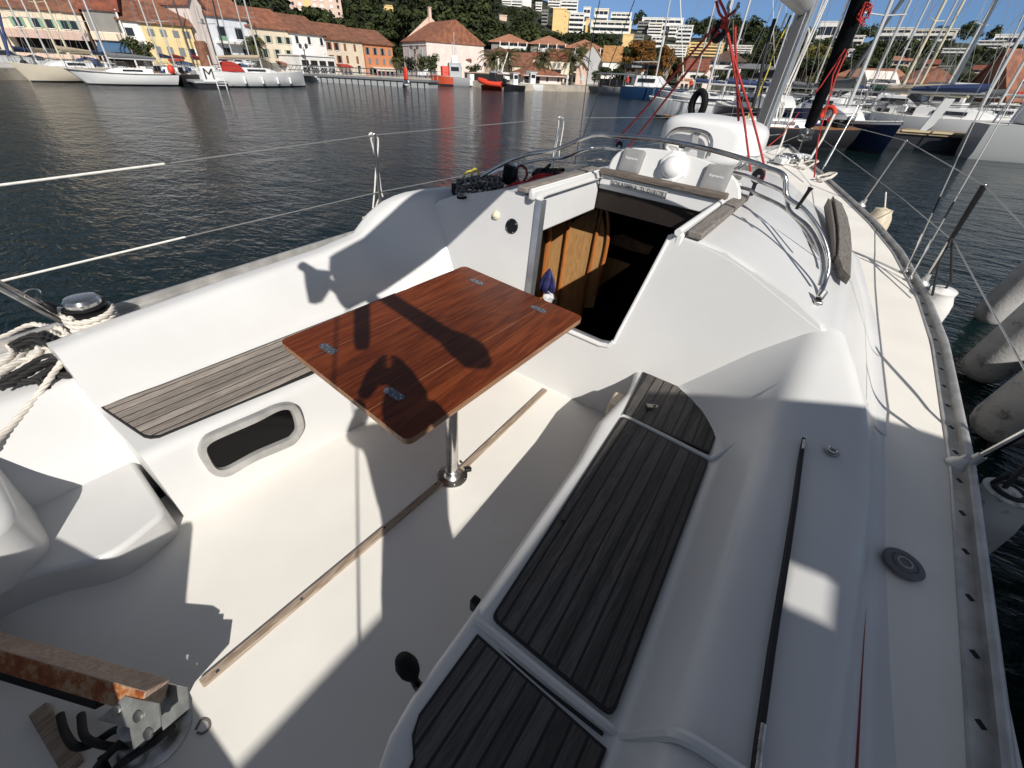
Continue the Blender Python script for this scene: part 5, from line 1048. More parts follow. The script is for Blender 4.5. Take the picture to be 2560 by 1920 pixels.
class H:
    """a house whose front runs between two eave points; its own axes: x along the front, y into the house, z up"""
    def __init__(s, name, label, pL, pR, dL, dR, z0, depth, wall, cat='house', group=None, drop=2.5):
        a, b = at(pL, dL), at(pR, dR); s.w = math.hypot(b.x - a.x, b.y - a.y); s.h = (a.z + b.z) / 2 - z0; s.dep = depth
        ux = Vector((b.x - a.x, b.y - a.y, 0)).normalized(); s.M = frm(ux, Vector((-ux.y, ux.x, 0)), Vector((0, 0, 1)), (a.x, a.y, z0))
        s.t = thing(name, label, cat, (0, 0, 0), s.M, group); s.wall = wall
        m = MB(); m.bx2((0, 0, -drop), (s.w, depth, s.h)); m.build('wall', wall, s.t)
    def roof(s, kind, rise, mt, ov=.35, x0=0., x1=None, name='roof'):
        w, h, d = s.w, s.h, s.dep; m = MB(); rise = rise if kind == 'flat' else rise * .72; x1 = w if x1 is None else x1
        if kind == 'gable':
            m.add([(x0 - ov, -ov, h - .1), (x1 + ov, -ov, h - .1), (x1 + ov, d / 2, h + rise), (x0 - ov, d / 2, h + rise), (x0 - ov, d + ov, h - .1), (x1 + ov, d + ov, h - .1)] + [(x0 - ov, -ov, h - .28), (x1 + ov, -ov, h - .28), (x1 + ov, d + ov, h - .28), (x0 - ov, d + ov, h - .28)], [(0, 1, 2, 3), (3, 2, 5, 4), (6, 7, 1, 0), (6, 0, 3, 4, 9), (7, 8, 5, 2, 1), (9, 4, 5, 8), (6, 9, 8, 7)])
        elif kind == 'hip':
            k = min(w, d) / 2; mid = [(k, d / 2), (w - k, d / 2)] if w > d else [(w / 2, k), (w / 2, d - k)]
            if w <= d + .2: mid = [(w / 2 - .05, d / 2), (w / 2 + .05, d / 2)]
            m.add([(-ov, -ov, h), (w + ov, -ov, h), (w + ov, d + ov, h), (-ov, d + ov, h), (mid[0][0], mid[0][1], h + rise), (mid[1][0], mid[1][1], h + rise)] + [(-ov, -ov, h - .2), (w + ov, -ov, h - .2), (w + ov, d + ov, h - .2), (-ov, d + ov, h - .2)], [(0, 1, 5, 4), (1, 2, 5), (2, 3, 4, 5), (3, 0, 4), (6, 7, 1, 0), (7, 8, 2, 1), (8, 9, 3, 2), (9, 6, 0, 3), (9, 8, 7, 6)])
        elif kind == 'end':                             # gable end turned to the front
            m.add([(-ov, -ov, h - .1), (w / 2, -ov, h + rise), (w + ov, -ov, h - .1), (-ov, d, h - .1), (w / 2, d, h + rise), (w + ov, d, h - .1)] + [(-ov, -ov, h - .3), (w / 2, -ov, h + rise - .2), (w + ov, -ov, h - .3), (-ov, d, h - .3), (w / 2, d, h + rise - .2), (w + ov, d, h - .3)], [(0, 1, 4, 3), (1, 2, 5, 4), (6, 9, 10, 7), (7, 10, 11, 8), (0, 6, 7, 1), (1, 7, 8, 2), (0, 3, 9, 6), (2, 8, 11, 5)]); m.build(name, mt, s.t, sharp=20)
            m = MB(); m.add([(0, .02, h - .2), (w, .02, h - .2), (w / 2, .02, h + rise - .25), (0, d - .1, h - .2), (w, d - .1, h - .2), (w / 2, d - .1, h + rise - .25)], [(0, 1, 2), (5, 4, 3), (0, 2, 5, 3), (1, 4, 5, 2)]); m.build('gable_wall', s.wall, s.t, sharp=20); return s
        elif kind == 'flat': m.bx2((-.15, -.15, h), (w + .15, d + .15, h + rise))
        s.rf = m.build(name, mt, s.t, sharp=20); return s
    def win(s, u, v, ww, hh, mt=GLASS, sh=None, closed=False, y=0.0, name='window'):
        ww *= .66; hh *= .66; x = u * s.w; z = v * s.h; m = MB(); m.bx2((x - ww / 2, y - .05, z), (x + ww / 2, y + .05, z + hh)); o = m.build(name, sh if closed else mt, s.t)
        if not closed and ww > .5: m = MB(); m.bx2((x - ww / 2 - .08, y - .09, z - .10), (x + ww / 2 + .08, y, z - .02)); m.build('sill', W_WHITE, o)
        if sh is not None and not closed:
            for sg in (-1, 1): m = MB(); m.bx2((x + sg * (ww / 2 + .02), y - .08, z - .02), (x + sg * (ww / 2 + ww * .52), y + .02, z + hh + .02)); m.build('shutter', sh, o)
        return s
    def grid(s, us, vs_, ww, hh, **k):
        for v in vs_:
            for u in us: s.win(u, v, ww, hh, **k)
        return s
    def box(s, name, mt, u0, u1, v0, v1, y0, y1):
        m = MB(); m.bx2((u0 * s.w, y0, v0 * s.h), (u1 * s.w, y1, v1 * s.h)); m.build(name, mt, s.t); return s
    def chimney(s, u, dy=.5, hh=1.2, mt=None, name='chimney'):
        m = MB(); x = u * s.w; y = dy * s.dep; m.bx2((x - .3, y - .3, s.h), (x + .3, y + .3, s.h + hh)); m.bx2((x - .38, y - .38, s.h + hh), (x + .38, y + .38, s.h + hh + .12)); m.build(name, mt or W_CREAM, getattr(s, 'rf', s.t)); return s
    def awning(s, mt, u0, u1, v0, v1, out=1.6):
        m = MB(); a, b = u0 * s.w, u1 * s.w; m.add([(a, 0, v1 * s.h), (b, 0, v1 * s.h), (b, -out, v0 * s.h), (a, -out, v0 * s.h), (a, -out, v0 * s.h - .3), (b, -out, v0 * s.h - .3), (a, 0, v1 * s.h - .06), (b, 0, v1 * s.h - .06), (b, -out + .05, v0 * s.h - .06), (a, -out + .05, v0 * s.h - .06)], [(0, 1, 2, 3), (3, 2, 5, 4), (6, 9, 8, 7), (4, 5, 8, 9)]); m.build('awning', mt, s.t); return s
    def terrace(s, n, mt, dark=GLASS, u0=.04, u1=.96, out=1.2, v0=.08, slab=.12, rail=.45, div=3):
        """open balconies, one per floor: a dark opening, a slab and a parapet"""
        st = (1 - v0 - .02) / n
        for i in range(n):
            v = v0 + i * st
            for q in range(div):
                a = u0 + (u1 - u0) * q / div; b = u0 + (u1 - u0) * (q + 1) / div; m = MB(); m.bx2((a * s.w + .12, -.04, (v + .03) * s.h), (b * s.w - .12, .04, (v + st * .80) * s.h)); m.build('window', dark, s.t)
            m = MB(); m.bx2((u0 * s.w, -out, v * s.h - slab), (u1 * s.w, 0, v * s.h)); m.bx2((u0 * s.w, -out, v * s.h), (u1 * s.w, -out + .1, (v + st * rail) * s.h)); m.build('balcony', mt, s.t)
        return s
zA = lambda x, y: (x * .14919, y * .14919); zB = lambda x, y: (320 + x * .14919, y * .14919); zC = lambda x, y: (640 + x * .14919, y * .14919); zD = lambda x, y: (960 + x * .14919, y * .14919)
zE = lambda x, y: (1280 + x * .1507, y * .1507); zG = lambda x, y: (1560 + x * .1567, 40 + y * .1567); zH = lambda x, y: (2050 + x * .2306, 40 + y * .2306)
AW_BLUE = mat('awning_blue', (.05, .11, .20), .8); AW_RED = mat('awning_red', (.35, .03, .02), .8); AW_PINK = mat('awning_pink', (.50, .36, .30), .8); AW_CRM = mat('awning_cream', (.60, .50, .38), .8); BLK = mat('dark_interior', (.012, .010, .010), .9)
q = ZQ
h = H('quay_house', 'long cream house with green shutters and dark restaurant front at far left', zA(-400, 20), zA(1320, 185), 92, 91, q, 10, W_CREAM).roof('gable', 4.2, T_BR)
h.grid((.30, .48, .62, .78), (.66,), .9, 1.3, sh=S_GRN).box('shop_front', BLK, .2, .99, .26, .52, -.06, 0).awning(AW_PINK, .1, .99, .52, .62, 1.5).box('terrace_wall', W_PINK, .05, 1.0, .0, .2, -4, -3.6)
h.win(.88, .66, .9, 1.3, sh=S_PALE)
h = H('quay_house', 'house with a grey loggia under a red roof and blue awning', zA(1330, 95), zA(1935, 165), 90.5, 90, q, 10, W_PALE).roof('gable', 4.5, T_RED)
h.box('loggia', W_SHADE, .03, .96, .62, .93, -.05, 0).box('loggia_parapet', W_CREAM, .0, 1.0, .47, .60, -.5, 0).awning(AW_BLUE, .05, .98, .32, .45, 1.4).box('shop_front', BLK, .05, .95, .02, .32, -.05, 0).box('corner_post', W_WHITE, .97, 1.02, 0, 1, -.3, .2)
h = H('quay_house', 'narrow white house between the loggia house and the yellow house', zA(1960, 285), zB(165, 325), 90, 90, q, 10, W_WHITE).roof('gable', 3.4, T_BR)
h.win(.35, .66, 1.3, 1.3).box('balcony', W_WHITE, .0, 1.0, .50, .58, -.8, 0).box('shop_front', BLK, .1, .9, .05, .4, -.05, 0)
h = H('quay_house', 'pale yellow house with two rows of grey shuttered windows', zB(168, 330), zB(1030, 415), 90, 91, q, 10, W_YEL).roof('gable', 3.2, T_BR)
h.grid((.16, .40, .65, .88), (.70,), 1.1, 1.15, sh=S_GREY, closed=True).grid((.18, .42, .66), (.30,), 1.05, 1.5, sh=S_GREY, closed=True).win(.88, .30, .9, 1.4, sh=S_WHT).box('awning_box', AW_RED, .3, .62, .2, .235, -.5, 0)
h = H('quay_house', 'tall pale pink gable wall rising above the yellow house', zB(985, 60), zB(1215, 70), 91.5, 93, q, 10, W_PALE).roof('end', 2.6, T_OR)
h.win(.75, .72, .5, .9, sh=S_GREY, closed=True).box('drain_pipe', W_GREY, .55, .57, 0, .98, -.12, 0)
h = H('quay_house', 'white house with two balconies and orange roof behind the masts', zB(1285, 215), zB(1965, 295), 93, 96, q, 10, W_BLUE).roof('gable', 4.6, T_OR).chimney(.2)
h.grid((.28, .72), (.60,), 1.6, 2.1).grid((.30, .80), (.20,), 1.7, 2.3).box('balcony', W_WHITE, .06, .98, .50, .545, -1.2, 0).box('balcony', W_WHITE, .06, .98, .10, .14, -1.2, 0).box('planter', S_GRN, .08, .30, .545, .63, -1.15, -.9)
h = H('quay_house', 'cream house with pale green shutters beside the modern white yacht', zB(1965, 395), zC(535, 492), 96, 99, q, 10, W_CREAM).roof('gable', 3.6, T_OR)
h.grid((.16, .45, .72, .93), (.66,), .95, 1.3, sh=S_PALE).grid((.30, .60, .88), (.33,), .95, 1.7, sh=S_PALE).box('shop_front', W_SHADE, .35, .95, .02, .22, -.05, 0).awning(T_OR, .5, .99, .22, .27, 2.0)
h = H('quay_house', 'plain white house with three small upper windows above the white pavilion', zC(538, 495), zC(1138, 585), 99, 103, q, 10, W_WHITE).roof('gable', 3.5, T_BR).chimney(.75, .6).chimney(.92, .6, 1.0)
h.grid((.18, .52, .88), (.72,), .8, 1.5, sh=S_WHT).grid((.25, .58, .92), (.50,), .6, .5, closed=True, sh=S_WHT)
h = H('quay_house', 'cream house with brown shutters left of the orange house', zC(1142, 612), zC(1772, 695), 103, 108, q, 10, W_CREAM).roof('gable', 3.3, T_BR).chimney(.42, .5)
h.grid((.08, .27), (.68,), .8, 1.6, sh=S_BRN).grid((.50, .77), (.68,), .75, 1.6, sh=S_BRN, closed=True).grid((.10, .30), (.33,), .8, 1.6, sh=S_BRN).grid((.52, .80), (.33,), .75, 1.7, sh=S_BRN, closed=True).win(.82, .02, 1.0, 2.0).awning(AW_RED, .18, .5, .24, .30, 1.5).box('drain_pipe', W_GREY, .36, .37, 0, 1, -.1, 0)
h = H('quay_house', 'orange house with grey shutters and cream awning', zC(1795, 700), zD(130, 742), 108, 112, q, 10, W_OR).roof('gable', 3.1, T_BR)
h.grid((.10, .36, .62), (.64,), .75, 1.6, sh=S_GREY).grid((.88,), (.64, .34), .9, 1.5, sh=S_GREY, closed=True).grid((.14, .40, .65), (.34,), .85, 1.5, sh=S_GREY, closed=True).awning(AW_CRM, .15, .98, .20, .27, 1.8).box('shop_front', BLK, .1, .95, .02, .2, -.05, 0)
for u in (.2, .4, .6, .8): h.box('awning_post', AW_RED, u, u + .02, 0, .2, -1.7, -1.62)
h = H('quay_house', 'pink and white house with a tall gable side and orange roof', zD(300, 645), zD(705, 705), 121, 111, q, 14, W_PALE).roof('gable', 5.0, T_OR, .25).chimney(.02, .5, 6.0, W_PINK)
h.win(.25, .48, 1.3, 2.6, mt=S_BLU, sh=None).win(.52, .62, .9, 1.4).win(.80, .48, 1.3, 2.6, mt=S_BLU).box('cornice', W_WHITE, -.01, 1.01, .86, .89, -.1, 0)
m = MB(); m.add([(-.03, 0, h.h - .2), (-.03, h.dep, h.h - .2), (-.03, h.dep / 2, h.h + 4.7), (.1, 0, h.h - .2), (.1, h.dep, h.h - .2), (.1, h.dep / 2, h.h + 4.7)], [(0, 1, 2), (3, 5, 4), (0, 2, 5, 3), (1, 4, 5, 2)]); m.build('gable_wall', W_PINK, h.t)
h = H('pavilion', 'white glazed restaurant pavilion in front of the white house', zC(715, 930), zC(1310, 965), 93, 97, q, 6, W_WHITE, 'restaurant').roof('flat', .15, W_WHITE)
for i in range(4): h.win(.14 + i * .245, .50, 1.9, 1.0, mt=BLK)
for i in range(4): h.win(.14 + i * .245, .08, 1.9, 1.1, mt=BLK)
# second row: hill foot, by px of the eave line
def hh(label, pL, pR, base, wall, depth=9, cat='house', group=None, name='hillside_house', skew=0.):
    d = onhill(base) if isinstance(base, tuple) else base; a = at(((pL[0] + pR[0]) / 2, (pL[1] + pR[1]) / 2), d); z0 = terrain(math.atan2(a.x - CAM.x, a.y - CAM.y), d) - .5
    return H(name, label, pL, pR, d - skew, d + skew, z0, depth, wall, cat, group, 4)
h = hh('white house with orange hip roof behind the orange and grey pilot boat', zD(925, 965), zD(1440, 1003), 116, W_CREAM, 10).roof('hip', 2.6, T_RED, .4); h.grid((.12, .75), (.4,), 1.1, 1.5, sh=S_GREY)
h = hh('small house with a square tower room on the wooded slope', zD(1270, 725), zD(1520, 745), 150, W_CREAM, 7).roof('hip', 1.3, T_PK, .6); h.win(.5, .66, 2.0, 2.3, mt=BLK).win(.15, .7, .8, 1.2).chimney(.62, .5, 1.9)
h = hh('low pink house beside the tower house on the slope', zD(935, 825), zD(1110, 838), 142, W_PINK, 6).roof('flat', .3, T_PK); h.grid((.3, .7), (.6,), .9, .8)
h = hh('house with tiled porch roof just right of the tower house', zD(1440, 820), zD(1580, 835), 146, W_CREAM, 6).roof('hip', 1.0, T_PK, .6); h.win(.4, .4, 1.6, 1.8, mt=BLK)
h = hh('small house with orange gable roof behind the pink and white house', zD(700, 690), zD(800, 700), 140, W_PALE, 8).roof('end', 1.6, T_OR); h.win(.5, .5, .8, 1.0)
h = hh('tiny tan house half hidden below the orange gable on the slope', zD(720, 850), zD(830, 870), 126, W_CREAM, 6).roof('end', 1.4, T_OR); h.win(.5, .5, .8, 1.0)
for i, (l, r_, lab) in enumerate(((zD(1800, 685), zE(245, 712), 'leftmost of three villas with pink hip roofs and balconies'), (zE(315, 708), zE(888, 748), 'middle of three villas with pink hip roofs and balconies'), (zE(925, 775), zE(1470, 812), 'rightmost of three villas with pink hip roofs, half behind palms'))):
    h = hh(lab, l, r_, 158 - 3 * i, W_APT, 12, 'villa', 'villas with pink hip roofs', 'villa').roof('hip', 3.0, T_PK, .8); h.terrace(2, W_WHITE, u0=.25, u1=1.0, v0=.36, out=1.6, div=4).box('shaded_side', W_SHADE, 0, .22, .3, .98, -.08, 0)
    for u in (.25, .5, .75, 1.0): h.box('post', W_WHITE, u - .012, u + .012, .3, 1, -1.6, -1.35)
h = hh('pink house with dark eaves left of the feather palms', zD(1620, 885), zD(1850, 900), 128, W_PINK, 8).roof('gable', 1.2, T_DK, .4); h.grid((.3, .7), (.5,), .9, 1.2)
h = hh('cream house with brown flat roof behind the two small palms', zD(1850, 885), zE(40, 905), 126, W_CREAM, 8).roof('gable', 1.5, T_BR); h.grid((.3, .7), (.45,), .9, 1.2)
h = hh('white cottage with a steep brown roof', zE(10, 1062), zE(318, 1082), 112, W_CREAM, 8).roof('gable', 3.0, T_BR); h.win(.25, .25, 2.2, 1.1, mt=S_WHT).win(.7, .25, .9, 1.2)
h = hh('tall pink house behind the big date palm', zE(322, 930), zE(632, 955), 120, W_PINK, 9).roof('gable', 1.4, T_RED); h.grid((.25, .6), (.62, .3), .9, 1.3, sh=S_GREY)
h = hh('cream house with red roof and a dark balcony awning', zE(632, 965), zE(962, 985), 119, W_CREAM, 9).roof('gable', 2.6, T_RED); h.grid((.22, .46, .8), (.66,), .9, 1.3, mt=S_GREY).box('balcony_awning', BLK, .08, .6, .48, .60, -.9, 0).box('balcony', W_WHITE, .05, 1.0, .42, .46, -1.1, 0).grid((.15, .4, .65, .88), (.1,), 1.0, 1.9)
h = hh('large house with a grey gable end', zE(1152, 985), zE(1510, 965), 122, W_GREY, 16).roof('end', 3.6, T_TAN, .2)
h = hh('white house front under a wide tan roof', zE(1512, 985), zE(1805, 1015), 121, W_WHITE, 14).roof('gable', 4.0, T_TAN, .3); h.win(.28, .45, 3.2, 1.9, mt=BLK).grid((.7, .85), (.5,), .8, 1.5)
h = hh('small pink gable house behind the date palm', zE(1072, 1130), zE(1250, 1150), 104, W_PINK, 6).roof('end', 1.6, T_OR); h.win(.6, .35, .8, 1.4, mt=S_BLU)
h = H('kiosk', 'low quayside kiosk with a red and green hip roof', zE(195, 1240), zE(822, 1268), 92, 95, q, 7, W_PALE, 'kiosk').roof('hip', 2.4, T_OR, .8); h.box('glazing', BLK, .02, .42, .05, .9, -.06, 0).grid((.62, .92), (.3,), .5, 1.0).box('roof_edge', W_WHITE, -.05, 1.05, .93, 1.0, -.9, -.8)
h.box('green_gable', S_GREY, .02, .30, 1.0, 1.5, -.7, -.55)
h = H('restaurant', 'dark flat roofed restaurant with white sign letters above its terrace', zD(1345, 1215), zD(2170, 1250), 99, 96, q, 6, W_SHADE, 'restaurant').roof('flat', .12, AW_PINK, .3); h.box('terrace_opening', BLK, .02, .98, .05, .88, -.08, 0)
sg = MB().bx2((h.w * .5, -.12, h.h + .12), (h.w * .76, -.06, h.h + .5)).build('sign_board', BLK, h.t)
text('LA GOELETTE', .42, frm((1, 0, 0), (0, 0, 1), (0, -1, 0), (h.w * .63, -.14, h.h + .3)), mat('sign_white', (.75, .75, .75), .5), sg, ext=.01)
h = hh('white house with red roof behind the umbrella pines', zG(900, 840), zG(1325, 850), 112, W_WHITE, 9).roof('gable', 2.6, T_RED); h.grid((.3, .55, .82), (.25,), 1.0, 1.4)
h = hh('white three storey block with dark roof and long balconies', zG(1385, 700), zG(1905, 722), 128, W_WHITE, 12, 'apartment block', None, 'apartment_block').roof('hip', 3.0, T_DK, .8); h.terrace(3, W_WHITE, div=4, v0=.1)
h = hh('small white gabled house in front of the three storey block', zG(1290, 930), zG(1440, 930), 106, W_PALE, 6).roof('end', 1.8, T_PK)
h = hh('white house half hidden below the brown tree', zE(1890, 1160), zE(2190, 1190), 101, W_WHITE, 7).roof('flat', .3, T_PK); h.win(.3, .4, 1.0, 1.3)
h = hh('white wall house glimpsed behind the blue catamaran', zG(890, 1030), zG(1080, 1030), 100, W_CREAM, 6).roof('flat', .3, T_PK); h.grid((.3, .65), (.2,), .8, 1.6)
# apartment blocks on the hill: (label, left eave px, right eave px, base px, wall, floors, dividers, balconies?)
APT = [
 ('pink and yellow apartment block with rows of white blinds above the umbrella pines', zC(515, -120), zC(1420, 20), 205, W_PINK, 4, 0), 
 ('yellow gable wall at the back of the stepped apartment terrace', zE(688, 140), zE(912, 160), zE(800, 560), W_OCH, 0, 0),
 ('tall yellow blank wall of the stepped apartments', zE(800, 192), zE(952, 205), zE(860, 545), W_OCH, 0, 0),
 ('white apartment facade with arched loggias beside a cypress', zE(960, 205), zE(1210, 232), zE(1080, 570), W_WHITE, 4, 3),
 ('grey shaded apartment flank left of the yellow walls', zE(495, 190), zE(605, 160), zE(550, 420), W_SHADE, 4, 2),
 ('narrow yellow wall at the end of the wide white terraces', zE(1232, 320), zE(1300, 322), zE(1270, 540), W_OCH, 0, 0),
 ('wide white apartment block with glazed balconies', zE(1318, 322), zE(1990, 382), zE(1650, 560), W_APT, 2, 5),
 ('upper white apartment block with a beige stair tower', zE(1645, 205), zE(1990, 222), zE(1800, 350), W_WHITE, 3, 4),
 ('yellow end wall just behind the brown tree', zE(1845, 578), zE(2022, 575), zE(1900, 790), W_OCH, 0, 0),
 ('small white balcony tower near the left skyline', zE(395, 40), zE(500, 55), zE(440, 190), W_WHITE, 3, 2),
 ('cream terraced apartments on the left skyline', zE(600, -20), zE(810, 0), zE(700, 140), W_APT, 3, 3),
 ('white apartments with a brown stair shaft on the skyline', zE(815, -15), zE(1100, 40), zE(950, 160), W_WHITE, 4, 3),
 ('pale glass fronted block on the middle skyline', zE(1190, 120), zE(1310, 130), zE(1250, 215), W_WHITE, 2, 2),
 ('cream pavilion block on the middle skyline', zE(1375, 140), zE(1610, 160), zE(1500, 265), W_APT, 2, 3),
 ('grey white villa above the pines at upper left', zE(-60, 5), zE(170, 20), zE(60, 110), W_GREY, 2, 3),
 ('white box house at the top left of the pine wood', zE(175, -30), zE(325, -20), zE(240, 120), W_WHITE, 0, 0),
 ('long white roofline of stepped flats below the ridge', zG(295, 25), zG(955, 50), zG(600, 140), W_WHITE, 2, 6),
 ('yellow and white tower block in the middle of the hillside', zG(400, 110), zG(630, 115), zG(500, 320), W_APT, 4, 2),
 ('white flats with a brown shaded flank', zG(735, 145), zG(860, 150), zG(790, 340), W_WHITE, 3, 2),
 ('white flats with grey stair towers and arches', zG(880, 150), zG(1110, 165), zG(980, 430), W_WHITE, 4, 3),
 ('low white flats with arches above the brown tree', zG(445, 320), zG(655, 335), zG(550, 500), W_WHITE, 2, 3),
 ('cream terraces below the pines left of the red rope', zG(650, 465), zG(1020, 485), zG(850, 650), W_APT, 4, 5),
 ('yellow terraces stepping down behind the red rope', zG(1045, 420), zG(1605, 455), zG(1300, 640), W_OCH, 4, 6),
 ('pale terraces right of the yellow ones', zG(1665, 470), zG(2060, 490), zG(1850, 590), W_APT, 3, 4),
 ('shaded grey flats between the yellow walls', zG(230, 90), zG(395, 100), zG(300, 270), W_SHADE, 3, 2),
 ('grey roofed flats behind the brown tree top', zE(2025, 585), zE(2190, 600), zE(2100, 720), W_SHADE, 2, 2),
 ('yellowish villa among pines high on the left', zD(-10, 95), zD(150, 110), zD(70, 190), W_OCH, 0, 0),
 ('white flats peeping over the pine wood', zD(1975, -30), zD(2145, -20), zD(2060, 90), W_WHITE, 3, 3),
 ('broken pale wall among trees on the slope', zD(1935, 290), zD(2060, 245), zD(2000, 350), W_PINK, 0, 0),
 ('flat roofed villa at the skyline by the furled sail', zH(0, 62), zH(258, 66), zH(130, 110), W_WHITE, 1, 3),
 ('terraced villa below it half behind the furled sail', zH(300, 212), zH(492, 222), zH(400, 325), W_APT, 2, 3),
 ('white cube villa just right of the furled sail', zH(255, 365), zH(390, 370), zH(320, 500), W_WHITE, 2, 2),
 ('long white modern villa under the right ridge', zH(660, 118), zH(1010, 150), zH(850, 240), W_APT, 2, 5),
 ('right wing of the long modern villa behind the masts', zH(1040, 130), zH(1500, 165), zH(1300, 250), W_APT, 2, 6),
 ('stepped white villa at the right edge of the ridge', zH(1720, 265), zH(2010, 280), zH(1900, 370), W_GREY, 2, 4),
 ('upper storey villa at the far right of the ridge', zH(1910, 195), zH(2215, 215), zH(2050, 300), W_WHITE, 1, 3),
 ('grey terraced villa in the middle of the right slope', zH(1335, 355), zH(1610, 365), zH(1450, 430), W_GREY, 2, 4),
 ('tan house with tiled roof on the right slope', zH(800, 480), zH(1000, 470), zH(900, 550), W_CREAM, 1, 3),
 ('orange house with dark red windows on the right slope', zH(1130, 515), zH(1290, 510), zH(1200, 605), W_OR, 2, 2),
 ('pale house with orange roof low on the right slope', zH(1670, 572), zH(1850, 580), zH(1760, 620), W_PALE, 1, 3),
 ('white flat roofed house at the right picture edge', zH(1960, 470), zH(2205, 480), zH(2100, 560), W_GREY, 2, 3),
 ('dark roofed shed house behind the tan house', zH(1290, 550), zH(1430, 555), zH(1360, 640), W_SHADE, 1, 2),
]
for i, (lab, l, r_, base, wl, fl_, dv) in enumerate(APT):
    h = hh(lab, l, r_, base, wl, 10, 'apartment block' if i < 29 else 'villa', None, 'apartment_block' if i < 29 else 'villa')
    if i in (37, 38, 39): h.roof('gable', 1.6, T_PK if i == 37 else T_RED)
    else: h.roof('flat', .35, W_WHITE if wl in (W_WHITE, W_APT, W_GREY) else wl)
    if i == 0:
        h.grid((.07, .93), (.18, .42, .66, .88), 1.1, 1.3).grid((.20, .48, .62, .80), (.18, .42, .66, .88), 1.5, 1.2, mt=S_WHT)
        h.box('stair_bay', W_OCH, .28, .40, 0, 1, -.3, 0)
    elif i == 38: h.grid((.25, .7), (.2, .6), 1.0, 1.2, mt=S_BRN)
    elif fl_: h.terrace(fl_, W_WHITE if wl in (W_WHITE, W_GREY, W_APT) else wl, dark=GLASS, div=dv, u0=.05, u1=.95, v0=.10, rail=.38)
    elif wl is W_OCH and h.w > 6 and i in (1, 2): h.grid((.93,), (.2, .45, .7, .9), .5, .5)
# workshop hall and sheds behind the right marina
h = H('workshop_hall', 'big brown gabled workshop hall behind the right marina', zH(1490, 860), zH(2030, 900), 84, 78, q, 18, mat('wall_brown', (.20, .085, .05), .85, var=.12, vs=.6), 'workshop')
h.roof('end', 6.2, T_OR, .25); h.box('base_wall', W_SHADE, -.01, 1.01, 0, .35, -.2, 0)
h = H('shed', 'long brown roofed shed at the right picture edge', zH(1840, 760), zH(2330, 800), 105, 100, q, 14, mat('wall_shed', (.16, .10, .07), .85), 'shed').roof('gable', 3.5, T_DK)
h = H('boat_shed', 'grey corrugated boat shed behind the moored boats', zH(1190, 740), zH(1450, 760), 80, 78, q, 9, mat('corrugated_grey', (.20, .215, .22), .6, .2, var=.2, vs=3, stretch=(4, 4, .3)), 'shed').roof('flat', .3, W_GREY)
h = H('tent', 'white peaked marquee behind the boats right of the furled sail', zH(360, 690), zH(520, 705), 88, 86, q, 5, W_GREY, 'tent').roof('end', 1.6, W_PALE, .1)
h = H('low_building', 'low pink roofed building behind the boats by the furled sail', zH(160, 650), zH(600, 650), 104, 100, q, 8, W_PALE, 'building').roof('gable', 1.6, T_PK)
h = H('low_building', 'small red roofed building between the masts on the right', zH(800, 690), zH(940, 700), 98, 96, q, 8, W_PINK, 'building').roof('gable', 2.2, T_BR)
h = H('signboard_wall', 'low wall with a white and orange panel at the right', zH(1870, 930), zH(2110, 950), 70, 67, q, .4, W_PALE, 'wall', drop=.5); h.box('orange_panel', mat('panel_orange', (.55, .16, .06), .7), .55, .95, .1, .9, -.05, 0)
# ================================================================== trees
LEAF = {}
def leafmat(name, c1, c2):
    m = mat('leaf_' + name, c1, .75, col2=c2, vs=.9, detail=6, spec=.2); return m
L_PINE = leafmat('pine', (.045, .058, .018), (.016, .024, .008)); L_DARK = leafmat('dark', (.030, .038, .014), (.010, .015, .006)); L_MID = leafmat('mid', (.055, .065, .020), (.022, .032, .010)); L_OLV = leafmat('olive', (.085, .08, .022), (.04, .042, .013)); L_PLANE = leafmat('plane', (.19, .085, .018), (.085, .042, .011)); L_YEL = leafmat('yellow', (.13, .105, .02), (.06, .055, .014)); L_PALM = leafmat('palm', (.085, .082, .032), (.040, .043, .016)); BARK = mat('bark', (.11, .085, .06), .9, var=.3, vs=3); BARKW = mat('bark_pale', (.40, .34, .27), .9, var=.3, vs=3)
def crown_mb(blobs, nleaf, size, rr, flat=.5):
    m = MB()
    tot = sum(b[3] ** 2 for b in blobs)
    for (x, y, z, r, sz) in blobs:
        for i in range(max(8, int(nleaf * r * r / tot))):
            th = rr.uniform(0, 2 * math.pi); cz = rr.uniform(-.75, 1); s = math.sqrt(1 - cz * cz); k = r * rr.uniform(.62, 1.06)
            p = Vector((x + k * s * math.cos(th), y + k * s * math.sin(th), z + k * cz * sz)); n = Vector((s * math.cos(th), s * math.sin(th), cz + .35)).normalized()
            u = n.orthogonal().normalized(); u = Matrix.Rotation(rr.uniform(0, 6.28), 3, n) @ u; v = n.cross(u); a = size * rr.uniform(.6, 1.3); b = a * flat * rr.uniform(.7, 1.3); t = n * rr.uniform(-.3, .3) * a
            m.add([p - u * a + t, p - v * b, p + u * a - t, p + v * b + t], [(0, 1, 2, 3)])
    return m
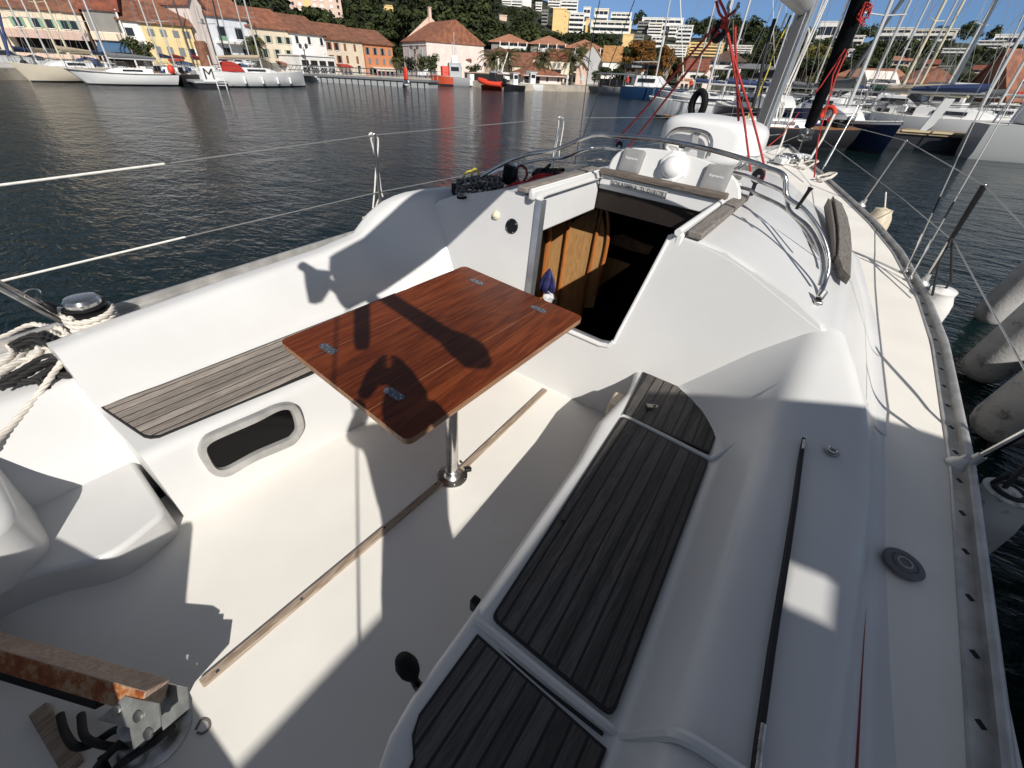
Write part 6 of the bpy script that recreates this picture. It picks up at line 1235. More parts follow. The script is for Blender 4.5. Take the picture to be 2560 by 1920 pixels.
def tree_proto(kind, seed):
    rr = random.Random(seed); tm = MB()
    if kind == 'umbrella_pine':
        hgt = 9; blobs = [(rr.uniform(-3.4, 3.4), rr.uniform(-3.4, 3.4), 7.0 + rr.uniform(-.5, 1.1), rr.uniform(1.3, 2.1), .5) for _ in range(13)]; cm = crown_mb(blobs, 1500, .42, rr); lm = L_PINE
        tm.tube([(0, 0, -1), (.1, 0, 3), (.2, .1, 5.6)], [.32, .26, .18], 8)
        for b in blobs[:7]: tm.tube([(.15, .05, 4.6), (b[0] * .5, b[1] * .5, 5.9), (b[0] * .9, b[1] * .9, b[2] - .2)], [.14, .10, .05], 6)
    elif kind == 'cypress':
        hgt = 11; blobs = [(rr.uniform(-.25, .25), rr.uniform(-.25, .25), 1.2 + i * .95, max(.35, 1.05 * math.sin(math.pi * min(.96, .18 + i / 13))), 1.0) for i in range(11)]; cm = crown_mb(blobs, 900, .34, rr); lm = L_DARK; tm.tube([(0, 0, -1), (0, 0, 4)], [.2, .12], 7)
    elif kind == 'shrub':
        hgt = 2.4; blobs = [(rr.uniform(-1.3, 1.3), rr.uniform(-1.1, 1.1), 1.0 + rr.uniform(-.3, .7), rr.uniform(.6, 1.0), .85) for _ in range(7)]; cm = crown_mb(blobs, 480, .25, rr); lm = L_MID; tm.tube([(0, 0, -.5), (0, 0, 1)], [.1, .05], 6)
    elif kind == 'plane_tree':
        hgt = 15; blobs = []
        for _ in range(34):
            a = rr.uniform(0, 6.28); e = rr.uniform(0, 1); rad_ = 5.2 * math.sqrt(rr.uniform(.1, 1)) * (1 - .35 * e); blobs.append((rad_ * math.cos(a), rad_ * math.sin(a), 5.2 + 8.6 * e, rr.uniform(.9, 1.7), 1.0))
        cm = crown_mb(blobs, 4200, .42, rr); lm = L_PLANE
        for k in range(3): tm.tube([(0, 0, -1), (.1 * k, .1, 3), ((k - 1) * 1.6, .3, 6), ((k - 1) * 2.2, rr.uniform(-1, 1), 9.5)], [.42, .36, .22, .08], 8)
        for b in blobs[:12]: tm.tube([(0, .1, 4), (b[0] * .5, b[1] * .5, b[2] * .75), (b[0], b[1], b[2])], [.16, .10, .03], 6)
    else:                                              # broad tree of the wooded slope
        hgt = 8; blobs = [(rr.uniform(-2.1, 2.1), rr.uniform(-2.1, 2.1), 4.2 + rr.uniform(-1.6, 2.4), rr.uniform(1.0, 1.8), .95) for _ in range(12)]; cm = crown_mb(blobs, 1000, .40, rr); lm = {'oak': L_MID, 'holm_oak': L_DARK, 'pine': L_PINE, 'olive_tree': L_OLV, 'poplar': L_YEL}[kind]
        tm.tube([(0, 0, -1.5), (.1, 0, 2), (.2, .1, 4)], [.26, .2, .1], 7)
        for b in blobs[:5]: tm.tube([(.1, 0, 2.4), (b[0] * .6, b[1] * .6, b[2] * .8)], [.12, .04], 5)
    return cm, lm, tm, hgt
PROTO = {}
def plant(kind, label, pos, height, group=None, seed=0, rot=None, name=None, wide=1.0, cat='tree'):
    key = (kind, seed)
    if key not in PROTO:
        cm, lm, tm, hg = tree_proto(kind, seed * 13 + len(kind)); r_ = thing(name or kind, label, cat, pos, None, group)
        c = cm.build('crown', lm, r_, fix=False, sharp=180); t = tm.build('trunk', BARKW if kind == 'plane_tree' else BARK, r_); PROTO[key] = (r_, hg); root = r_
    else:
        root = dup(PROTO[key][0], label=label, group=group)
        if group is None and 'group' in root: del root['group']
    s = height / PROTO[key][1]; root.matrix_world = Matrix.Translation(pos) @ Matrix.Rotation(rot if rot is not None else rnd.uniform(0, 6.28), 4, 'Z') @ Matrix.Diagonal((s * wide, s * wide, s, 1)); return root
def plant_px(kind, label, base_px, top_px, d=None, **k):
    d = d or onhill(base_px); b = at(base_px, d); tz = at((base_px[0], top_px), d).z; az = math.atan2(b.x - CAM.x, b.y - CAM.y); gz = terrain(az, d); return plant(kind, label, Vector((b.x, b.y, gz)), max(1.2, tz - gz), **k)
def palm(label, base_px, top_px, d, seed, spread=3.2):
    rr = random.Random(seed); b = at(base_px, d); zt = at((base_px[0], top_px), d).z; hgt = zt - ZQ; t = thing('date_palm', label, 'palm tree', Vector((b.x, b.y, ZQ)), None, 'palms along the quay')
    m = MB(); m.tube([(0, 0, -.5), (.05, 0, hgt * .5), (0, .05, hgt)], [.38, .30, .34], 10); m.build('trunk', BARK, t)
    for i in range(46):
        a = i * 2.399; e = R(rr.uniform(-50, 78)); L_ = spread * rr.uniform(.8, 1.1); pts = []
        for k in range(7):
            s = k / 6; el = e - s * s * 1.1; pts.append(Vector((0, 0, hgt)) + Vector((math.cos(a) * math.cos(e - s * .5), math.sin(a) * math.cos(e - s * .5), math.sin(e) - s * s * .62)) * L_ * s)
        m = MB(); sd = Vector((-math.sin(a), math.cos(a), 0))
        for k in range(6):
            p, q_ = pts[k], pts[k + 1]; w1 = .34 * math.sin(math.pi * min(1, .25 + k / 6 * .75)) ; w2 = .34 * math.sin(math.pi * min(.98, .25 + (k + 1) / 6 * .75))
            for sg in (-1, 1):
                for j in range(3):
                    f0 = p.lerp(q_, j / 3); f1 = p.lerp(q_, j / 3 + .16); m.add([f0, f1, f1 + sd * sg * w1 + Vector((0, 0, -.20)), f0 + sd * sg * w1 + Vector((0, 0, -.16))], [(0, 1, 2, 3)])
        m.build('frond', L_PALM, t, fix=False)
palm('big date palm in front of the tall pink house', zE(500, 1240), zE(0, 960)[1], 96, 1, 3.5)
palm('date palm with a thick trunk in front of the cream balcony house', zE(985, 1250), zE(0, 980)[1], 97, 2, 3.6)
palm('ragged palm beside the restaurant terrace', zD(1830, 1200), zD(0, 1000)[1], 100, 3, 3.2)
palm('palm behind the restaurant sign with fine drooping fronds', zD(2060, 1200), zD(0, 960)[1], 101, 4, 3.2)
palm('small palm against the pink gable wall', zD(222, 1190), zD(0, 1020)[1], 102, 5, 1.3)
palm('palm at the right end of the white balcony house', zB(2150, 900), zB(0, 740)[1], 91, 6, 2.0)
palm('palm tuft beside the modern white yacht mast', zC(20, 900), zC(0, 700)[1], 93, 7, 1.6)
palm('palm half hidden behind the villas', zE(1180, 900), zE(0, 800)[1], 135, 8, 3.0)
palm('small palm right of the white house by the brown tree', zE(1850, 1150), zE(0, 1070)[1], 104, 9, 2.2)
plant_px('plane_tree', 'large brown autumn plane tree at the waterfront', zE(2040, 1460), zE(0, 640)[1], 97, wide=1.25, seed=1)
plant_px('plane_tree', 'second brown autumn tree right of the large one', zG(640, 1080), zG(0, 460)[1], 100, wide=.9, seed=2)
plant_px('plane_tree', 'thin brown autumn tree behind the catamaran mast', zG(850, 1060), zG(0, 640)[1], 104, wide=.6, seed=2)
for lab, b, t_, d, kind, wd in (('broad umbrella pine below the pink apartment block', zC(850, 500), zC(0, 110)[1], 128, 'umbrella_pine', 1.15), ('umbrella pine left of the broad one above the brown roofs', zC(640, 420), zC(0, 160)[1], 132, 'umbrella_pine', 1.0), ('umbrella pine right of the broad one above the brown roofs', zC(1250, 560), zC(0, 240)[1], 126, 'umbrella_pine', 1.0), ('rounded pine above the pink and white house', zD(250, 560), zD(0, 120)[1], 142, 'umbrella_pine', 1.0), ('wide umbrella pine on the quay in front of the white houses', zG(1150, 1160), zG(0, 930)[1], 92, 'umbrella_pine', 1.15), ('umbrella pine behind the moored masts', zG(1580, 1060), zG(0, 860)[1], 98, 'umbrella_pine', 1.1), ('dense green round tree beside the pink and white house', zD(790, 1190), zD(0, 880)[1], 108, 'oak', 1.0), ('slim green tree against the white house front', zD(660, 1160), zD(0, 900)[1], 107, 'oak', .8), ('dark bushy tree behind the red bollard', zD(460, 1160), zD(0, 950)[1], 106, 'holm_oak', 1.1), ('dark tree left of the round green quay tree', zE(1380, 1260), zE(0, 1140)[1], 98, 'oak', 1.1), ('round dark green quay tree', zE(1530, 1350), zE(0, 1100)[1], 99, 'umbrella_pine', 1.0), ('dark tree between the round tree and the brown tree', zE(1750, 1340), zE(0, 1110)[1], 98, 'holm_oak', 1.3), ('yellowing poplar behind the masts by the furled sail', zH(60, 560), zH(0, 230)[1], 118, 'poplar', 1.0), ('yellow green tree below the white cube villa', zH(430, 620), zH(0, 510)[1], 110, 'poplar', 1.2), ('yellow green tree behind the mast halyards', (1985, 230), 105, 120, 'poplar', 1.3), ('dark cypress against the white arched flats', zE(1120, 560), zE(0, 230)[1], None, 'cypress', 1.0), ('cypress at the edge of the pine wood by the pink block', zC(1480, 420), zC(0, 250)[1], 150, 'cypress', .9), ('tall dark cypress beside the loggia houses', zB(620, 240), zB(0, -60)[1], 125, 'holm_oak', 1.2), ('dark trees corner above the cream house with green shutters', zC(430, 260), zC(0, -60)[1], 130, 'holm_oak', 1.3), ('leafy shrubs beside the narrow white house', zB(200, 800), zB(0, 600)[1], 84, 'oak', 1.2), ('thorny bush in front of the dark trees by the villas', zD(1500, 1200), zD(0, 1060)[1], 103, 'oak', 1.4), ('rounded garden tree below the left villa', zE(170, 900), zE(0, 800)[1], 122, 'oak', 1.2)):
    plant_px(kind, lab, b, t_, d, seed=1, wide=wd)
# wooded slope: single trees on the near half, the far wood as one mass
kinds = ['oak', 'holm_oak', 'pine', 'holm_oak', 'olive_tree', 'umbrella_pine']; taken = []
BLD = [(o.matrix_world.translation.copy(), 5.5) for o in bpy.data.objects if o.type == 'EMPTY' and o.get('category') in ('house', 'villa', 'apartment block')]
foot = []
for o in bpy.data.objects:
    if o.type == 'EMPTY' and o.get('category') in ('house', 'villa', 'apartment block', 'workshop', 'shed', 'building', 'tent'):
        wl = [c for c in o.children if c.name.startswith('wall')]
        if wl: b = [Vector(c) for c in wl[0].bound_box]; foot.append((o.matrix_world.inverted(), max(v.x for v in b), max(v.y for v in b), max(v.z for v in b)))
def blocked(p, mg=1.5):
    for Mi, w_, d_, _ in foot:
        q_ = Mi @ p
        if -mg < q_.x < w_ + mg and -7.5 < q_.y < d_ + mg: return True
    return False
KL = {'oak': 'mid green broad tree', 'holm_oak': 'dark evergreen oak', 'pine': 'bushy dark pine', 'olive_tree': 'yellowish green broad tree', 'umbrella_pine': 'flat topped pine'}
rr = random.Random(77); cand = []
for i in range(5200):
    az = azpx(rr.uniform(-150, 2750)); r0 = interp(LANDA, az) + 36; r = r0 + (345 - r0) * rr.uniform(0, 1) ** 1.1
    p = Vector((CAM.x + r * math.sin(az), CAM.y + r * math.cos(az), 0)); p.z = terrain(az, r)
    if blocked(p): continue
    cand.append((r, p))
cand.sort(key=lambda t: t[0]); kept = []
cell = {}
for r, p in cand:
    k = (int(p.x // 5), int(p.y // 5)); mind = 3.4 + r * .004; ok = True
    for dx in (-1, 0, 1):
        for dy_ in (-1, 0, 1):
            for q_ in cell.get((k[0] + dx, k[1] + dy_), ()):
                if (q_ - p).length < mind: ok = False
    if ok: cell.setdefault(k, []).append(p); kept.append((r, p))
# nothing tall in front of the lower walls of the blocks on the hill
VIEW = []
for o in bpy.data.objects:
    if o.type == 'EMPTY' and o.get('category') in ('house', 'villa', 'apartment block', 'workshop', 'shed', 'building', 'tent', 'restaurant', 'kiosk'):
        wl = [c for c in o.children if c.name.startswith('wall')]
        if not wl: continue
        b = [Vector(c) for c in wl[0].bound_box]; w_ = max(v.x for v in b); h_ = max(v.z for v in b); p0 = o.matrix_world @ Vector((0, 0, 0)) - CAM; p1 = o.matrix_world @ Vector((w_, 0, 0)) - CAM
        a0, a1 = sorted((math.atan2(p0.x, p0.y), math.atan2(p1.x, p1.y))); d_ = min(math.hypot(p0.x, p0.y), math.hypot(p1.x, p1.y)); VIEW.append((a0, a1, d_, p0.z + (.12 if a0 < azpx(1850) else .34) * h_))
def cap(p, hgt, wide=.45):
    q_ = p - CAM; az = math.atan2(q_.x, q_.y); r = math.hypot(q_.x, q_.y); mg = hgt * wide / r
    for a0, a1, d_, zb in VIEW:
        if a0 - mg < az < a1 + mg and r < d_ - 1:
            hgt = min(hgt, zb / d_ * r - q_.z)
    return hgt
PLACE = ['by the waterfront roofs', 'behind the quay houses', 'among the villas', 'on the lower slope', 'on the middle slope']
n_ind = 0; far = []
counts = {}
for r, p in kept:
    kd = rr.choice(kinds); x_ = (p - CAM); az = math.atan2(x_.x, x_.y)
    hgt = rr.uniform(5.0, 9.5) if r < 190 else rr.uniform(6, 11)
    if az > azpx(1850): hgt *= .8
    hgt = cap(p, hgt)
    if hgt < 2.2: continue
    if n_ind < 250:
        plant(kd, KL[kd] + ' standing in the wood on the hillside behind the houses', p, hgt, 'trees of the wooded slope', 2 + n_ind % 2, wide=rr.uniform(.9, 1.35)); n_ind += 1
    else: far.append((p, hgt))
protos = []
for s_ in range(5):
    r5 = random.Random(300 + s_); bl = [(r5.uniform(-.3, .3), r5.uniform(-.3, .3), .55 + r5.uniform(-.22, .27), r5.uniform(.16, .27), .95) for _ in range(9)]; protos.append(crown_mb(bl, 210, .085, r5))
ms = [MB(), MB(), MB()]; MT = [L_DARK, L_PINE, L_MID]
for p, hgt in far:
    pr = rr.choice(protos); a = rr.uniform(0, 6.28); ca, sa = math.cos(a) * hgt * 1.15, math.sin(a) * hgt * 1.15; mb_ = ms[rr.choice((0, 0, 1, 1, 2))]; o_ = len(mb_.v)
    mb_.v += [Vector((p.x + v.x * ca - v.y * sa, p.y + v.x * sa + v.y * ca, p.z + v.z * hgt)) for v in pr.v]; mb_.f += [tuple(i + o_ for i in f) for f in pr.f]
for mb_, mt in zip(ms, MT):
    if mb_.v: tag(mb_.build('far_wood', mt, fix=False, sharp=180), 'far wood of dark trees covering the upper hillside up to the skyline', 'wood', kind='stuff')
print('TREES individual', n_ind, 'far', len(far), 'faces', sum(len(x.f) for x in ms))
# ================================================================== boats in the harbour
HW = mat('hull_white', (.70, .70, .69), .3, var=.05, vs=.8); HN = mat('hull_navy', (.012, .020, .055), .25); HB_ = mat('hull_blue', (.012, .040, .10), .3); HBK = mat('hull_black', (.012, .012, .014), .4); HO = mat('hull_orange', (.42, .06, .02), .45); HG = mat('hull_grey', (.34, .35, .35), .4); HCR = mat('hull_cream', (.62, .55, .43), .5); HAF = mat('antifouling', (.02, .02, .022), .7); HRED = mat('antifouling_red', (.16, .03, .02), .7)
COVG = mat('sailcover_grey', (.12, .125, .13), .8); COVB = mat('sailcover_blue', (.025, .045, .12), .8); COVK = mat('sailcover_black', (.015, .015, .018), .8); COVT = mat('sailcover_tan', (.42, .34, .24), .8); COVR = mat('sailcover_red', (.38, .03, .02), .8); COVV = mat('sailcover_green', (.012, .05, .03), .8)
WOODD = mat('varnished_deck', (.30, .14, .05), .5, var=.2, vs=3); DOCK = mat('dock_planks', (.30, .22, .15), .85, var=.25, vs=2.5, stretch=(1, 8, 1)); MASTM = mat('mast_silver', (.55, .55, .53), .4, .4); MASTC = mat('mast_cream', (.52, .47, .33), .5); MASTD = mat('mast_dark', (.05, .05, .055), .5); LRED = mat('lifebuoy_red', (.60, .05, .02), .5); LYEL = mat('lifebuoy_yellow', (.65, .33, .03), .5)
def boat_frame(p_stern, p_bow):                        # x starboard, y forward, z up from the waterline
    d = Vector((p_bow.x - p_stern.x, p_bow.y - p_stern.y, 0)); L = d.length; y = d.normalized(); x = Vector((y.y, -y.x, 0)); return frm(x, y, Vector((0, 0, 1)), (p_stern.x, p_stern.y, WL)), L
def yacht(label, M_, L, beam=None, fb=1.0, hull=HW, cover=COVB, mast=12., mastm=MASTM, cabin=.45, name='moored_sailing_boat', spreaders=2, rake=.02, group=None, overhang=.10, stripe=None, genoa=None, dodger=None, bimini=None, wire=True, mx=.55, cat='sailing boat', seed=1, deckm=None, fend=0):
    t = thing(name, label, cat, (0, 0, 0), M_, group); B = (beam or L * .30) / 2
    st = [(.0, .62), (.06, .70), (.2, .88), (.42, 1.0), (.6, .95), (.78, .68), (.9, .36), (.97, .12), (1.0, .01)]
    sh = lambda s: fb * (1 + .28 * (s - .35) ** 2 * 2.2)
    def ring(s, k):
        y = s * L; o = overhang * L * (1 if s > .5 else .5); q = B * k; z = sh(s); yb = y - o * max(0, (s - .55) / .45) + o * .6 * max(0, (.2 - s) / .2)
        return [Vector((a * q * e, y + (yb - y) * u, zz)) for a, e, zz, u in ((-1, 1, z, 0), (-1, 1.0, z * .55, .4), (-1, .86, .12, .85), (-1, .55, -.3, 1), (1, .55, -.3, 1), (1, .86, .12, .85), (1, 1.0, z * .55, .4), (1, 1, z, 0))]
    m = MB(); m.loft([ring(s, k) for s, k in st]); ho = m.build('hull', hull, t, sharp=50)
    m = MB(); m.loft([[v * 1 + Vector(((.012 if v.x > 0 else -.012), 0, 0)) for v in ring(s, k)[2:6]] for s, k in st], False, False); m.build('antifouling', HAF, ho)
    if stripe:
        m = MB(); m.loft([[Vector((a * (B * k + .012), s * L, sh(s) - z_)) for z_ in (.02, .10)] for s, k in st for a in (-1,)], False, False); m.build('stripe', stripe, ho)
        m = MB(); m.loft([[Vector((a * (B * k + .012), s * L, sh(s) - z_)) for z_ in (.02, .10)] for s, k in st for a in (1,)], False, False); m.build('stripe', stripe, ho)
    m = MB(); m.loft([[Vector((-B * k * .97, s * L, sh(s) + .005)), Vector((0, s * L, sh(s) + .05)), Vector((B * k * .97, s * L, sh(s) + .005))] for s, k in st], False, False); m.build('deck', deckm or DECK, t)
    c0, c1 = .24, .66; cb = B * .62
    m = MB(); rings = []
    for s, k, hgt in ((c0, .9, cabin), (.40, 1, cabin * 1.05), (.54, .9, cabin), (.62, .7, cabin * .6), (.68, .5, .05)):
        y = s * L; z = sh(s); rings.append([Vector((x * cb * k, y, z + zz)) for x, zz in ((-1, 0), (-.86, hgt), (.86, hgt), (1, 0))])
    m.loft(rings); cab = m.build('cabin', WHITE, t, bevel=.05)
    for a in (-1, 1):
        m = MB(); m.add([(a * cb * .99, .34 * L, sh(.4) + cabin * .40), (a * cb * .96, .52 * L, sh(.5) + cabin * .40), (a * cb * .92, .52 * L, sh(.5) + cabin * .75), (a * cb * .94, .34 * L, sh(.4) + cabin * .78)] + [(a * cb * .80, .34 * L, sh(.4) + cabin * .40), (a * cb * .80, .52 * L, sh(.5) + cabin * .40), (a * cb * .78, .52 * L, sh(.5) + cabin * .75), (a * cb * .78, .34 * L, sh(.4) + cabin * .78)], [(0, 1, 2, 3), (0, 4, 5, 1), (3, 2, 6, 7)]); m.build('cabin_window', GLASS, cab)
    my = mx * L; md = Vector((0, -rake * mast, mast))
    if mast:
        m = MB(); m.tube([Vector((0, my, fb)), Vector((0, my, fb)) + md], [.09, .065], 8); mo = m.build('mast', mastm, t)
        for i in range(spreaders):
            f = (i + 1) / (spreaders + 1) * .95; p = Vector((0, my, fb)) + md * f; m = MB(); m.tube([p + Vector((-.95, -.1, .08)), p, p + Vector((.95, -.1, .08))], .028, 6); m.build('spreader', mastm, mo)
        top = Vector((0, my, fb)) + md * .97
        if wire:
            for a, b in ((Vector((0, L * .98, sh(1))), top), (Vector((0, .02 * L, sh(0))), top), (Vector((-B * .95, my - .3, sh(.5))), top), (Vector((B * .95, my - .3, sh(.5))), top)):
                m = MB(); m.tube([a, b], .012, 5); m.build('stay', WIRE, t)
        if genoa: m = MB(); a = Vector((0, L * .965, sh(1) + .5)); m.tube([a, a.lerp(top, .5), a.lerp(top, .93)], [.10, .085, .05], 8); m.build('furled_headsail', genoa, t)
        bz_ = fb + cabin + .75
        m = MB(); m.tube([(0, my - .1, bz_), (0, .14 * L, bz_ - .05)], .06, 8); m.build('boom', mastm, t)
        if cover: m = MB(); m.tube([(0, my - .05, bz_ + .35), (0, my - .3, bz_ + .22), (0, .35 * L, bz_ + .18), (0, .15 * L, bz_ + .08)], [.13, .20, .17, .10], 8); m.build('sail_cover', cover, t)
    # guard rails, pulpit, cockpit clutter
    for a in (-1, 1):
        m = MB(); pts = [Vector((a * B * k * .96, s * L, sh(s))) for s, k in st[1:8]]
        m.tube([p + Vector((0, 0, .6)) for p in pts], .014, 5); m.build('guard_rail', STEELD, t)
        for p in pts: m = MB(); m.tube([p, p + Vector((0, 0, .6))], .014, 5); m.build('stanchion', STEELD, t)
        for i in range(fend):
            s = .25 + .16 * i; k = interp(st, s); m = MB(); c = Vector((a * (B * k + .13), s * L, .62)); m.tube([c + Vector((0, 0, .35)), c + Vector((0, 0, .28)), c - Vector((0, 0, .25)), c - Vector((0, 0, .33))], [.03, .12, .12, .03], 8); m.build('fender', WHITE, t)
    if dodger: m = MB(); m.loft([[Vector((x * cb, y, sh(.25) + z)) for x, z in ((-1, .1), (-.9, .75 * k), (0, .95 * k), (.9, .75 * k), (1, .1))] for y, k in ((.20 * L, 1.0), (.27 * L, 1.0), (.31 * L, .35))]); m.build('sprayhood', dodger, t)
    if bimini: m = MB(); m.loft([[Vector((x * B * .7, y, sh(.1) + z)) for x, z in ((-1, 1.75), (-.5, 1.95), (.5, 1.95), (1, 1.75), (1, 1.72), (-1, 1.72))] for y in (.02 * L, .2 * L)]); m.build('bimini', bimini, t)
    rr = random.Random(seed)
    for i in range(5):
        m = MB(); m.box((rr.uniform(-.5, .5) * B, L * rr.uniform(.03, .22), sh(.1) + rr.uniform(.1, .45)), (rr.uniform(.15, .6), rr.uniform(.15, .6), rr.uniform(.1, .5)), Matrix.Rotation(rr.uniform(0, 3), 3, 'Z')); m.build('cockpit_gear', rr.choice([WHITE, COVB, COVT, BLACK, STEELD, HW]), t, bevel=.05)
    return t
def motor(label, M_, L, beam=None, fb=.8, hull=HW, cab='wheelhouse', name='moored_motor_boat', cat='motor boat', group=None, cabm=WHITE, seed=1, outboard=False, rail=True):
    t = thing(name, label, cat, (0, 0, 0), M_, group); B = (beam or L * .34) / 2
    st = [(0, .86), (.3, 1), (.55, .97), (.78, .68), (.92, .32), (1, .02)]; sh = lambda s: fb * (1 + .35 * s * s)
    m = MB(); m.loft([[Vector((a * B * k * e, s * L - (u * L * .10 * max(0, s - .5) * 2), z)) for a, e, z, u in ((-1, 1, sh(s), 0), (-1, .92, .25, .6), (-1, .6, -.25, 1), (1, .6, -.25, 1), (1, .92, .25, .6), (1, 1, sh(s), 0))] for s, k in st]); ho = m.build('hull', hull, t, sharp=40)
    m = MB(); m.loft([[Vector((-B * k * .95, s * L, sh(s) + .01)), Vector((B * k * .95, s * L, sh(s) + .01))] for s, k in st], False, False); m.build('deck', DECK, t)
    if cab == 'wheelhouse':
        m = MB(); m.loft([[Vector((x * B * .62 * k, y, sh(.5) + z)) for x, z in ((-1, 0), (-.92, 1.5), (.92, 1.5), (1, 0))] for y, k in ((.34 * L, 1), (.58 * L, 1))]); c = m.build('wheelhouse', cabm, t, bevel=.05)
        for a in (-1, 1): m = MB(); m.box((a * B * .60, .46 * L, sh(.5) + 1.05), (.05, .18 * L, .5)); m.build('window', GLASS, c)
        m = MB(); m.box((0, .335 * L, sh(.5) + 1.05), (B * .95, .05, .5)); m.build('window', GLASS, c); m = MB(); m.box((0, .585 * L, sh(.5) + 1.05), (B * .95, .05, .5)); m.build('window', GLASS, c)
        m = MB(); m.box((0, .45 * L, sh(.5) + 1.56), (B * 1.4, .34 * L, .08)); m.build('wheelhouse_roof', cabm, t)
    elif cab == 'cruiser':
        m = MB(); m.loft([[Vector((x * B * .75 * k, y, sh(.4) + z)) for x, z in ((-1, 0), (-.8, hh_), (.8, hh_), (1, 0))] for y, k, hh_ in ((.22 * L, 1, .9), (.45 * L, 1, .95), (.58 * L, .9, .45), (.82 * L, .5, .08))]); c = m.build('cabin', cabm, t, bevel=.05)
        m = MB(); m.box((0, .50 * L, sh(.4) + .72), (B * 1.25, .12 * L, .28), Matrix.Rotation(R(-30), 3, 'X')); m.build('windscreen', GLASS, c)
        for a in (-1, 1): m = MB(); m.box((a * B * .68, .36 * L, sh(.4) + .6), (.06, .2 * L, .3)); m.build('window', GLASS, c)
        m = MB(); m.tube([(-B * .7, .12 * L, sh(0)), (-B * .7, .16 * L, sh(0) + 1.5), (B * .7, .16 * L, sh(0) + 1.5), (B * .7, .12 * L, sh(0))], .04, 6); m.build('arch', STEELD, t)
    if outboard: m = MB(); m.box((0, -.3, .75), (.42, .5, .55)); m.box((0, -.3, .2), (.2, .25, .8)); m.build('outboard', BLACK, t, bevel=.08)
    if rail:
        m = MB(); pts = [Vector((a * B * k * .9, s * L, sh(s) + .5)) for a in (-1,) for s, k in st[2:]] + [Vector((B * k * .9, s * L, sh(s) + .5)) for s, k in reversed(st[2:])]; m.tube(pts, .016, 5); m.build('bow_rail', STEELD, t)
    return t
def place(stern_px, bow_px, zs=WL):
    return boat_frame(onz(stern_px, zs), onz(bow_px, zs))
# -- left quay
M_, L_ = place((452, 214.5), (178, 211)); yacht('long white classic sloop with a dark grey boom cover lying broadside at far left', M_, L_, beam=3.2, fb=.95, hull=HW, cover=COVG, mast=14, cabin=.38, overhang=.16, stripe=mat('stripe_dark', (.05, .05, .05), .5), mx=.60, genoa=None, name='classic_sloop', seed=5, fend=0)
M_, L_ = place((500, 200), (72, 190)); 
b_ = boat_frame(at((290, 200), 70), at((72, 196), 66)); yacht('cream bowed ketch half hidden behind the white classic sloop', b_[0], 8.6, beam=3.0, fb=1.15, hull=HCR, cover=COVT, mast=15, cabin=.5, overhang=.12, genoa=COVB, name='cream_ketch', mx=.5, mastm=MASTC)
b_ = boat_frame(onz((520, 217), WL), onz((764, 216.5), WL)); yacht('modern white yacht with plumb bow and red sprayhood lying broadside', b_[0], b_[1], beam=3.9, fb=1.25, hull=HW, cover=COVT, mast=15, cabin=.45, overhang=.0, dodger=COVR, genoa=None, name='modern_yacht', seed=8, fend=4, mx=.56)
for i, (px, d, L_, ck, lab, gm, mh, mm) in enumerate(((75, 76, 9, COVB, 'small yacht with a slim dark mast nearest the left picture edge', None, 12, MASTD), (118, 77, 10, COVT, 'yacht with a tall white mast and navy furled sail among the left moorings', COVB, 14, MASTM), (152, 79, 9.5, COVG, 'yacht with a plain silver mast beside the navy furled sail', None, 13, MASTM), (205, 75, 11, COVT, 'yacht with a cream mast just behind the classic sloop bow', None, 14, MASTC), (260, 79, 10, COVB, 'yacht in front of the loggia house with a blue cover', None, 13, MASTM), (420, 77, 10, COVB, 'yacht with a blue sail cover in front of the yellow house', None, 14, MASTM), (452, 80, 11, COVR, 'yacht moored behind the brown piling with a silver mast', None, 15, MASTM), (500, 74, 9.5, COVR, 'yacht with red and tan sail cover near the ladder pontoon', None, 15, MASTD), (560, 78, 11, COVB, 'yacht with a dark rigged mast in front of the white balcony house', None, 15, MASTD), (600, 82, 10, COVB, 'yacht with a silver mast in front of the balcony house right side', COVK, 15, MASTM), (640, 84, 10, COVT, 'yacht with a white mast behind the modern white yacht', None, 15, MASTM))):
    a = at((px, 205), d); t_ = yacht(lab, boat_frame(a, a + Vector((.75, -.62, 0)))[0] @ Matrix.Translation((0, -.55 * L_, 0)), L_, fb=1.05, hull=HW, cover=ck, mast=mh, mastm=mm, genoa=gm, seed=20 + i, group=None, dodger=(COVB if i % 3 == 0 else None))
# finger pontoon with the sign, ladder and brown pile
pa, pb = onz((497, 221), WL), onz((574, 222), WL); fpt = thing('finger_pontoon', 'grey floating pontoon end with ladder and a square letter sign', 'pontoon', pa)
u = (pb - pa); u.z = 0; W_ = u.length; u.normalize(); nv = Vector((-u.y, u.x, 0)); Mf = frm(u, nv, Vector((0, 0, 1)), (0, 0, 0))
m = MB(); m.bx2((0, 0, -.2), (W_, 10, .42)); m.v = [Mf @ p for p in m.v]; m.build('float', HBK, fpt); m = MB(); m.bx2((-.2, -.15, .43), (W_ + .15, 10, .60)); m.v = [Mf @ p for p in m.v]; m.build('walkway', HG, fpt)
sx = W_ * .22
m = MB(); m.bx2((sx, -.22, .55), (sx + 1.25, -.16, 1.75)); m.v = [Mf @ p for p in m.v]; sg = m.build('letter_sign', WHITE, fpt); text('M', 1.25, Mf @ frm((1, 0, 0), (0, 0, 1), (0, -1, 0), (sx + .62, -.235, 1.13)), INK, sg, ext=.01)
for k in (0, 1): m = MB(); m.tube([Mf @ Vector((W_ * .62 + k * .75, -.25, -.45)), Mf @ Vector((W_ * .60 + k * .75, -.2, 2.6))], .045, 6); m.build('ladder_rail', WHITE, fpt)
for k in range(6): m = MB(); z = -.1 + k * .38; m.tube([Mf @ Vector((W_ * .62, -.24, z)), Mf @ Vector((W_ * .62 + .75, -.24, z))], .03, 6); m.build('rung', WHITE, fpt)
